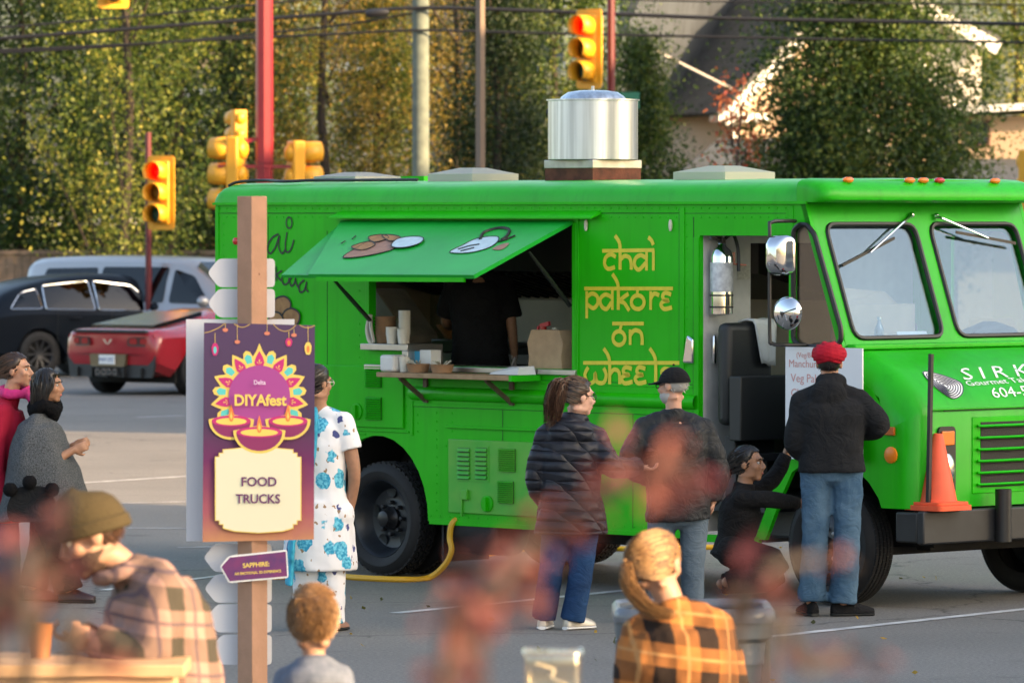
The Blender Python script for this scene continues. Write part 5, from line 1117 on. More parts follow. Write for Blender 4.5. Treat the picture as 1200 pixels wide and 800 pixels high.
    def legs(s, m, o=.018, name='trousers', vox=.0115, disp=.012, flare=0.0, hip=.012, low=0.0, label=None):
        J = s.J; mb = MB(); torso(mb, J['hl'], J['hr'], J['sl'], J['sr'], [(t, a + hip, b + hip) for t, a, b in s.prof if t <= .12])
        for a in 'lr':
            A = J['a' + a] + Vector((0, 0, low)); A.z = max(A.z, .06) if A.z < .16 else A.z; limb(mb, [J['h' + a], J['k' + a], A], [(.078 + o) * s.k, (.054 + o) * s.k, (.040 + o + flare) * s.k], end=False)
        return put(name, remesh(mb, vox, 3, disp, .09), m, s.o, label)
    def shoes(s, m, dirs, sole=None, L=.25):
        for a, d in zip('lr', dirs):
            A = s.J['a' + a]; d = Vector(d).normalized(); sd = Vector((-d.y, d.x, 0)); g_ = Vector((A.x, A.y, s.J.get('gz', Vector((0, 0, 0))).z))
            rings = []; rb = []
            for t, w, h in ((-.07, .022, .055), (-.055, .034, .075), (0, .038, .085), (.06, .040, .070), (.12, .046, .050), (.16, .044, .038), (.185, .030, .028)):
                c = g_ + d * t * L / .255
                rings.append([c + sd * w * math.cos(R(x)) + Vector((0, 0, .022 + max(0, h * math.sin(R(x))))) for x in range(0, 360, 24)])
                rb.append([c + sd * (w + .004) * math.cos(R(x)) + Vector((0, 0, .012 + .011 * math.sin(R(x)))) for x in range(0, 360, 24)])
            sh_ = MB().loft(rings).build('shoe', m, s.o, smooth=60); MB().loft(rb).build('sole', sole or INK, sh_, smooth=40)
    def cap_hair(s, m, front=.05, infl=1.06, low=-.035, n=260, length=.03, seed=1, flow=None, r=.0035, name='hair'):
        rng = np.random.default_rng(seed); mb = MB(); hs = s.hs
        # shell hugging the skull
        rings = []
        for i in range(1, 13):
            a = math.pi * i / 13; ring = []
            for k in range(26):
                b = 2 * math.pi * k / 26; x, y, z = math.sin(a) * math.cos(b), math.sin(a) * math.sin(b), math.cos(a)
                X, Y, Z = x * .079 * infl, -.012 + y * .099 * infl, .028 + z * .092 * infl
                lim = low + max(0, (Y + .02)) * 1.25
                if Z < lim: Z = lim; q = .82; X *= q; Y = Y * q - .005
                if Y > front and Z < .078: Y = front
                ring.append(s.P(X, Y, Z))
            rings.append(ring)
        mb.loft(rings)
        paths = []
        for a, b, c in scalp(rng, s.P, n, front, low, infl * 1.0):
            p = Vector((a, b, c)); nn = Vector((a, b + .012, c - .028)).normalized()
            paths.append(flow(p, nn, rng) if flow else [s.P(*(p + nn * 0)), s.P(*(p + nn * length * .5 + Vector((0, -.3, -.3)) * length)), s.P(*(p + nn * length * .6 + Vector((0, -.6, -.9)) * length))])
        strands(mb, paths, r * hs)
        return mb.build(name, m, s.o, smooth=50, fix=False)
def pony_flow(s, tie, tail, spread=.02, tr=.03):
    tie = Vector(tie)
    def f(p, nn, rng):
        t1 = p.lerp(tie, .4); t1 = t1 + (t1 - Vector((0, -.012, .028))).normalized() * .035; j = Vector(rng.normal(size=3)) * .006
        return [s.P(*q) for q in catmull([p, t1, tie + j], 3)]
    return f
def tail(s, m, pts, rad, n=220, r=.0035, seed=3, name='ponytail', tieM=None):
    rng = np.random.default_rng(seed); mb = MB(); pts = [Vector(p) for p in pts]; P0 = catmull(pts, 4); K = len(P0)
    mb.tube(P0, [max(.003, rad * .5 * (1 - .8 * i / K)) for i in range(K)], 8)
    for _ in range(n):
        o1 = Vector(rng.normal(size=3)); o1 *= rad * .55 / max(.6, o1.length); w = rng.uniform(.8, 1.35); kk = int(K * rng.uniform(.6, 1.0))
        pth = [P0[i] + o1 * (.35 + w * math.sin(math.pi * min(1, .1 + .8 * i / K))) + Vector(rng.normal(size=3)) * .002 for i in range(max(3, kk))]
        strands(mb, [pth], r)
    o = mb.build(name, m, s.o, smooth=50, fix=False)
    if tieM: MB().tube([P0[0] + (P0[1] - P0[0]) * .2, P0[0] + (P0[1] - P0[0]) * .9], rad * .62, 10).build('hair_tie', tieM, o)
    return o
def glasses(s, m=INK):
    mb = MB()
    for a in (-1, 1):
        mb.tube([s.P(a * .033 + .022 * math.cos(R(x)), .101 - .004 * abs(math.cos(R(x))), .006 + .018 * math.sin(R(x))) for x in range(0, 361, 30)], .0028, 5, cap=False); mb.tube([s.P(a * .055, .096, .010), s.P(a * .078, .04, .012), s.P(a * .080, -.008, .012)], .0028, 5)
    mb.tube([s.P(-.012, .103, .010), s.P(.012, .103, .010)], .0026, 5); return mb.build('glasses', m, s.o)
# 1 woman in quilted jacket with high ponytail
p = Person('woman in black quilted hooded jacket, dark jeans and silver shoes, brown ponytail', 36.05, (655, 738), dict(head=(678, 465, 0), sl=(640, 510, 0), sr=(699, 512, .05), el=(629, 560, .02), wl=(640, 590, .2), er=(716, 545, -.05), wr=(748, 547, .15), hl=(653, 602, .02), hr=(686, 602, 0), kl=(646, 668, -.02), kr=(681, 668, -.03), al=(637, 722, .05), ar=(671, 725, .0)), (.88, .45, -.08), skin=SK4, hand_r=((1, .2, -.2), (0, 0, 1), 1, 30))
def hoodx(mb, J): n = (J['sl'] + J['sr']) / 2; mb.ball(n + V((.0, -.11, .03)), (.145, .07, .09), 8); mb.ball(n + V((0, -.02, .10)), (.115, .10, .055), 8)
p.top(NAVYQ, .052, -.26, arm=.028, extra=hoodx, hemflare=.015, disp=.022); p.legs(DEN1, .024, flare=.016, low=-.01); p.shoes(mat('silver_shoe', (.50, .46, .40), .4, .4), [(.15, 1, 0), (.75, .65, 0)], WHITE, .24)
p.cap_hair(HBRN, .04, 1.10, -.045, 260, flow=pony_flow(p, (-.01, -.10, .05), None)); t0 = p.P(-.01, -.10, .055)
tail(p, HBRN, [t0, t0 + V((-.035, -.03, .005)), t0 + V((-.06, -.05, -.07)), t0 + V((-.075, -.05, -.16)), t0 + V((-.09, -.04, -.26))], .075, 520, .004); glasses(p)
# 2 man in cap
p = Person('man in black cap, black jacket and grey blue jeans with grey beard, beside the lettering', 36.7, (795, 742), dict(head=(789, 452, 0), sl=(756, 500, 0), sr=(824, 502, .0), el=(738, 540, -.05), wl=(760, 562, .12), er=(842, 548, 0), wr=(836, 584, .05), hl=(776, 600, 0), hr=(814, 600, 0), kl=(774, 668, -.04), kr=(812, 668, .0), al=(774, 735, .02), ar=(812, 737, .02)), (-.80, .58, -.05), female=False, skin=SK1, hand_l=((.4, .5, -.7), (1, 0, 0), -1, 40), hand_r=((-.1, .3, -1), (-1, 0, 0), 1, 40))
p.top(BLKJ, .045, -.10, arm=.026, disp=.026, dsc=.09); p.legs(DEN3, .022, flare=.012); p.shoes(BLKC, [(-.2, 1, 0), (.2, 1, 0)])
p.cap_hair(HGREY, .0, .99, -.045, 60, .008)
def ballcap(p, m):
    rings = []
    for i in range(1, 9):
        a = math.pi / 2 * i / 8.3; rings.append([p.P(.090 * math.sin(a) * math.cos(R(x)), -.012 + .112 * math.sin(a) * math.sin(R(x)), .012 + .112 * math.cos(a)) for x in range(0, 360, 15)])
    c = MB().loft(rings, cap=True).build('cap', m, p.o, smooth=60)
    top_, bot = [], []
    for k in range(13):
        a = R(15 + 150 * k / 12); top_.append(p.P(.085 * math.cos(a), -.01 + .104 * math.sin(a), .036)); bot.append(p.P(.080 * math.cos(a), .030 + .150 * math.sin(a) ** .6, .018))
    MB().add(top_ + bot + [q + p.u * -.006 for q in top_ + bot], [(i, i + 1, 14 + i, 13 + i) for i in range(12)] + [(26 + i, 39 + i, 40 + i, 27 + i) for i in range(12)] + [(13 + i, 14 + i, 40 + i, 39 + i) for i in range(12)]).build('brim', m, c, smooth=60)
    MB().ball(p.P(0, -.01, .134), .008, 5).build('button', m, c); return c
ballcap(p, BLKC); glasses(p)
b_ = MB(); b_.ball(p.P(0, .025, -.064), (.0625, .0735, .058), 10, M=p.M); b_.build('beard', mat('grey_beard', (.40, .38, .36), .9, bump=.5, bscale=150), p.o)
# 3 kneeling woman
p = Person('woman kneeling in black by the cab step, reaching for the menu board, low black ponytail', 37.5, (868, 690), dict(head=(877, 543, 0), sl=(868, 585, -.14), sr=(872, 583, .16), el=(903, 585, -.16), wl=(935, 590, -.02), er=(905, 562, .2), wr=(922, 532, .22), hl=(858, 646, -.12), hr=(862, 646, .12), kl=(912, 662, -.13), kr=(908, 676, .15), al=(852, 682, -.12), ar=(846, 684, .12)), (.95, -.30, .0), u=(-.05, 0, 1), skin=SK2, hand_l=((1, .1, .1), (0, 1, 0), 1, 30), hand_r=((.1, 0, 1), (1, 0, 0), 1, 45))
p.top(BLKC, .022, -.12, 'top', .014, hemflare=.02, disp=.012); p.legs(BLKC, .03, hip=.03)
p.cap_hair(HBLK, .045, 1.07, -.05, 240, flow=pony_flow(p, (0, -.105, -.03), None)); t0 = p.P(0, -.11, -.03)
tail(p, HBLK, [t0, t0 + V((-.04, -.01, -.05)), t0 + V((-.08, -.02, -.13)), t0 + V((-.12, -.02, -.22)), t0 + V((-.16, -.02, -.26))], .04, 200, tieM=mat('pale_tie', (.3, .4, .5), .6))
# 4 man in red turban
p = Person('man in red turban, black hoodie and blue jeans facing the menu board', 37.27, (975, 722), dict(head=(972, 426, 0), sl=(941, 470, 0), sr=(1006, 470, .02), el=(934, 520, .0), wl=(948, 528, .22), er=(1030, 498, .02), wr=(1000, 505, .26), hl=(957, 552, 0), hr=(993, 552, 0), kl=(956, 628, -.02), kr=(993, 628, -.03), al=(951, 704, 0), ar=(988, 706, .0)), (.12, 1, -.02), female=False, skin=SK3, hand_l=((.3, .7, .5), (1, 0, 0), -1, 40), hand_r=((-.4, .6, .5), (0, 1, 0), 1, 40), k=1.03)
def hood2(mb, J): n = (J['sl'] + J['sr']) / 2; mb.ball(n + V((-.02, -.11, .05)), (.125, .06, .10), 8); mb.ball(n + V((0, -.03, .13)), (.105, .10, .06), 8)
p.top(BLKF, .052, -.02, 'hoodie', .032, extra=hood2, disp=.022, collar=False, dsc=.12); p.legs(DEN2, .030, flare=.022, disp=.02); p.shoes(BLKC, [(-.3, 1, 0), (.95, .25, 0)], INK, .29)
tb = MB(); tb.ball(p.P(0, -.010, .062), (.107, .118, .080), 14, M=p.M)
for k in range(10):                                           # wound folds crossing at the back
    sgn = 1 if k % 2 else -1; t0_ = (k // 2) / 5; pts_ = []
    for j in range(19):
        a = R(-100 + 200 * j / 18) - R(90); h = -.042 + .021 * (k // 2) + sgn * .026 * math.sin(a + R(90)) + .010
        q = max(-.98, min(.98, h / .080)); w = math.sqrt(1 - q * q); pts_.append(p.P(.109 * w * math.cos(a), -.010 + .120 * w * math.sin(a), .062 + h))
    tb.tube(pts_, [.006 + .009 * math.sin(math.pi * j / 18) for j in range(19)], 8)
put('turban', remesh(tb, .005, 2, .004, .04), TURB, p.o); p.cap_hair(HBLK, .02, 1.03, -.05, 60, .01, name='hair')
# 5 woman in floral dress
p = Person('woman in white tunic with blue flowers and teal scarf, partly behind the festival poster', 35.9, (372, 742), dict(head=(371, 449, 0), sl=(345, 496, .1), sr=(402, 496, -.02), el=(338, 552, .15), wl=(345, 600, .2), er=(415, 552, -.02), wr=(409, 600, .05), hl=(355, 605, .05), hr=(394, 605, 0), kl=(360, 670, .03), kr=(388, 672, 0), al=(362, 728, .05), ar=(384, 732, 0)), (.72, .68, -.06), skin=SK2, hand_r=((-.1, .3, -1), (-1, 0, 0), 1, 35), k=1.05)
FL = floral('floral_print')
def skirt(mb, J):
    c = (J['hl'] + J['hr']) / 2; rg_ = []
    for z, r_ in ((.1, .19), (-.05, .21), (-.2, .225), (-.34, .235)): rg_.append([c + V((math.cos(R(a)) * (r_ + .012 * math.sin(R(a * 7)) * (1 if z < 0 else 0)), math.sin(R(a)) * r_ * .8, z)) for a in range(0, 360, 12)])
    mb.loft(rg_)
p.top(FL, .026, -.14, 'tunic', .026, sleeve=.55, extra=skirt, collar=False, disp=.014); p.legs(FL, .035, flare=.03, disp=.02); p.shoes(mat('sandal', (.25, .14, .10), .7), [(.6, .8, 0), (.6, .8, 0)])
p.cap_hair(HBLK, .045, 1.07, -.05, 220, flow=pony_flow(p, (0, -.105, -.02), None)); t0 = p.P(0, -.11, -.02); tail(p, HBLK, [t0, t0 + V((-.03, -.02, -.08)), t0 + V((-.05, -.02, -.2)), t0 + V((-.05, -.02, -.32))], .035, 120); glasses(p, mat('pale_frames', (.5, .45, .4), .3))
J = p.J; sc_ = MB(); path = [J['sl'] + V((.10, .12, -.12)), J['sl'] + V((.12, .02, .07)), J['sl'] + V((.13, -.14, .02)), J['sl'] + V((.12, -.19, -.2)), J['sl'] + V((.04, -.20, -.5)), J['hl'] + V((-.06, -.22, -.15)), J['hl'] + V((-.08, -.22, -.42))]
PP = catmull(path, 5); sc_.tube(PP, [(.075 + .012 * math.sin(i * 1.3), .022) for i in range(len(PP))], 14)
put('scarf', remesh(sc_, .009, 2, .02, .05), TEAL, p.o)
# 6 cook inside the truck
cd = tl(.36, .68, 0); cb = (cd.x * FPX / cd.y + 600); cD = cd.y
def cz(z): return YH + (CAMH - z) * FPX / cD
p = Person('cook in black t-shirt and clear gloves working inside the serving hatch', cD, (cb, cz(.66)), dict(head=(cb + 4, cz(2.32), .05), sl=(cb - 30, cz(2.10), .02), sr=(cb + 28, cz(2.10), -.02), el=(cb - 40, cz(1.86), .12), wl=(cb - 36, cz(1.80), .30), er=(cb + 36, cz(1.84), -.05), wr=(cb + 40, cz(1.60), .0), hl=(cb - 17, cz(1.56), 0), hr=(cb + 17, cz(1.56), 0), kl=(cb - 17, cz(1.1), 0), kr=(cb + 17, cz(1.1), 0), al=(cb - 17, cz(.75), 0), ar=(cb + 17, cz(.75), 0)), (-.2, -1, -.1), female=False, skin=SK2, hand_l=((.3, .3, .8), (0, 1, 0), -1, 30), hand_r=((.05, 0, -1), (-1, 0, 0), 1, 30), z0=.66, k=1.03)
p.top(BLKC, .045, -.10, 't_shirt', .032, sleeve=.9, collar=False, disp=.018); p.legs(BLKC, .025); p.cap_hair(HBLK, .03, 1.05, -.03, 80, .015)
p.J['gz'] = V((0, 0, .0)); p.shoes(BLKC, [(-.2, -1, 0), (.2, -1, 0)])
gl = MB(); hand(gl, p.J['wr'], (.05, 0, -1), (-1, 0, 0), 1, 30, 1.02); put('glove', remesh(gl, .005, 1), mat('clear_glove', (.5, .45, .42), .3), p.o)
# 7 woman in grey poncho
p = Person('woman in grey tweed poncho and black fur collar, beside the red coat', 38.65, (65, 704), dict(head=(56, 452, 0), sl=(40, 500, -.14), sr=(52, 498, .14), el=(46, 545, -.2), wl=(84, 528, -.15), er=(60, 540, .2), wr=(86, 522, .1), hl=(50, 588, -.09), hr=(54, 588, .09), kl=(66, 642, -.1), kr=(48, 640, .1), al=(80, 692, -.1), ar=(38, 688, .08)), (.97, -.24, -.02), skin=SK2, hand_l=((.8, 0, .3), (0, 1, 0), 1, 45), hand_r=((.7, -.3, .2), (0, 1, 0), 1, 50), hs=.96)
def poncho(mb, J):
    c = (J['sl'] + J['sr']) / 2; rg_ = []
    for z, rx, ry, cx in ((.05, .09, .11, 0), (.0, .15, .22, .0), (-.10, .19, .27, .0), (-.17, .21, .29, .0), (-.30, .25, .31, .02), (-.46, .29, .33, .03), (-.60, .31, .33, .0)):
        rg_.append([c + V((cx + math.cos(R(a)) * rx * (1 + .05 * math.sin(R(a * 5 + 40)) * -z * 2), math.sin(R(a)) * ry * (1 + .05 * math.sin(R(a * 5))), z + (.06 * math.cos(R(a)) if z < -.5 else 0))) for a in range(0, 360, 10)])
    mb.loft(rg_)
p.top(TWEED, .03, -.05, 'poncho', arms=False, extra=poncho, collar=False, disp=.02); p.legs(BLKC, .034, flare=.03)
p.shoes(mat('dark_shoe', (.03, .012, .012), .4), [(.97, -.2, 0), (.9, -.1, 0)], INK, .25)
fc = MB(); c0 = p.P(0, -.02, -.135)
for k in range(16): a = k / 16 * 2 * math.pi; fc.ball(c0 + V((.075 * math.cos(a), .085 * math.sin(a), -.02 + .02 * math.sin(a * 3))), .048, 7)
fc.ball(c0 + V((.06, -.03, -.05)), (.05, .05, .07), 7); put('fur_collar', remesh(fc, .008, 1, .02, .02), FUR, p.o)
def bob(s_, ln=.10):
    def f(pt, nn, rng):
        side = V((pt.x, pt.y + .02, 0)); side = side.normalized() if side.length > .01 else V((0, -1, 0)); q = V((0, -.012, .028)) + side * .10
        return [s_.P(*v) for v in catmull([pt, V((q.x, min(q.y, .06), .02)) + V(rng.normal(size=3)) * .006, V((q.x * 1.1, min(q.y * 1.1, .03), -.06)), V((q.x * 1.02, min(q.y, .02) - .01, -.06 - ln * rng.uniform(.5, 1)))], 3)]
    return f
p.cap_hair(HBLK, .05, 1.10, -.055, 420, flow=bob(p), r=.005)
bg = MB().prism([rpoly([(-.16, 0), (.14, 0), (.17, .10), (.10, .24), (-.12, .24), (-.18, .10)], .06)], .12, lambda u, w, d: (u, d, w)).build('handbag', BLKF, loc=at(38, 612, 38.25), bevel=.03, seg=3)
tag(bg, 'black bag with fur pompoms carried under the grey poncho', 'bag')
for x, z in ((-.02, .27), (.13, .22), (-.15, .22)): MB().ball((x, -.02, z), .05, 7).build('pompom', FUR, bg)
# 8 woman in red coat
p = Person('woman in red coat and bright pink scarf beside the woman in the poncho', 38.9, (8, 705), dict(head=(19, 434, 0), sl=(2, 486, -.16), sr=(8, 484, .16), el=(-8, 550, -.22), wl=(10, 590, -.2), er=(4, 548, .2), wr=(24, 585, .18), hl=(4, 590, -.09), hr=(6, 590, .09), kl=(10, 645, -.1), kr=(2, 645, .1), al=(14, 698, -.1), ar=(-10, 690, .1)), (.97, -.2, .02), skin=SK3, hand_l=((.4, 0, -1), (1, 0, 0), 1, 40))
p.top(REDC, .045, -.20, 'coat', .03, disp=.018); p.legs(DEN1, .022); p.shoes(BLKC, [(.97, -.2, 0), (.97, -.2, 0)])
p.cap_hair(HBRN, .045, 1.08, -.045, 300, flow=pony_flow(p, (0, -.12, -.01), None)); MB().ball(p.P(0, -.13, -.015), .042, 8).build('hair_bun', HBRN, p.o)
sc_ = MB(); c0 = p.P(0, -.01, -.14)
sc_.tube([c0 + V((.085 * math.cos(R(a)), .095 * math.sin(R(a)), .02 * math.sin(R(a)))) for a in range(0, 361, 20)], .035, 8, cap=False); sc_.tube(catmull([c0 + V((.07, -.06, 0)), c0 + V((.13, -.07, -.12)), c0 + V((.15, -.10, -.32)), c0 + V((.16, -.12, -.5))], 4), [(.045, .02)] * 13, 10)
put('scarf', remesh(sc_, .008, 2, .02, .04), PINKS, p.o)
sc_ = MB(); sc_.tube(catmull([c0 + V((.10, .0, -.03)), c0 + V((.16, .02, -.16)), c0 + V((.17, .02, -.30))], 4), [(.06, .03)] * 9, 10); put('blouse', remesh(sc_, .01, 2), CORAL, p.o)
# 9 man in plaid shirt and beanie
p = Person('man in olive beanie and pink grey plaid shirt bending over the high table', 19.0, (205, 1176), dict(head=(108, 628, 0), sl=(188, 697, -.17), sr=(160, 690, .20), el=(172, 768, -.22), wl=(112, 748, -.16), er=(140, 762, .24), wr=(95, 748, .16), hl=(222, 862, -.09), hr=(218, 862, .1), kl=(212, 1015, -.1), kr=(205, 1015, .12), al=(218, 1150, -.1), ar=(200, 1150, .12)), (-.93, -.10, -.40), u=(-.35, 0, .94), female=False, skin=SK5, hand_l=((-1, .1, .25), (0, 1, .3), -1, 75), hand_r=((-1, -.2, .1), (0, 0, 1), 1, 50), hs=1.02, vox=.006)
def collar9(mb, J): c = p.P(0, -.045, -.145); mb.tube([c + V((.075 * math.cos(R(a)), .085 * math.sin(R(a)), .03 * math.cos(R(a)))) for a in range(0, 361, 20)], .028, 8, cap=False)
p.top(PL1, .055, -.10, 'plaid_shirt', .03, disp=.03, vox=.010, extra=collar9, dsc=.11); p.legs(DEN1, .025); p.shoes(BLKC, [(-1, 0, 0), (-1, 0, 0)])
bn = MB(); rg_ = []
for i, (rx, z) in enumerate(((.088, .012), (.096, .03), (.097, .055), (.092, .085), (.083, .112), (.062, .138), (.036, .152), (.01, .158))):
    rg_.append([p.P(rx * (1 + (.012 if k % 2 else -.006)) * math.cos(R(k * 5)), -.014 + rx * 1.19 * (1 + (.012 if k % 2 else -.006)) * math.sin(R(k * 5)), z + .016 * math.sin(R(k * 5))) for k in range(72)])
bo = bn.loft(rg_).build('beanie', OLIVE, p.o, smooth=25)
rg_ = []
for rx, z in ((.093, .000), (.103, .006), (.104, .042), (.094, .050)):
    rg_.append([p.P(rx * (1 + (.010 if k % 2 else -.006)) * math.cos(R(k * 5)), -.014 + rx * 1.19 * math.sin(R(k * 5)), z + .016 * math.sin(R(k * 5))) for k in range(72)])
MB().loft(rg_).build('beanie_cuff', OLIVE, bo, smooth=25)
bd = MB(); bd.ball(p.P(0, .025, -.062), (.0635, .0745, .062), 12, M=p.M); bd.ball(p.P(0, .070, -.100), (.036, .026, .026), 8, M=p.M)
bd.ball(p.P(0, .098, -.047), (.030, .010, .007), 6, M=p.M); put('beard', remesh(bd, .005, 1, .006, .012), BEARD, p.o)
p.cap_hair(HBRN, -.02, 1.0, -.05, 200, .008)
wt = MB(); w_ = p.J['wl']; d_ = (p.J['wl'] - p.J['el']).normalized()
wt.tube([w_ - d_ * .045, w_ - d_ * .015], .043, 14).build('watch', mat('watch_teal', (.03, .12, .16), .3), p.o)
# 10 boy
p = Person('boy with short sandy hair in grey hooded top seen from behind', 20.0, (367, 1128), dict(head=(367, 728, 0), sl=(337, 796, 0), sr=(398, 796, 0), el=(326, 860, 0), wl=(335, 915, .08), er=(409, 860, 0), wr=(400, 915, .08), hl=(350, 925, 0), hr=(385, 925, 0), kl=(350, 1020, 0), kr=(385, 1020, 0), al=(350, 1105, 0), ar=(385, 1105, 0)), (.05, 1, -.05), skin=SK5, hs=.98, k=.76, vox=.007)
GH_ = mat('blue_grey_sweat', (.07, .09, .13), .95, c2=(.11, .13, .18), vscale=30, bump=.3, bscale=150)
def hood3(mb, J): n = (J['sl'] + J['sr']) / 2; mb.ball(n + V((0, -.07, .0)), (.11, .06, .065), 8); mb.ball(n + V((0, -.01, .05)), (.085, .085, .04), 8)
p.top(GH_, .035, -.1, 'hooded_top', .022, extra=hood3, collar=False, disp=.02); p.legs(DEN1, .02); p.shoes(BLKC, [(0, 1, 0), (0, 1, 0)], INK, .2)
def shorth(s_, ln):
    def f(pt, nn, rng):
        d = (nn * rng.uniform(.10, .35) + V((rng.normal() * .18, -.25, -.8 + rng.normal() * .2))).normalized(); l = ln * rng.uniform(.6, 1.3)
        if pt.z > .085: d = (nn * .35 + V((rng.normal() * .4, .6, .05))).normalized()
        return [s_.P(*pt), s_.P(*(pt + d * l * .5 + nn * .006)), s_.P(*(pt + d * l))]
    return f
p.cap_hair(HSAND, .06, 1.08, -.058, 5200, flow=shorth(p, .020), r=.0014)
# 11 woman in amber plaid
p = Person('blond ponytailed woman in amber and black plaid shirt seen from behind', 20.5, (800, 1107), dict(head=(771, 660, 0), sl=(752, 742, 0), sr=(838, 738, -.03), el=(742, 830, -.02), wl=(755, 900, .12), er=(858, 825, -.02), wr=(845, 895, .12), hl=(775, 880, 0), hr=(830, 880, 0), kl=(778, 985, 0), kr=(828, 985, 0), al=(778, 1085, 0), ar=(828, 1085, 0)), (.42, .88, -.10), skin=SK5, hs=1.0, vox=.007)
def collar11(mb, J): n = (J['sl'] + J['sr']) / 2; mb.tube([n + V((.09 * math.cos(R(a)) - .02, .08 * math.sin(R(a)), .055 + .02 * math.sin(R(a)))) for a in range(0, 361, 20)], .03, 8, cap=False)
p.top(PL2, .048, -.15, 'plaid_shirt', .03, extra=collar11, disp=.03, vox=.010, dsc=.1); p.legs(BLKC, .02); p.shoes(BLKC, [(0, 1, 0), (0, 1, 0)])
p.cap_hair(HBLD, .045, 1.04, -.055, 3600, flow=pony_flow(p, (-.055, -.11, .0), None), r=.0019); t0 = p.P(-.055, -.118, .0)
tail(p, HBLD, [t0, t0 + V((-.012, -.02, -.02)), t0 + V((-.005, -.025, -.08)), t0 + V((.035, -.04, -.14)), t0 + V((.09, -.06, -.175)), t0 + V((.16, -.07, -.185))], .034, 1100, .0020, tieM=mat('pink_tie', (.6, .22, .2), .6))
# ---------------------------------------------------------------- things on and around the truck
TMR = -YAW
def tthing(name, label, cat, x, y, z, group=None, rz=0): return thing(name, label, cat, tl(x, y, z), TMR + rz, group)
# traffic cone over the bumper rod
cp = FX(1097, 592, 5.22); cn = tthing('traffic_cone', 'orange traffic cone sitting on the black bumper', 'cone', 5.24, cp.y + .0, .667)
OR = mat('cone_orange', (.80, .10, .03), .55, var=.12, vscale=6)
MB().prism([rrect(-.165, .165, -.165, .165, .03)], .035, lambda u, w, d: (u, w, d)).build('cone_base', OR, cn, bevel=.008)
MB().prism([rrect(-.150, .150, -.150, .150, .03)], .02, lambda u, w, d: (u, w, .036 + d)).build('cone_base', OR, cn, bevel=.006)
MB().lathe([(.128, .057), (.124, .075), (.032, .50), (.026, .505), (.022, .49)], 32, M=Matrix.Rotation(R(0), 4, 'X')).build('cone_body', OR, cn, smooth=40)
# menu board
b0 = S(922, 406, -.06); b1 = S(1012, 541, -.06)
mbd = tthing('menu_board', 'white menu board with red marker writing held against the cab side', 'board', b0.x, -.06, b1.z); w_ = b1.x - b0.x; h_ = b0.z - b1.z
MB().box(0, w_, -.012, 0, 0, h_).build('panel', mat('board_white', (.72, .73, .76), .4), mbd)
fm = Matrix.Rotation(R(90), 4, 'X'); RM = mat('red_marker', (.58, .28, .26), .6)
for s_, x, z, sz in (('(Veg/Bee)', .10, h_ - .07, .05), ('Manchurian roll', .03, h_ - .135, .072), ('Veg Pakora', .05, h_ - .235, .08), ('Chai', .05, h_ - .335, .08), ('Samosa', .05, h_ - .43, .08), ('Bhel  8', .03, h_ - .53, .08), ('Butter', .03, h_ - .63, .07)):
    text('menu_line', s_, sz, RM, mbd, Matrix.Translation((x, -.0135, z)) @ fm, .0004, 'LEFT')['kind'] = 'stuff'
# fire extinguisher on the bulkhead
c = FX(834, 330, 3.36); ex_ = tthing('fire_extinguisher', 'chrome fire extinguisher with white label strapped to the cab bulkhead', 'extinguisher', 3.33, .125, 1.93)
MB().lathe([(.05, 0), (.078, .01), (.078, .40), (.07, .44), (.035, .47), (.03, .49)], 24).build('cylinder', CHROME, ex_, smooth=40)
MB().lathe([(.0795, .16), (.0795, .36)], 24, cap=False).build('label_sleeve', mat('label_white', (.7, .72, .74), .5, c2=(.35, .36, .4), vscale=22), ex_)
MB().box(-.02, .02, -.02, .02, .49, .53).bar((0, 0, .53), (.0, -.12, .57), .02).bar((0, 0, .51), (0, -.11, .53), .018).build('valve', BLACK, ex_)
MB().tube(catmull([(0, .03, .52), (.03, .08, .55), (.07, .09, .45), (.085, .08, .30)], 4), .012, 7).build('hose', BLACK, ex_)
for z in (.05, .13): MB().lathe([(.082, z), (.082, z + .012)], 20, cap=False).build('strap', DARK, ex_)
# towel on the seat, notice and hook on the bulkhead
tw = tthing('towel', 'white towel draped over the folded cab seat', 'towel', 3.47, .36, 1.86)
g_ = MB(); rows = []
for i in range(15):
    t = i / 14; ang = (t - .35) * 3.2; rows.append([(.085 + .0 if t > .45 else -.11, 0, 0) for _ in range(2)])
rows = []
for i, (xx, zz) in enumerate([(-.14, -.10), (-.14, -.03), (-.12, .03), (-.05, .045), (.02, .04), (.05, .01), (.055, -.06), (.06, -.13), (.065, -.20), (.07, -.26)]):
    sh = 0 if i < 6 else (i - 5) * .016
    rows.append([(xx + .008 * math.sin(k * 1.9 + i * .4), -.10 + sh * .9 + k * (.21 - sh * 1.2) / 7, zz + .006 * math.sin(k * 1.3) - (.02 * k / 7 if i > 7 else 0)) for k in range(8)])
g_.loft(rows, closed=False, cap=False); o = g_.build('cloth', mat('towel_white', (.62, .63, .62), .95, bump=.4, bscale=120), tw); md = o.modifiers.new('t', 'SOLIDIFY'); md.thickness = .012
nt_ = tthing('notice', 'small printed notice stuck on the cab bulkhead', 'notice', 3.2445, .43, 2.22); MB().box(0, .002, -.06, .06, -.05, .05).build('sheet', mat('notice_paper', (.55, .53, .45), .7, c2=(.35, .33, .28), vscale=60), nt_)
hk_ = tthing('key_hook', 'small red key hook on the cab bulkhead', 'hook', 3.2445, .30, 2.32); MB().box(0, .03, -.02, .02, -.04, .04).bar((.01, .0, -.04), (.015, .14, -.05), .012).build('hook_body', REDL, hk_)
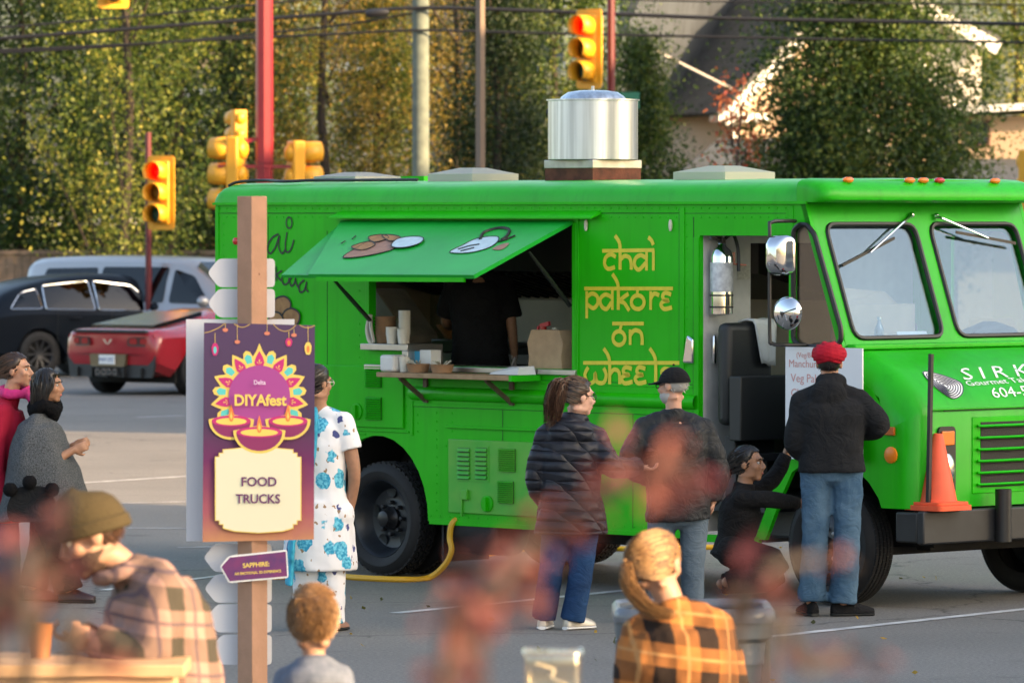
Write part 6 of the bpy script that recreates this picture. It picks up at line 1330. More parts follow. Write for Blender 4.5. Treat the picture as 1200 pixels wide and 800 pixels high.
# things on the dashboard behind the windscreen
CARD = mat('cardboard', (.46, .34, .22), .85, var=.1)
bx_ = tthing('cardboard_box', 'cardboard box lying on the dashboard behind the windscreen', 'box', 4.33, .62, 1.712); MB().box(-.1, .06, -.36, .30, 0, .30).build('carton', CARD, bx_); MB().add([(-.1, -.36, .30), (-.1, .30, .30), (-.2, .28, .38), (-.2, -.30, .42)], [(0, 1, 2, 3)]).build('flap', CARD, bx_, smooth=None)
bt = tthing('water_bottle', 'small blue water bottle standing on the dashboard', 'bottle', 4.47, .47, 1.722); MB().lathe([(.028, 0), (.032, .01), (.032, .12), (.03, .13), (.012, .17), (.012, .19)], 14).build('bottle_body', glassmat('blue_plastic', (.25, .5, .7), .1), bt); MB().lathe([(.014, .188), (.014, .205)], 12).build('bottle_cap', SKY, bt)
pl = tthing('number_plate', 'number plate card lying against the windscreen', 'number plate', 4.50, .80, 1.722)
PM = Matrix.Rotation(R(-18), 4, 'Y'); MB().box(-.002, .002, -.15, .15, 0, .11, M=PM).build('plate', WHITE, pl); text('plate_text', 'UC 5509', .085, mat('plate_blue', (.05, .10, .3), .5), pl, PM @ Matrix.Translation((.003, -.01, .02)) @ Matrix(((0, 0, 1, 0), (1, 0, 0, 0), (0, 1, 0, 0), (0, 0, 0, 1))), .0005)
bx2 = tthing('cardboard_box', 'dark folded jacket and carton heap on the driver side dashboard', 'box', 4.36, 1.7, 1.712); MB().prism([[(-.32, 0), (.30, 0), (.22, .12), (.02, .17), (-.2, .11)]], .18, lambda u, w, d: (-.09 + d, u, w)).build('heap', mat('dark_cloth', (.05, .05, .055), .9), bx2, bevel=.03)
# hatch counter goods
PAP = mat('kraft_paper', (.40, .27, .16), .85, var=.12, vscale=12, bump=.3, bscale=20); CUPW = mat('paper_cup_white', (.68, .66, .60), .7); BOWL = mat('kraft_bowl', (.34, .20, .11), .8)
def loc_at(px, py, y): v = S(px, py, y); return v.x, v.z
def stack(label, px, y, z, n, r, hh, m, name='cup_stack', cat='cups', dz=None, group=None):
    x = S(px, 400, y).x; t = tthing(name, label, cat, x, y, z, group); dz = dz or hh * .18
    for k in range(n): MB().lathe([(r * .8, 0), (r * .97, hh * .9), (r * 1.05, hh * .93), (r * 1.05, hh), (r * .95, hh), (r * .78, hh * .1)], 18, cap=True).build('cup' if m is CUPW else 'bowl', m, t, loc=(0, 0, k * dz), smooth=40)
    return t
stack('tall stack of brown kraft bowls on the hatch ledge', 452, .10, 1.687, 7, .078, .06, BOWL, 'bowl_stack', 'bowls', .022)
stack('short stack of white paper cups in front of the brown bowls on the ledge', 459, -.04, 1.687, 5, .042, .07, CUPW)
stack('tall stack of white paper cups on the ledge', 474, .06, 1.687, 12, .042, .08, CUPW)
stack('middle stack of white paper cups between the tall and the short one', 472, -.04, 1.687, 4, .040, .07, CUPW)
stack('white paper cups on the steel counter below the ledge', 487, .10, 1.537, 4, .042, .08, CUPW)
stack('single white cup on the outside shelf', 474, -.16, 1.492, 2, .04, .09, CUPW)
for px, lab in ((490, 'kraft bowl with spoons on the wooden shelf next to the white cup'), (518, 'kraft bowl with sauce sachets on the wooden shelf, beside the bowl with spoons')):
    x = S(px, 430, -.16).x; t = tthing('kraft_bowl', lab, 'bowl', x, -.16, 1.492); MB().lathe([(.070, 0), (.085, .055), (.089, .058), (.085, .06), (.07, .01)], 20).build('bowl', BOWL, t, smooth=40)
    u_ = MB()
    rnd = random.Random(px)
    for k in range(6): a = rnd.uniform(0, 6.3); MB().bar((0, 0, .04), (.09 * math.cos(a), .09 * math.sin(a), .085), .012, .004).build('sachet', CREAM, t)
x = S(461, 430, -.16).x; t = tthing('napkin_pack', 'white wrapped napkin pack on the wooden shelf', 'napkins', x, -.16, 1.492); MB().box(-.075, .075, -.07, .07, 0, .12).build('pack', mat('white_wrap', (.68, .68, .68), .5, bump=.6, bscale=25), t, bevel=.02, seg=3)
x = S(494, 418, .02).x; t = tthing('tissue_box', 'small blue and white box on the steel counter', 'box', x, .02, 1.537); MB().box(-.035, .035, -.05, .05, 0, .10).build('carton', mat('blue_print', (.05, .35, .6), .6), t); MB().box(.036, .15, -.05, .05, 0, .11).build('carton', WHITE, t)
x = S(600, 432, -.12).x; t = tthing('folded_paper', 'crumpled pale paper on the end of the shelf', 'paper', x, -.12, 1.494); MB().add([(-.15, -.08, 0), (.14, -.08, 0), (.16, .08, 0), (-.12, .06, 0), (-.14, -.07, .012), (.14, -.07, .05), (.15, .07, .06), (-.10, .05, .03), (0, 0, .055)], [(0, 1, 2, 3), (0, 4, 5, 1), (1, 5, 6, 2), (2, 6, 7, 3), (3, 7, 4, 0), (4, 8, 5), (5, 8, 6), (6, 8, 7), (7, 8, 4)]).build('sheet', mat('pale_paper', (.6, .62, .66), .7), t, smooth=None)
x = S(647, 420, .12).x; t = tthing('paper_bag', 'brown paper bag standing at the right end of the hatch counter', 'bag', x, .12, 1.536)
rings = [[(sx * (.17 - .02 * (z > .2)) + .012 * math.sin(z * 30 + i), sy * .07, z) for i, (sx, sy) in enumerate(((-1, -1), (-.3, -1.05), (.4, -1), (1, -1), (1, 1), (0, 1.1), (-1, 1)))] for z in (0, .08, .18, .27)]
MB().loft(rings).build('bag', PAP, t, smooth=30)
def bottle(label, px, y, z, h, r, m, cap, name='bottle', pump=False):
    x = S(px, 380, y).x; t = tthing(name, label, 'bottle', x, y, z); MB().lathe([(r * .9, 0), (r, .01), (r, h * .62), (r * .45, h * .78), (r * .4, h * .86)], 16).build('bottle_body', m, t, smooth=40)
    MB().lathe([(r * .5, h * .85), (r * .5, h)], 12).build('cap', cap, t)
    if pump: MB().bar((-.03, 0, h), (.06, 0, h + .02), .022, .03).bar((-.05, 0, h + .0), (-.07, 0, h - .06), .014).build('trigger', mat('trigger_red', (.5, .02, .03), .4), t)
bottle('spray bottle with red trigger beside the paper bag', 637, .30, 1.536, .29, .045, mat('clear_bottle', (.5, .5, .48), .3), REDL, pump=True)
bottle('dark soap bottle with pale pump behind the paper bag', 650, .34, 1.536, .28, .042, DARK, CREAM); bottle('small green capped bottle at the right end of the hatch', 669, .25, 1.536, .26, .03, WHITE, GREEN)
t = tthing('serving_bowl', 'orange brown plastic bowl on top of the kitchen fryer', 'bowl', -.22, 1.02, 1.702); MB().lathe([(.10, 0), (.17, .09), (.175, .10), (.165, .10), (.09, .01)], 24).build('bowl', mat('orange_bowl', (.45, .18, .06), .5), t, smooth=40)
c = S(434, 385, -.03); t = tthing('hanging_cloth', 'white knotted cloth hanging at the left jamb of the hatch', 'cloth', c.x, -.03, c.z - .12); MB().tube(catmull([(0, 0, .22), (-.02, -.01, .12), (.01, -.02, .04), (.04, -.01, 0)], 4), [(.022, .012)] * 13, 8).tube(catmull([(0, 0, .22), (.03, -.02, .12), (.05, -.01, .02)], 4), [(.016, .01)] * 9, 8).build('cloth', mat('white_cloth', (.62, .61, .58), .9), t)
# yellow power hose lying on the ground
HOSE = mat('yellow_hose', (.62, .34, .015), .5)
hz = .02
pts = [tl(*S(541, 606, .05)), tl(*S(530, 613, -.02)) , tl(*S(527, 630, -.03)), tl(*S(529, 645, -.04)), tl(*S(521, 662, -.05)), gnd(502, 677, hz), gnd(470, 679, hz), gnd(420, 677, hz), gnd(380, 674, hz), gnd(320, 676, hz)]
ho = MB().tube(catmull(pts, 6), .022, 8).build('power_hose', HOSE); tag(ho, 'yellow hose running from under the truck past the rear wheel', 'hose')
pts = [gnd(528, 652, hz), gnd(560, 651, hz), gnd(600, 645, hz), gnd(650, 641, hz), gnd(740, 643, hz), gnd(830, 641, hz), gnd(900, 642, hz)]
ho = MB().tube(catmull(pts, 6), .02, 8).build('power_hose', HOSE); tag(ho, 'yellow hose lying behind the wheels under the truck', 'hose')

# ---------------------------------------------------------------- festival sign post
DP = 28.0
sp_ = thing('sign_post', 'square wooden post carrying the festival boards', 'post', ((295.5 - 600) * DP / FPX, DP, 0))
ztop = CAMH - (230 - YH) * DP / FPX
POSTW = mat('fir_post', (.40, .22, .14), .75, c2=(.32, .18, .11), vscale=9, bump=.15, bscale=60)
MB().box(-.052, .052, -.052, .052, 0, ztop, M=Matrix.Rotation(R(46), 4, 'Z')).build('timber', POSTW, sp_, bevel=.003)
kn = MB()
for z, a in ((ztop - .38, 0), (ztop - .9, 0), (ztop - .2, 1)):
    kn.ball((.032 if a == 0 else -.03, -.034, z), (.008, .006, .011), 6)
kn.build('knots', mat('knot_brown', (.16, .07, .04), .8), sp_, kind='stuff')
def fp(D): return lambda u, w, d: tuple(at(u, w, D - d))
BRD = mat('board_plastic', (.60, .61, .66), .45)
def board(name, label, poly, D, m, th=.006, cat='sign'):
    cx = sum(p[0] for p in poly) / len(poly); py = max(p[1] for p in poly); c = at(cx, py, D)
    t = thing(name, label, cat, c); MB().prism([poly], th, lambda u, w, d: tuple(at(u, w, D) - c + V((0, d, 0)))).build('panel', m, t, smooth=30)
    return t, c
def arrow(x0, x1, y0, y1, tip=13, dy=0): return rpoly([(x0, (y0 + y1) / 2), (x0 + tip, y0), (x1, y0 + dy), (x1, y1 + dy), (x0 + tip, y1)], 5, 3)
for k, (x0, x1, y0, y1) in enumerate(((243, 322, 303, 336.5), (243, 322, 338.5, 372), (238, 318, 637, 670), (239, 318, 673, 706), (241, 318, 708, 741), (246, 318, 744, 779))):
    lab = ('upper of two blank white arrow boards above the poster', 'lower of two blank white arrow boards above the poster', 'first blank white arrow board below the poster', 'second blank white arrow board below the poster', 'third blank white arrow board below the poster', 'lowest blank white arrow board below the poster')[k]
    board('arrow_board', lab, arrow(x0, x1, y0, y1), DP + .078 + .001 * k, BRD)
board('blank_board', 'large blank white board on the post behind the poster', [(218, 374), (345, 374), (345, 632), (218, 634)], DP + .095, BRD)
def gradmat(name, stops, z0, z1):
    m, nt, b, tc = nodemat(name, .5); sp = nt.nodes.new('ShaderNodeSeparateXYZ'); nt.links.new(tc.outputs['Object'], sp.inputs[0]); mr = nt.nodes.new('ShaderNodeMapRange'); mr.inputs[1].default_value = z0; mr.inputs[2].default_value = z1; nt.links.new(sp.outputs[2], mr.inputs[0])
    nz = nt.nodes.new('ShaderNodeTexNoise'); nz.inputs['Scale'].default_value = 9; nt.links.new(tc.outputs['Object'], nz.inputs[0]); ad = nt.nodes.new('ShaderNodeMath'); ad.operation = 'MULTIPLY_ADD'; ad.inputs[1].default_value = .10; nt.links.new(nz.outputs[0], ad.inputs[0]); nt.links.new(mr.outputs[0], ad.inputs[2])
    r = nt.nodes.new('ShaderNodeValToRGB'); el = r.color_ramp.elements
    for i, (p_, c_) in enumerate(stops): e = el[i] if i < 2 else el.new(p_); e.position = p_; e.color = (*c_, 1)
    nt.links.new(ad.outputs[0], r.inputs[0]); nt.links.new(r.outputs[0], b.inputs['Base Color']); return m
DQ = DP - .082
ph = 258 * DP / FPX
po, pc = board('poster', 'purple festival poster reading DIYAfest and FOOD TRUCKS with oil lamps', [(239, 378), (369, 381), (367.5, 632), (237, 635)], DQ, gradmat('poster_print', [(.05, (.50, .24, .12)), (.18, (.36, .10, .13)), (.42, (.15, .03, .11)), (.58, (.075, .045, .095)), (1.0, (.085, .05, .115))], 0, ph))
PY = mat('print_yellow', (.80, .58, .12), .5); PMG = mat('print_magenta', (.52, .02, .17), .5); PTL = mat('print_teal', (.10, .55, .52), .5); PPU = mat('print_purple', (.36, .055, .27), .5); PCR = mat('print_cream', (.72, .69, .50), .5); PDK = mat('print_dark_plum', (.14, .02, .10), .5); PORG = mat('print_orange', (.85, .22, .05), .5); PLI = mat('print_lilac', (.72, .55, .72), .5)
lay = [0.002]
def pshape(name, pts, m, parent=None, step=.0011):
    lay[0] += step; y = -lay[0]
    return MB().prism([[(p[0], p[1]) for p in pts]], -.0008, lambda u, w, d: tuple(at(u, w, DQ) - pc + V((0, y + d, 0)))).build(name, m, parent or po, smooth=None)
def pol(cx, cy, r, a): return (cx + r * math.cos(R(a)), cy - r * math.sin(R(a)))
MC = (304, 464); pts = []
tips = [90 + 33.3 * k for k in range(-4, 5)]
for i, a in enumerate(tips):
    pts += [pol(*MC, 47, a - 9.5), pol(*MC, 53, a - 4), pol(*MC, 62 if i == 4 else 58, a), pol(*MC, 53, a + 4), pol(*MC, 47, a + 9.5)]
    if i < 8: pts += [pol(*MC, 53, a + 12), pol(*MC, 55.5, a + 16.6), pol(*MC, 53, a + 21.2)]
pts = pts[::-1]
pshape('mandala', pts + [(304, 500)], PY)
lay[0] += .0011
for i, a in enumerate(tips[:-1]):
    lay[0] -= .0011; pshape('teal_petal', [pol(*MC, 40, a + 12), pol(*MC, 48, a + 11.5), pol(*MC, 51, a + 16.6), pol(*MC, 48, a + 21.7), pol(*MC, 40, a + 21)], PTL)
lay[0] += .0011
for i, a in enumerate(tips):
    lay[0] -= .0011; pshape('magenta_petal', [pol(*MC, 35, a - 7), pol(*MC, 40, a - 8.5), pol(*MC, 46, a - 5), pol(*MC, 53, a), pol(*MC, 46, a + 5), pol(*MC, 40, a + 8.5), pol(*MC, 35, a + 7)], PMG)
lay[0] += .0011
for i, a in enumerate(tips):
    for da in (-3, 0, 3): lay[0] -= .0011; pshape('petal_vein', [pol(*MC, 37.5, a + da * .4), pol(*MC, 43 - abs(da), a + da * 1.2 - 1.0), pol(*MC, 43 - abs(da), a + da * 1.2 + 1.0)], PY)
lay[0] += .0011
pshape('disc', [pol(*MC, 36, a) for a in range(0, 360, 9)], PPU)
def ell(cx, cy, rx, ry, a0=0, a1=360, st=15): return [(cx + rx * math.cos(R(a)), cy + ry * math.sin(R(a))) for a in range(a0, a1, st)]
def diya(cx, cy, w, h):
    pshape('lamp_outline', [(cx - w - 3.5, cy - 3)] + ell(cx, cy - 2, w + 3.5, h + 4.5, 180, 181) + [(cx + (w + 3.5) * math.cos(R(a)), cy - 2 + (h + 4) * math.sin(R(a))) for a in range(170, 0, -12)] + [(cx + w + 3.5, cy - 3), (cx, cy - 9)], PY)
    pshape('lamp_bowl', [(cx + w * math.cos(R(a)), cy - 1 + h * math.sin(R(a))) for a in range(180, -1, -12)], PDK if False else mat('print_wine', (.24, .02, .11), .5))
    pshape('lamp_rim', ell(cx, cy - 1, w, 6.5), PMG); pshape('lamp_oil', ell(cx, cy - .5, w - 5, 4.2), PY)
    pshape('flame', [(cx, cy - 21), (cx + 2.2, cy - 13), (cx + 3.2, cy - 7), (cx + 2, cy - 1.5), (cx, cy), (cx - 2, cy - 1.5), (cx - 3.2, cy - 7), (cx - 2.2, cy - 13)], PORG)
    pshape('flame_core', [(cx, cy - 13), (cx + 1.4, cy - 6), (cx, cy - 2), (cx - 1.4, cy - 6)], PY)
diya(271, 494, 23, 19); diya(337.5, 494, 23, 19)
pl_ = []
plq = [(262, 527), (262, 531), (257.5, 531), (257.5, 535.5), (253, 535.5), (253, 609), (257.5, 609), (257.5, 613.5), (262, 613.5), (262, 618), (275, 621.5), (303, 623.5), (331, 621.5), (343, 618), (343, 613.5), (347.5, 613.5), (347.5, 609), (352, 609), (352, 535.5), (347.5, 535.5), (347.5, 531), (343, 531), (343, 527), (330, 526), (303, 522), (275, 526)]
pshape('plaque_border', [(303 + (x - 303) * 1.025, 573 + (y - 573) * 1.022) for x, y in plq], PY); pshape('plaque', plq, PCR)
diya(304, 507, 27, 22)
def ptext(s, px, pyb, hpx, m, sx=1.0, bold=.0, rot=0, parent=None, pd=DQ, org=None, y=None):
    lay[0] += .0011; sz = hpx * DP / FPX / .70; o0 = at(px, pyb, pd) - (org or pc); o0.y = -(y or lay[0])
    return text('lettering', s, sz, m, parent or po, Matrix.Translation(o0) @ Matrix.Rotation(R(90), 4, 'X') @ Matrix.Rotation(R(rot), 4, 'Z'), .0003, 'CENTER', 1.0, 0, sx, bold)
PLT = mat('print_plum_text', (.13, .03, .12), .5)
ptext('FOOD', 303.5, 569, 10.5, PLT, .98, .0012); ptext('TRUCKS', 302.5, 589, 10.5, PLT, .93, .0012); ptext('DIYAfest', 305, 474.5, 12.5, PY, .92, .0022); ptext('Delta', 304.5, 450, 5.0, PLI, .9, .0006)
# hanging lanterns and garlands at the poster's top
gl_ = MB()
for a, b_, sag in (((239, 390), (264, 378.5), 2), ((274, 379), (293, 379.5), 4), ((320, 379.5), (347, 380.5), 8), ((351, 380.5), (369, 381), 3)):
    cc = [(a[0] + (b_[0] - a[0]) * t, a[1] + (b_[1] - a[1]) * t + sag * 4 * t * (1 - t)) for t in np.linspace(0, 1, 9)]
    ribbon(gl_, cc, .9, lambda u, w, d: tuple(at(u, w, DQ) - pc + V((0, -.0035, 0))))
gl_.build('garland', mat('print_gold', (.50, .34, .10), .5), po, smooth=None, fix=False, kind='stuff')
for x, y0, y1, kind in ((252, 390, 402, 1), (264, 379, 385, 0), (278, 380, 399, 0), (313, 380, 389, 0), (338.5, 388, 396, 2), (344.5, 385, 391, 0), (361, 382, 401, 3)):
    s0 = lay[0]; lay[0] = .0035; g2 = MB(); ribbon(g2, [(x, y0), (x, y1)], .5, lambda u, w, d: tuple(at(u, w, DQ) - pc + V((0, -.0042, 0)))); g2.build('lantern_cord', PY, po, smooth=None, fix=False)
    if kind == 0: pshape('small_lamp', ell(x, y1 + 1.5, 3.4, 2.2, 0, 360, 30), mat('print_coral', (.62, .20, .12), .5))
    else:
        h2 = 8 if kind != 2 else 5.5; mm = {1: PMG, 2: PMG, 3: PY}[kind]
        pshape('lantern', [(x - 2, y1), (x + 2, y1), (x + 4.2, y1 + h2 * .6), (x + 3.6, y1 + h2 * 1.3), (x + 2, y1 + h2 * 1.8), (x - 2, y1 + h2 * 1.8), (x - 3.6, y1 + h2 * 1.3), (x - 4.2, y1 + h2 * .6)], mm)
        pshape('lantern_glow', ell(x, y1 + h2, 1.8, h2 * .55, 0, 360, 30), PTL if kind == 1 else PORG)
    lay[0] = s0
# purple arrow for the show
sa, sc0 = board('arrow_sign', 'small purple arrow sign reading SAPPHIRE below the poster', rpoly([(257, 664), (268, 651), (336, 644), (338, 677), (268, 683)], 3, 3), DQ - .002, WHITE)
lay[0] = .0015
MB().prism([[(259.5, 664), (269, 653.2), (334.5, 646.2), (336.2, 675), (269, 680.8)]], -.001, lambda u, w, d: tuple(at(u, w, DQ - .002) - sc0 + V((0, -.002 + d, 0)))).build('print', mat('arrow_print', (.20, .03, .13), .5, c2=(.10, .03, .14), vscale=14), sa, smooth=None)
ptext('SAPPHIRE:', 300, 664, 5.2, PY, .95, .0008, 4, sa, DQ - .002, sc0, .0042); ptext('AN EMOTIONAL 3D EXPERIENCE', 302, 672, 3.0, PY, .86, .0004, 4, sa, DQ - .002, sc0, .0042)

# ---------------------------------------------------------------- foreground: table, jar, bin, shrubs
TBL = mat('table_wood', (.45, .30, .17), .6, c2=(.33, .20, .11), vscale=10, bump=.1, bscale=60)
tz = 1.165; tb_ = thing('high_table', 'wooden high table at which the man in the beanie leans', 'table', ((70 - 600) * 18.7 / FPX, 18.75, 0))
for k in range(4): MB().box(-1.0, .42, -.30 + k * .14, -.30 + k * .14 + .134, tz - .04, tz).build('plank', TBL, tb_, bevel=.004)
MB().box(-.95, .38, -.27, .25, tz - .10, tz - .042).build('apron', TBL, tb_)
for x in (-.9, .33):
    for y in (-.25, .21): MB().box(x - .035, x + .035, y - .035, y + .035, 0, tz - .10).build('leg', TBL, tb_)
c = thing('paper_cup', 'amber takeaway cup on the high table beside the fist', 'cup', ((47 - 600) * 18.75 / FPX, 18.75, tz)); MB().lathe([(.028, 0), (.04, .11), (.042, .113), (.038, .11), (.026, .01)], 20).build('cup', mat('amber_cup', (.22, .09, .035), .5), c, smooth=40)
jz = 1.185; t2 = thing('round_table', 'tall round table carrying the clear jar', 'table', ((648 - 600) * 16 / FPX, 16, 0)); MB().lathe([(.0, jz - .03), (.32, jz - .03), (.32, jz - .005), (.31, jz), (0, jz)], 32).build('table_top', TBL, t2); MB().tube([(0, 0, .03), (0, 0, jz - .03)], .04, 12).build('leg', DARK, t2); MB().lathe([(.26, 0), (.25, .03), (0, .035)], 24).build('foot', DARK, t2)
jr = thing('glass_jar', 'clear square edged jar with string lights on the round table', 'jar', ((648 - 600) * 16 / FPX, 16, jz))
JG = glassmat('jar_glass', (.90, .86, .78), .16, .06)
MB().loft([[(u * k, w * k, z) for u, w in rrect(-.08, .08, -.08, .08, .025)] for z, k in ((.003, .86), (.02, .93), (.16, 1.0), (.20, 1.0), (.212, .97))]).build('jar_wall', JG, jr, smooth=50)
MB().tube([(p_[0] * 1.02, p_[1] * 1.02, .212) for p_ in rrect(-.08, .08, -.08, .08, .025)] + [(.08 * 1.02, .055 * 1.02, .212)], .006, 6, cap=False).build('jar_rim', JG, jr)
rn = random.Random(5)
MB().tube(catmull([(rn.uniform(-.05, .05), rn.uniform(-.05, .05), .02 + .02 * k) for k in range(9)], 4), .003, 5).build('string_wire', CREAM, jr)
for k in range(4): MB().ball((rn.uniform(-.05, .05), rn.uniform(-.05, .05), .02 + .022 * k), .006, 5).build('bulb', mat('bulb_warm', (.9, .7, .4), .3, emis=(1, .7, .35), estr=1.5), jr)
bn = thing('rubbish_bin', 'grey plastic rubbish bin with liner bag behind the amber plaid shirt', 'bin', ((812 - 600) * 24 / FPX, 24, 0))
BG = mat('bin_grey', (.06, .075, .09), .55, var=.1)
def sq(r, z, k=.35): return [(u, w, z) for u, w in rrect(-r, r, -r, r, r * k, 5)]
MB().loft([sq(.225, .02), sq(.24, .06), sq(.285, .80), sq(.29, .86)]).build('bin_body', BG, bn, smooth=50)
MB().loft([sq(.30, .84), sq(.325, .86), sq(.328, .95), sq(.31, .965), sq(.29, .95)], cap=False).build('bin_rim', BG, bn, smooth=40)
MB().loft([sq(.29, .75), sq(.305, .972), sq(.322, .985), sq(.336, .968), sq(.338, .945), sq(.335, .925)], cap=False).build('liner_bag', mat('liner_plastic', (.10, .115, .14), .3, bump=.8, bscale=18), bn, smooth=50)
for s_ in (-1, 1):
    MB().prism([[(-.09, .62), (.09, .62), (.07, .84), (-.07, .84)]], .05 * s_, lambda u, w, d: (.275 * s_ + d, u, w)).build('bin_handle', BG, bn, bevel=.008)
SHL = leafmat('shrub_red_leaves', [(.11, .030, .030), (.16, .05, .042), (.21, .075, .055), (.13, .03, .045)], .4)
def shrub(label, stems, D, n, seed, size=.04):
    rng = np.random.default_rng(seed); b = at(stems[0][0][0], 900, D); t = thing('red_leaf_shrub', label, 'shrub', (b.x, D, 0), 0, 'red leaved shrubs by the camera'); o0 = V((b.x, D, 0)); tk = MB(); P = []
    for st_ in stems:
        p3 = [V((rng.normal() * .05, rng.normal() * .05, 0)), V((rng.normal() * .08, rng.normal() * .05, (at(st_[0][0], st_[0][1], D).z) * .6))] + [at(x, y, D + rng.normal() * .12) - o0 for x, y in st_]
        C = catmull(p3, 6); tk.tube(C, [.008 * (1 - .75 * i / len(C)) + .001 for i in range(len(C))], 6)
        vis = C[12:]; m_ = int(n * len(vis) / 20)
        for _ in range(m_): q = vis[rng.integers(len(vis))]; P.append(q + V(rng.normal(size=3)) * .011)
    tk.build('stem', BARK, t); me = leaf_mesh('leaves', np.array([tuple(p_) for p_ in P]), size, SHL, rng, .1, .62); o = bpy.data.objects.new('leaves', me); col.objects.link(o); o.parent = t; o['kind'] = 'stuff'
shrub('blurred red leaved shrub in front of the high table and the beanie man', [[(-5, 800), (10, 735), (22, 690), (48, 640)], [(20, 810), (38, 750), (62, 700), (75, 670)], [(-20, 790), (-5, 700), (8, 640)], [(70, 815), (98, 785), (130, 770)], [(30, 760), (58, 680), (78, 600), (66, 585)]], 5.2, 15, 1, .028)
shrub('blurred red branch rising across the woman in the quilted jacket', [[(530, 800), (555, 730), (585, 680), (600, 655)], [(560, 790), (580, 700), (620, 640), (690, 590), (760, 555), (800, 545)], [(520, 810), (540, 770), (560, 755)]], 5.0, 50, 2, .025)
shrub('blurred red branch low across the feet of the turbaned man', [[(860, 800), (880, 720), (900, 670), (960, 655), (1000, 662)], [(900, 810), (950, 785), (1000, 765), (1040, 775)]], 5.4, 13, 3, .027)
fl_ = np.array([tuple(gnd(random.uniform(380, 1200), random.uniform(630, 800)) + V((0, 0, .012))) for _ in range(46)])
me = leaf_mesh('fallen_leaves', fl_, .05, LO, np.random.default_rng(9), .0, .6); o = bpy.data.objects.new('fallen_leaves', me); col.objects.link(o); o['kind'] = 'stuff'; o['label'] = 'scattered dry leaves on the asphalt'
# ---------------------------------------------------------------- parked cars
def car(label, loc, head, st, paint, L, W, wheels, wr, windows, group='cars parked beyond the food truck', trim=CHROME, glass=None, gw=.012):
    """st: stations (x, z_low, z_belt, w_belt, z_roof, w_roof); x forward, sections mirrored in y"""
    t = thing('parked_car', label, 'car', loc, head, group); rings = []
    def sec(x, zl, zb, wb, zr, wr_):
        zm = zl + (zb - zl) * .45; return [(x, -wb * .86, zl), (x, -wb * .98, zl + .10), (x, -wb * 1.0, zm), (x, -wb * .985, zb - .04), (x, -wb * .95, zb), (x, -wr_ - (wb * .95 - wr_) * .45, zb + (zr - zb) * .55), (x, -wr_, zr - (zr - zb) * .12), (x, -wr_ * .8, zr - (zr - zb) * .02), (x, 0, zr)]
    for s_ in st:
        h = sec(*s_); rings.append(h + [(x, -y, z) for x, y, z in reversed(h[:-1])])
    # refine along the length
    fine = []
    for i in range(len(rings[0])):
        fine.append(catmull([r_[i] for r_ in rings], 4))
    rings = [[fine[i][j] for i in range(len(fine))] for j in range(len(fine[0]))]
    # open the wheel arches by lifting the low points
    for r_ in rings:
        x = r_[0].x
        for wx in wheels:
            d = abs(x - wx)
            if d < wr * 1.16:
                zt = math.sqrt((wr * 1.16) ** 2 - d * d) + wr
                for i in (0, 1, 2, -1, -2, -3):
                    if r_[i].z < zt: r_[i].z = min(zt, .92 * (r_[3].z))
    MB().loft(rings).build('body', paint, t, smooth=32)
    def yat(x, z):
        j = min(range(len(rings)), key=lambda k: abs(rings[k][0].x - x)); r_ = rings[j][:9]
        for a, b in zip(r_[:-1], r_[1:]):
            if a.z <= z <= b.z and b.z > a.z: return -(a.y + (b.y - a.y) * (z - a.z) / (b.z - a.z))
        return -r_[6].y
    for poly in windows:
        for sgn in (-1, 1):
            pts = rpoly(poly, .05, 3); cx = sum(p_[0] for p_ in pts) / len(pts); cz_ = sum(p_[1] for p_ in pts) / len(pts)
            f_ = lambda u, w, o_: V((u, sgn * (yat(u, w) + o_), w)); n = len(pts)
            MB().add([f_(cx, cz_, gw)] + [f_(u, w, gw) for u, w in pts] + [f_(u, w, -.03) for u, w in pts], [(0, i + 1, (i + 1) % n + 1) for i in range(n)] + [(i + 1, (i + 1) % n + 1, n + (i + 1) % n + 1, n + i + 1) for i in range(n)]).build('side_window', glass or CARGL, t, smooth=20)
            if trim: MB().tube([f_(u, w, gw) for u, w in pts] + [f_(*pts[0], gw)], .010, 5, cap=False).build('window_trim', trim, t)
    TW = .24
    for wx in wheels:
        for sgn in (-1, 1):
            w_ = bpy.data.objects.new('wheel', None); col.objects.link(w_); w_.parent = t; w_.location = (wx, sgn * (W / 2 - TW / 2 - .01), wr); w_.rotation_euler = (R(90) * -sgn, 0, 0)
            MB().lathe([(wr * .62, TW * .45), (wr * .75, TW * .5), (wr * .95, TW * .46), (wr, TW * .38), (wr, -TW * .4), (wr * .9, -TW * .5), (wr * .6, -TW * .45)], 36, cap=False).build('tyre', RUBBER, w_, smooth=40)
            MB().lathe([(wr * .64, TW * .46), (wr * .60, TW * .40), (wr * .55, .0), (.05, .0), (0, .0)], 30, cap=False).build('rim', mat('alloy_dark', (.05, .05, .055), .35, .8), w_, smooth=40)
            for k in range(10): a = k * math.pi / 5; MB().bar((0, 0, TW * .3), (wr * .62 * math.cos(a), wr * .62 * math.sin(a), TW * .42), .03, .02).build('spoke', mat('alloy_spoke', (.12, .12, .125), .3, .9), w_)
    for wx in wheels: MB().box(wx - wr * 1.15, wx + wr * 1.15, -W / 2 + .12, W / 2 - .12, wr * .5, wr * 1.9).build('wheel_well', CHASSIS, t)
    return t, yat
CARGL = glassmat('car_glass', (.05, .06, .07), .05); CARGL2 = glassmat('car_glass_pale', (.14, .18, .20), .06, .22)
REDP2 = mat('car_red', (.34, .008, .016), .25, coat=.9, var=.04); NAVY = mat('car_black_blue', (.006, .009, .014), .28, spec=.16); SILV = mat('car_silver', (.36, .36, .37), .35, .55, coat=.6); BRNZ = mat('car_dark_bronze', (.022, .019, .016), .4, .1, coat=.4)
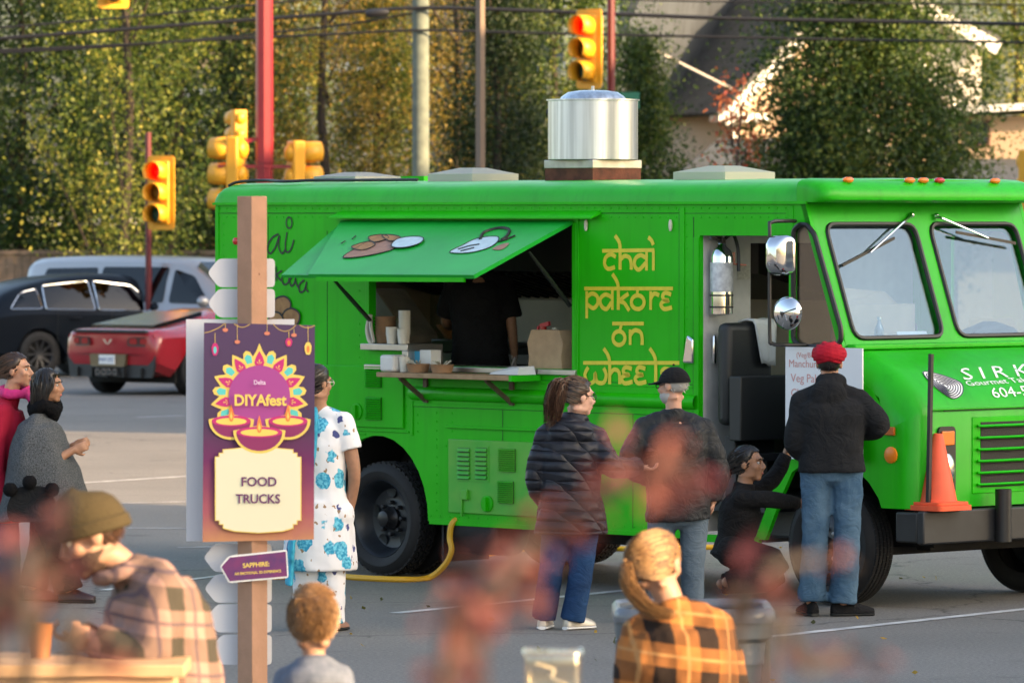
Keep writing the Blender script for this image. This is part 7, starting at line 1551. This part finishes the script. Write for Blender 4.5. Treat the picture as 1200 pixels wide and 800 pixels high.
# red coupe, seen from behind
g0 = gnd(205, 470); hd = R(90 - 38)
rc, ry_ = car('low red sports coupe with black rear diffuser seen from behind', gnd(140, 462) + V((1.25, 1.45, 0)), hd,
    [(-2.22, .48, .80, .80, .88, .74), (-2.12, .36, .86, .90, .955, .78), (-1.7, .24, .88, .95, .985, .72), (-1.1, .20, .87, .955, 1.08, .60), (-.5, .18, .86, .93, 1.20, .54), (0, .17, .85, .92, 1.235, .55), (.55, .17, .84, .93, 1.16, .58), (1.0, .17, .83, .94, .90, .74), (1.6, .17, .78, .93, .84, .70), (2.05, .18, .66, .84, .70, .60), (2.25, .25, .50, .55, .55, .45)], REDP2, 4.5, 1.9, (-1.35, 1.36), .345,
    [[(-.85, .93), (.55, .88), (.30, 1.10), (-.25, 1.15)]], trim=None)
def rear(name, poly, m, d, x=-2.235, parent=rc): return MB().prism([poly], -d, lambda u, w, dd_: (x + dd_ + .09 * (abs(u) / .9) ** 2, -u, w)).build(name, m, parent, smooth=30)
rear('rear_panel', rpoly([(-.80, .60), (.80, .60), (.84, .88), (-.84, .88)], .05), REDP2, .03)
rear('diffuser', rpoly([(-.80, .26), (.80, .26), (.86, .58), (.30, .60), (-.30, .60), (-.86, .58)], .04), mat('diffuser_black', (.02, .02, .022), .5), .045)
rear('rear_spoiler', rpoly([(-.72, .905), (.72, .905), (.70, .945), (-.70, .945)], .015), mat('carbon_black', (.015, .015, .016), .4), .06)
for s_ in (-1, 1):
    h_ = rear('tail_light', rpoly([(s_ * .36, .72), (s_ * .80, .70), (s_ * .76, .85), (s_ * .38, .84)], .04), mat('lamp_housing', (.05, .01, .012), .3), .04)
    for q in (.47, .66): MB().prism([rpoly([(s_ * (q - .07), .745), (s_ * (q + .07), .74), (s_ * (q + .06), .825), (s_ * (q - .06), .825)], .03)], -.012, lambda u, w, dd_: (-2.265 + dd_ + .09 * (abs(u) / .9) ** 2, -u, w)).build('lamp_lens', mat('tail_red', (.30, .01, .015), .15), h_)
rear('plate_recess', rpoly([(-.33, .42), (.33, .42), (.35, .60), (-.35, .60)], .03), mat('bronze_panel', (.16, .12, .07), .35, .4), .055)
pt = rear('number_plate', [(-.15, .45), (.15, .45), (.15, .585), (-.15, .585)], WHITE, .065)
text('plate_text', 'MV9 37C', .075, mat('plate_blue', (.05, .10, .3), .5), pt, Matrix.Translation((-2.302, 0, .49)) @ Matrix(((0, 0, -1, 0), (-1, 0, 0, 0), (0, 1, 0, 0), (0, 0, 0, 1))), .0005)
em = MB()
for s_ in (-1, 1): em.prism([[(0, .73), (s_ * .03, .745), (s_ * .09, .81), (s_ * .05, .81)]], -.012, lambda u, w, dd_: (-2.268 + dd_, -u, w))
em.build('emblem', CHROME, rc, smooth=None)
for k in range(4):
    MB().tube([(-2.20, .165 - k * .11, .34), (-2.31, .165 - k * .11, .34)], .045, 14).build('exhaust_tip', CHROME, rc)
    MB().tube([(-2.309, .165 - k * .11, .34), (-2.313, .165 - k * .11, .34)], .037, 14).build('exhaust_bore', INK, rc)
for k in range(5): rear('diffuser_fin', [(-.62 + k * .31 - .012, .26), (-.62 + k * .31 + .012, .26), (-.62 + k * .31 + .012, .40), (-.62 + k * .31 - .012, .40)], BLACK, .06)
gq = [(-1.95, .60, .985), (-1.95, -.60, .985), (-.75, -.48, 1.168), (-.75, .48, 1.168)]
MB().add([(x, y, z + .03) for x, y, z in gq] + [(x, y, z - .03) for x, y, z in gq], [(0, 1, 2, 3), (0, 4, 5, 1), (1, 5, 6, 2), (2, 6, 7, 3), (3, 7, 4, 0)]).build('rear_window', CARGL2, rc, smooth=None)
# dark crossover, side on
dk, _ = car('black crossover with sloping roof and chrome window line, behind the red coupe', gnd(62, 441) + V((.45, 1.0, 0)), R(90 - 55),
    [(-2.35, .45, .85, .80, 1.0, .70), (-2.2, .32, .98, .90, 1.15, .66), (-1.7, .28, 1.05, .94, 1.42, .60), (-.9, .26, 1.04, .95, 1.60, .60), (0, .25, 1.02, .95, 1.66, .60), (.6, .25, 1.0, .95, 1.60, .60), (1.15, .25, .98, .95, 1.30, .66), (1.5, .26, .97, .95, 1.06, .78), (2.1, .30, .88, .90, .95, .70), (2.4, .42, .66, .70, .74, .55)], NAVY, 4.8, 1.9, (-1.4, 1.4), .37,
    [[(-1.9, 1.10), (-1.32, 1.10), (-1.32, 1.42), (-1.6, 1.36)], [(-1.26, 1.09), (-.34, 1.07), (-.34, 1.54), (-1.2, 1.47)], [(-.27, 1.07), (.92, 1.04), (.45, 1.46), (-.25, 1.54)]])
for s_ in (-1, 1):
    MB().ball((.72, s_ * 1.02, 1.10), (.10, .12, .09), 8).build('door_mirror', NAVY, dk)
    for x in (-.85, .12): MB().box(x, x + .22, s_ * .955 - .02, s_ * .955 + .02, .93, .96).build('door_handle', NAVY, dk, bevel=.008)
    for x in (-1.09, -.08): MB().bar((x, s_ * .952, .40), (x + .02, s_ * .935, 1.05), .012, .006).build('door_seam', INK, dk)
# silver van facing right and towards us
vn, _ = car('silver minivan with tinted side glass, in front of the fence', V((-5.35, 93.8, 0)), R(-34),
    [(-2.5, .45, .95, .85, 1.60, .68), (-2.35, .32, 1.0, .95, 1.76, .68), (-1.2, .28, 1.0, .98, 1.80, .70), (0, .26, 1.0, .98, 1.79, .70), (.6, .26, 1.0, .98, 1.72, .68), (1.1, .26, 1.0, .98, 1.42, .72), (1.5, .26, .98, .97, 1.10, .82), (2.1, .30, .90, .92, .98, .74), (2.5, .40, .70, .74, .78, .60)], SILV, 5.0, 1.95, (-1.5, 1.5), .35,
    [[(-2.2, 1.12), (-1.1, 1.12), (-1.1, 1.62), (-2.1, 1.60)], [(-1.0, 1.12), (.25, 1.10), (.25, 1.63), (-1.0, 1.63)], [(.36, 1.10), (1.12, 1.08), (.72, 1.50), (.36, 1.60)]], trim=None)
vn.scale = (1.08, 1.08, 1.08)
wq = [(1.56, .72, 1.10), (1.56, -.72, 1.10), (.72, -.62, 1.68), (.72, .62, 1.68)]
MB().add([(x + .03, y, z + .03) for x, y, z in wq] + [(x - .03, y, z - .05) for x, y, z in wq], [(0, 1, 2, 3), (0, 4, 5, 1), (1, 5, 6, 2), (2, 6, 7, 3), (3, 7, 4, 0)]).build('windscreen', CARGL, vn, smooth=None)
for s_ in (-1, 1):
    MB().ball((1.15, s_ * 1.08, 1.12), (.09, .12, .09), 8).build('door_mirror', SILV, vn); MB().ball((2.38, s_ * .62, .80), (.12, .18, .09), 8).build('headlight', glassmat('lamp_glass', (.8, .85, .9), .45, .08), vn)
# dark estate mostly behind the poster
es, _ = car('dark bronze car mostly hidden behind the poster, next to the red coupe', gnd(262, 462) + V((2.3, 1.9, 0)), R(90 - 46),
    [(-2.3, .45, .95, .80, 1.25, .66), (-2.2, .32, 1.0, .92, 1.50, .64), (-1.7, .28, 1.02, .95, 1.66, .64), (-.5, .26, 1.02, .96, 1.70, .64), (.5, .25, 1.0, .96, 1.62, .62), (1.1, .25, .98, .95, 1.20, .72), (2.0, .30, .88, .90, .96, .7), (2.3, .42, .66, .70, .74, .55)], BRNZ, 4.6, 1.9, (-1.4, 1.4), .36,
    [[(-1.9, 1.10), (-.9, 1.10), (-.9, 1.54), (-1.75, 1.52)], [(-.82, 1.10), (.3, 1.08), (.25, 1.54), (-.82, 1.56)]], glass=CARGL2)
for s_ in (-1, 1): MB().box(-2.34, -2.26, s_ * .80 - .06, s_ * .80 + .06, .80, 1.10).build('tail_light', REDL, es, bevel=.02)
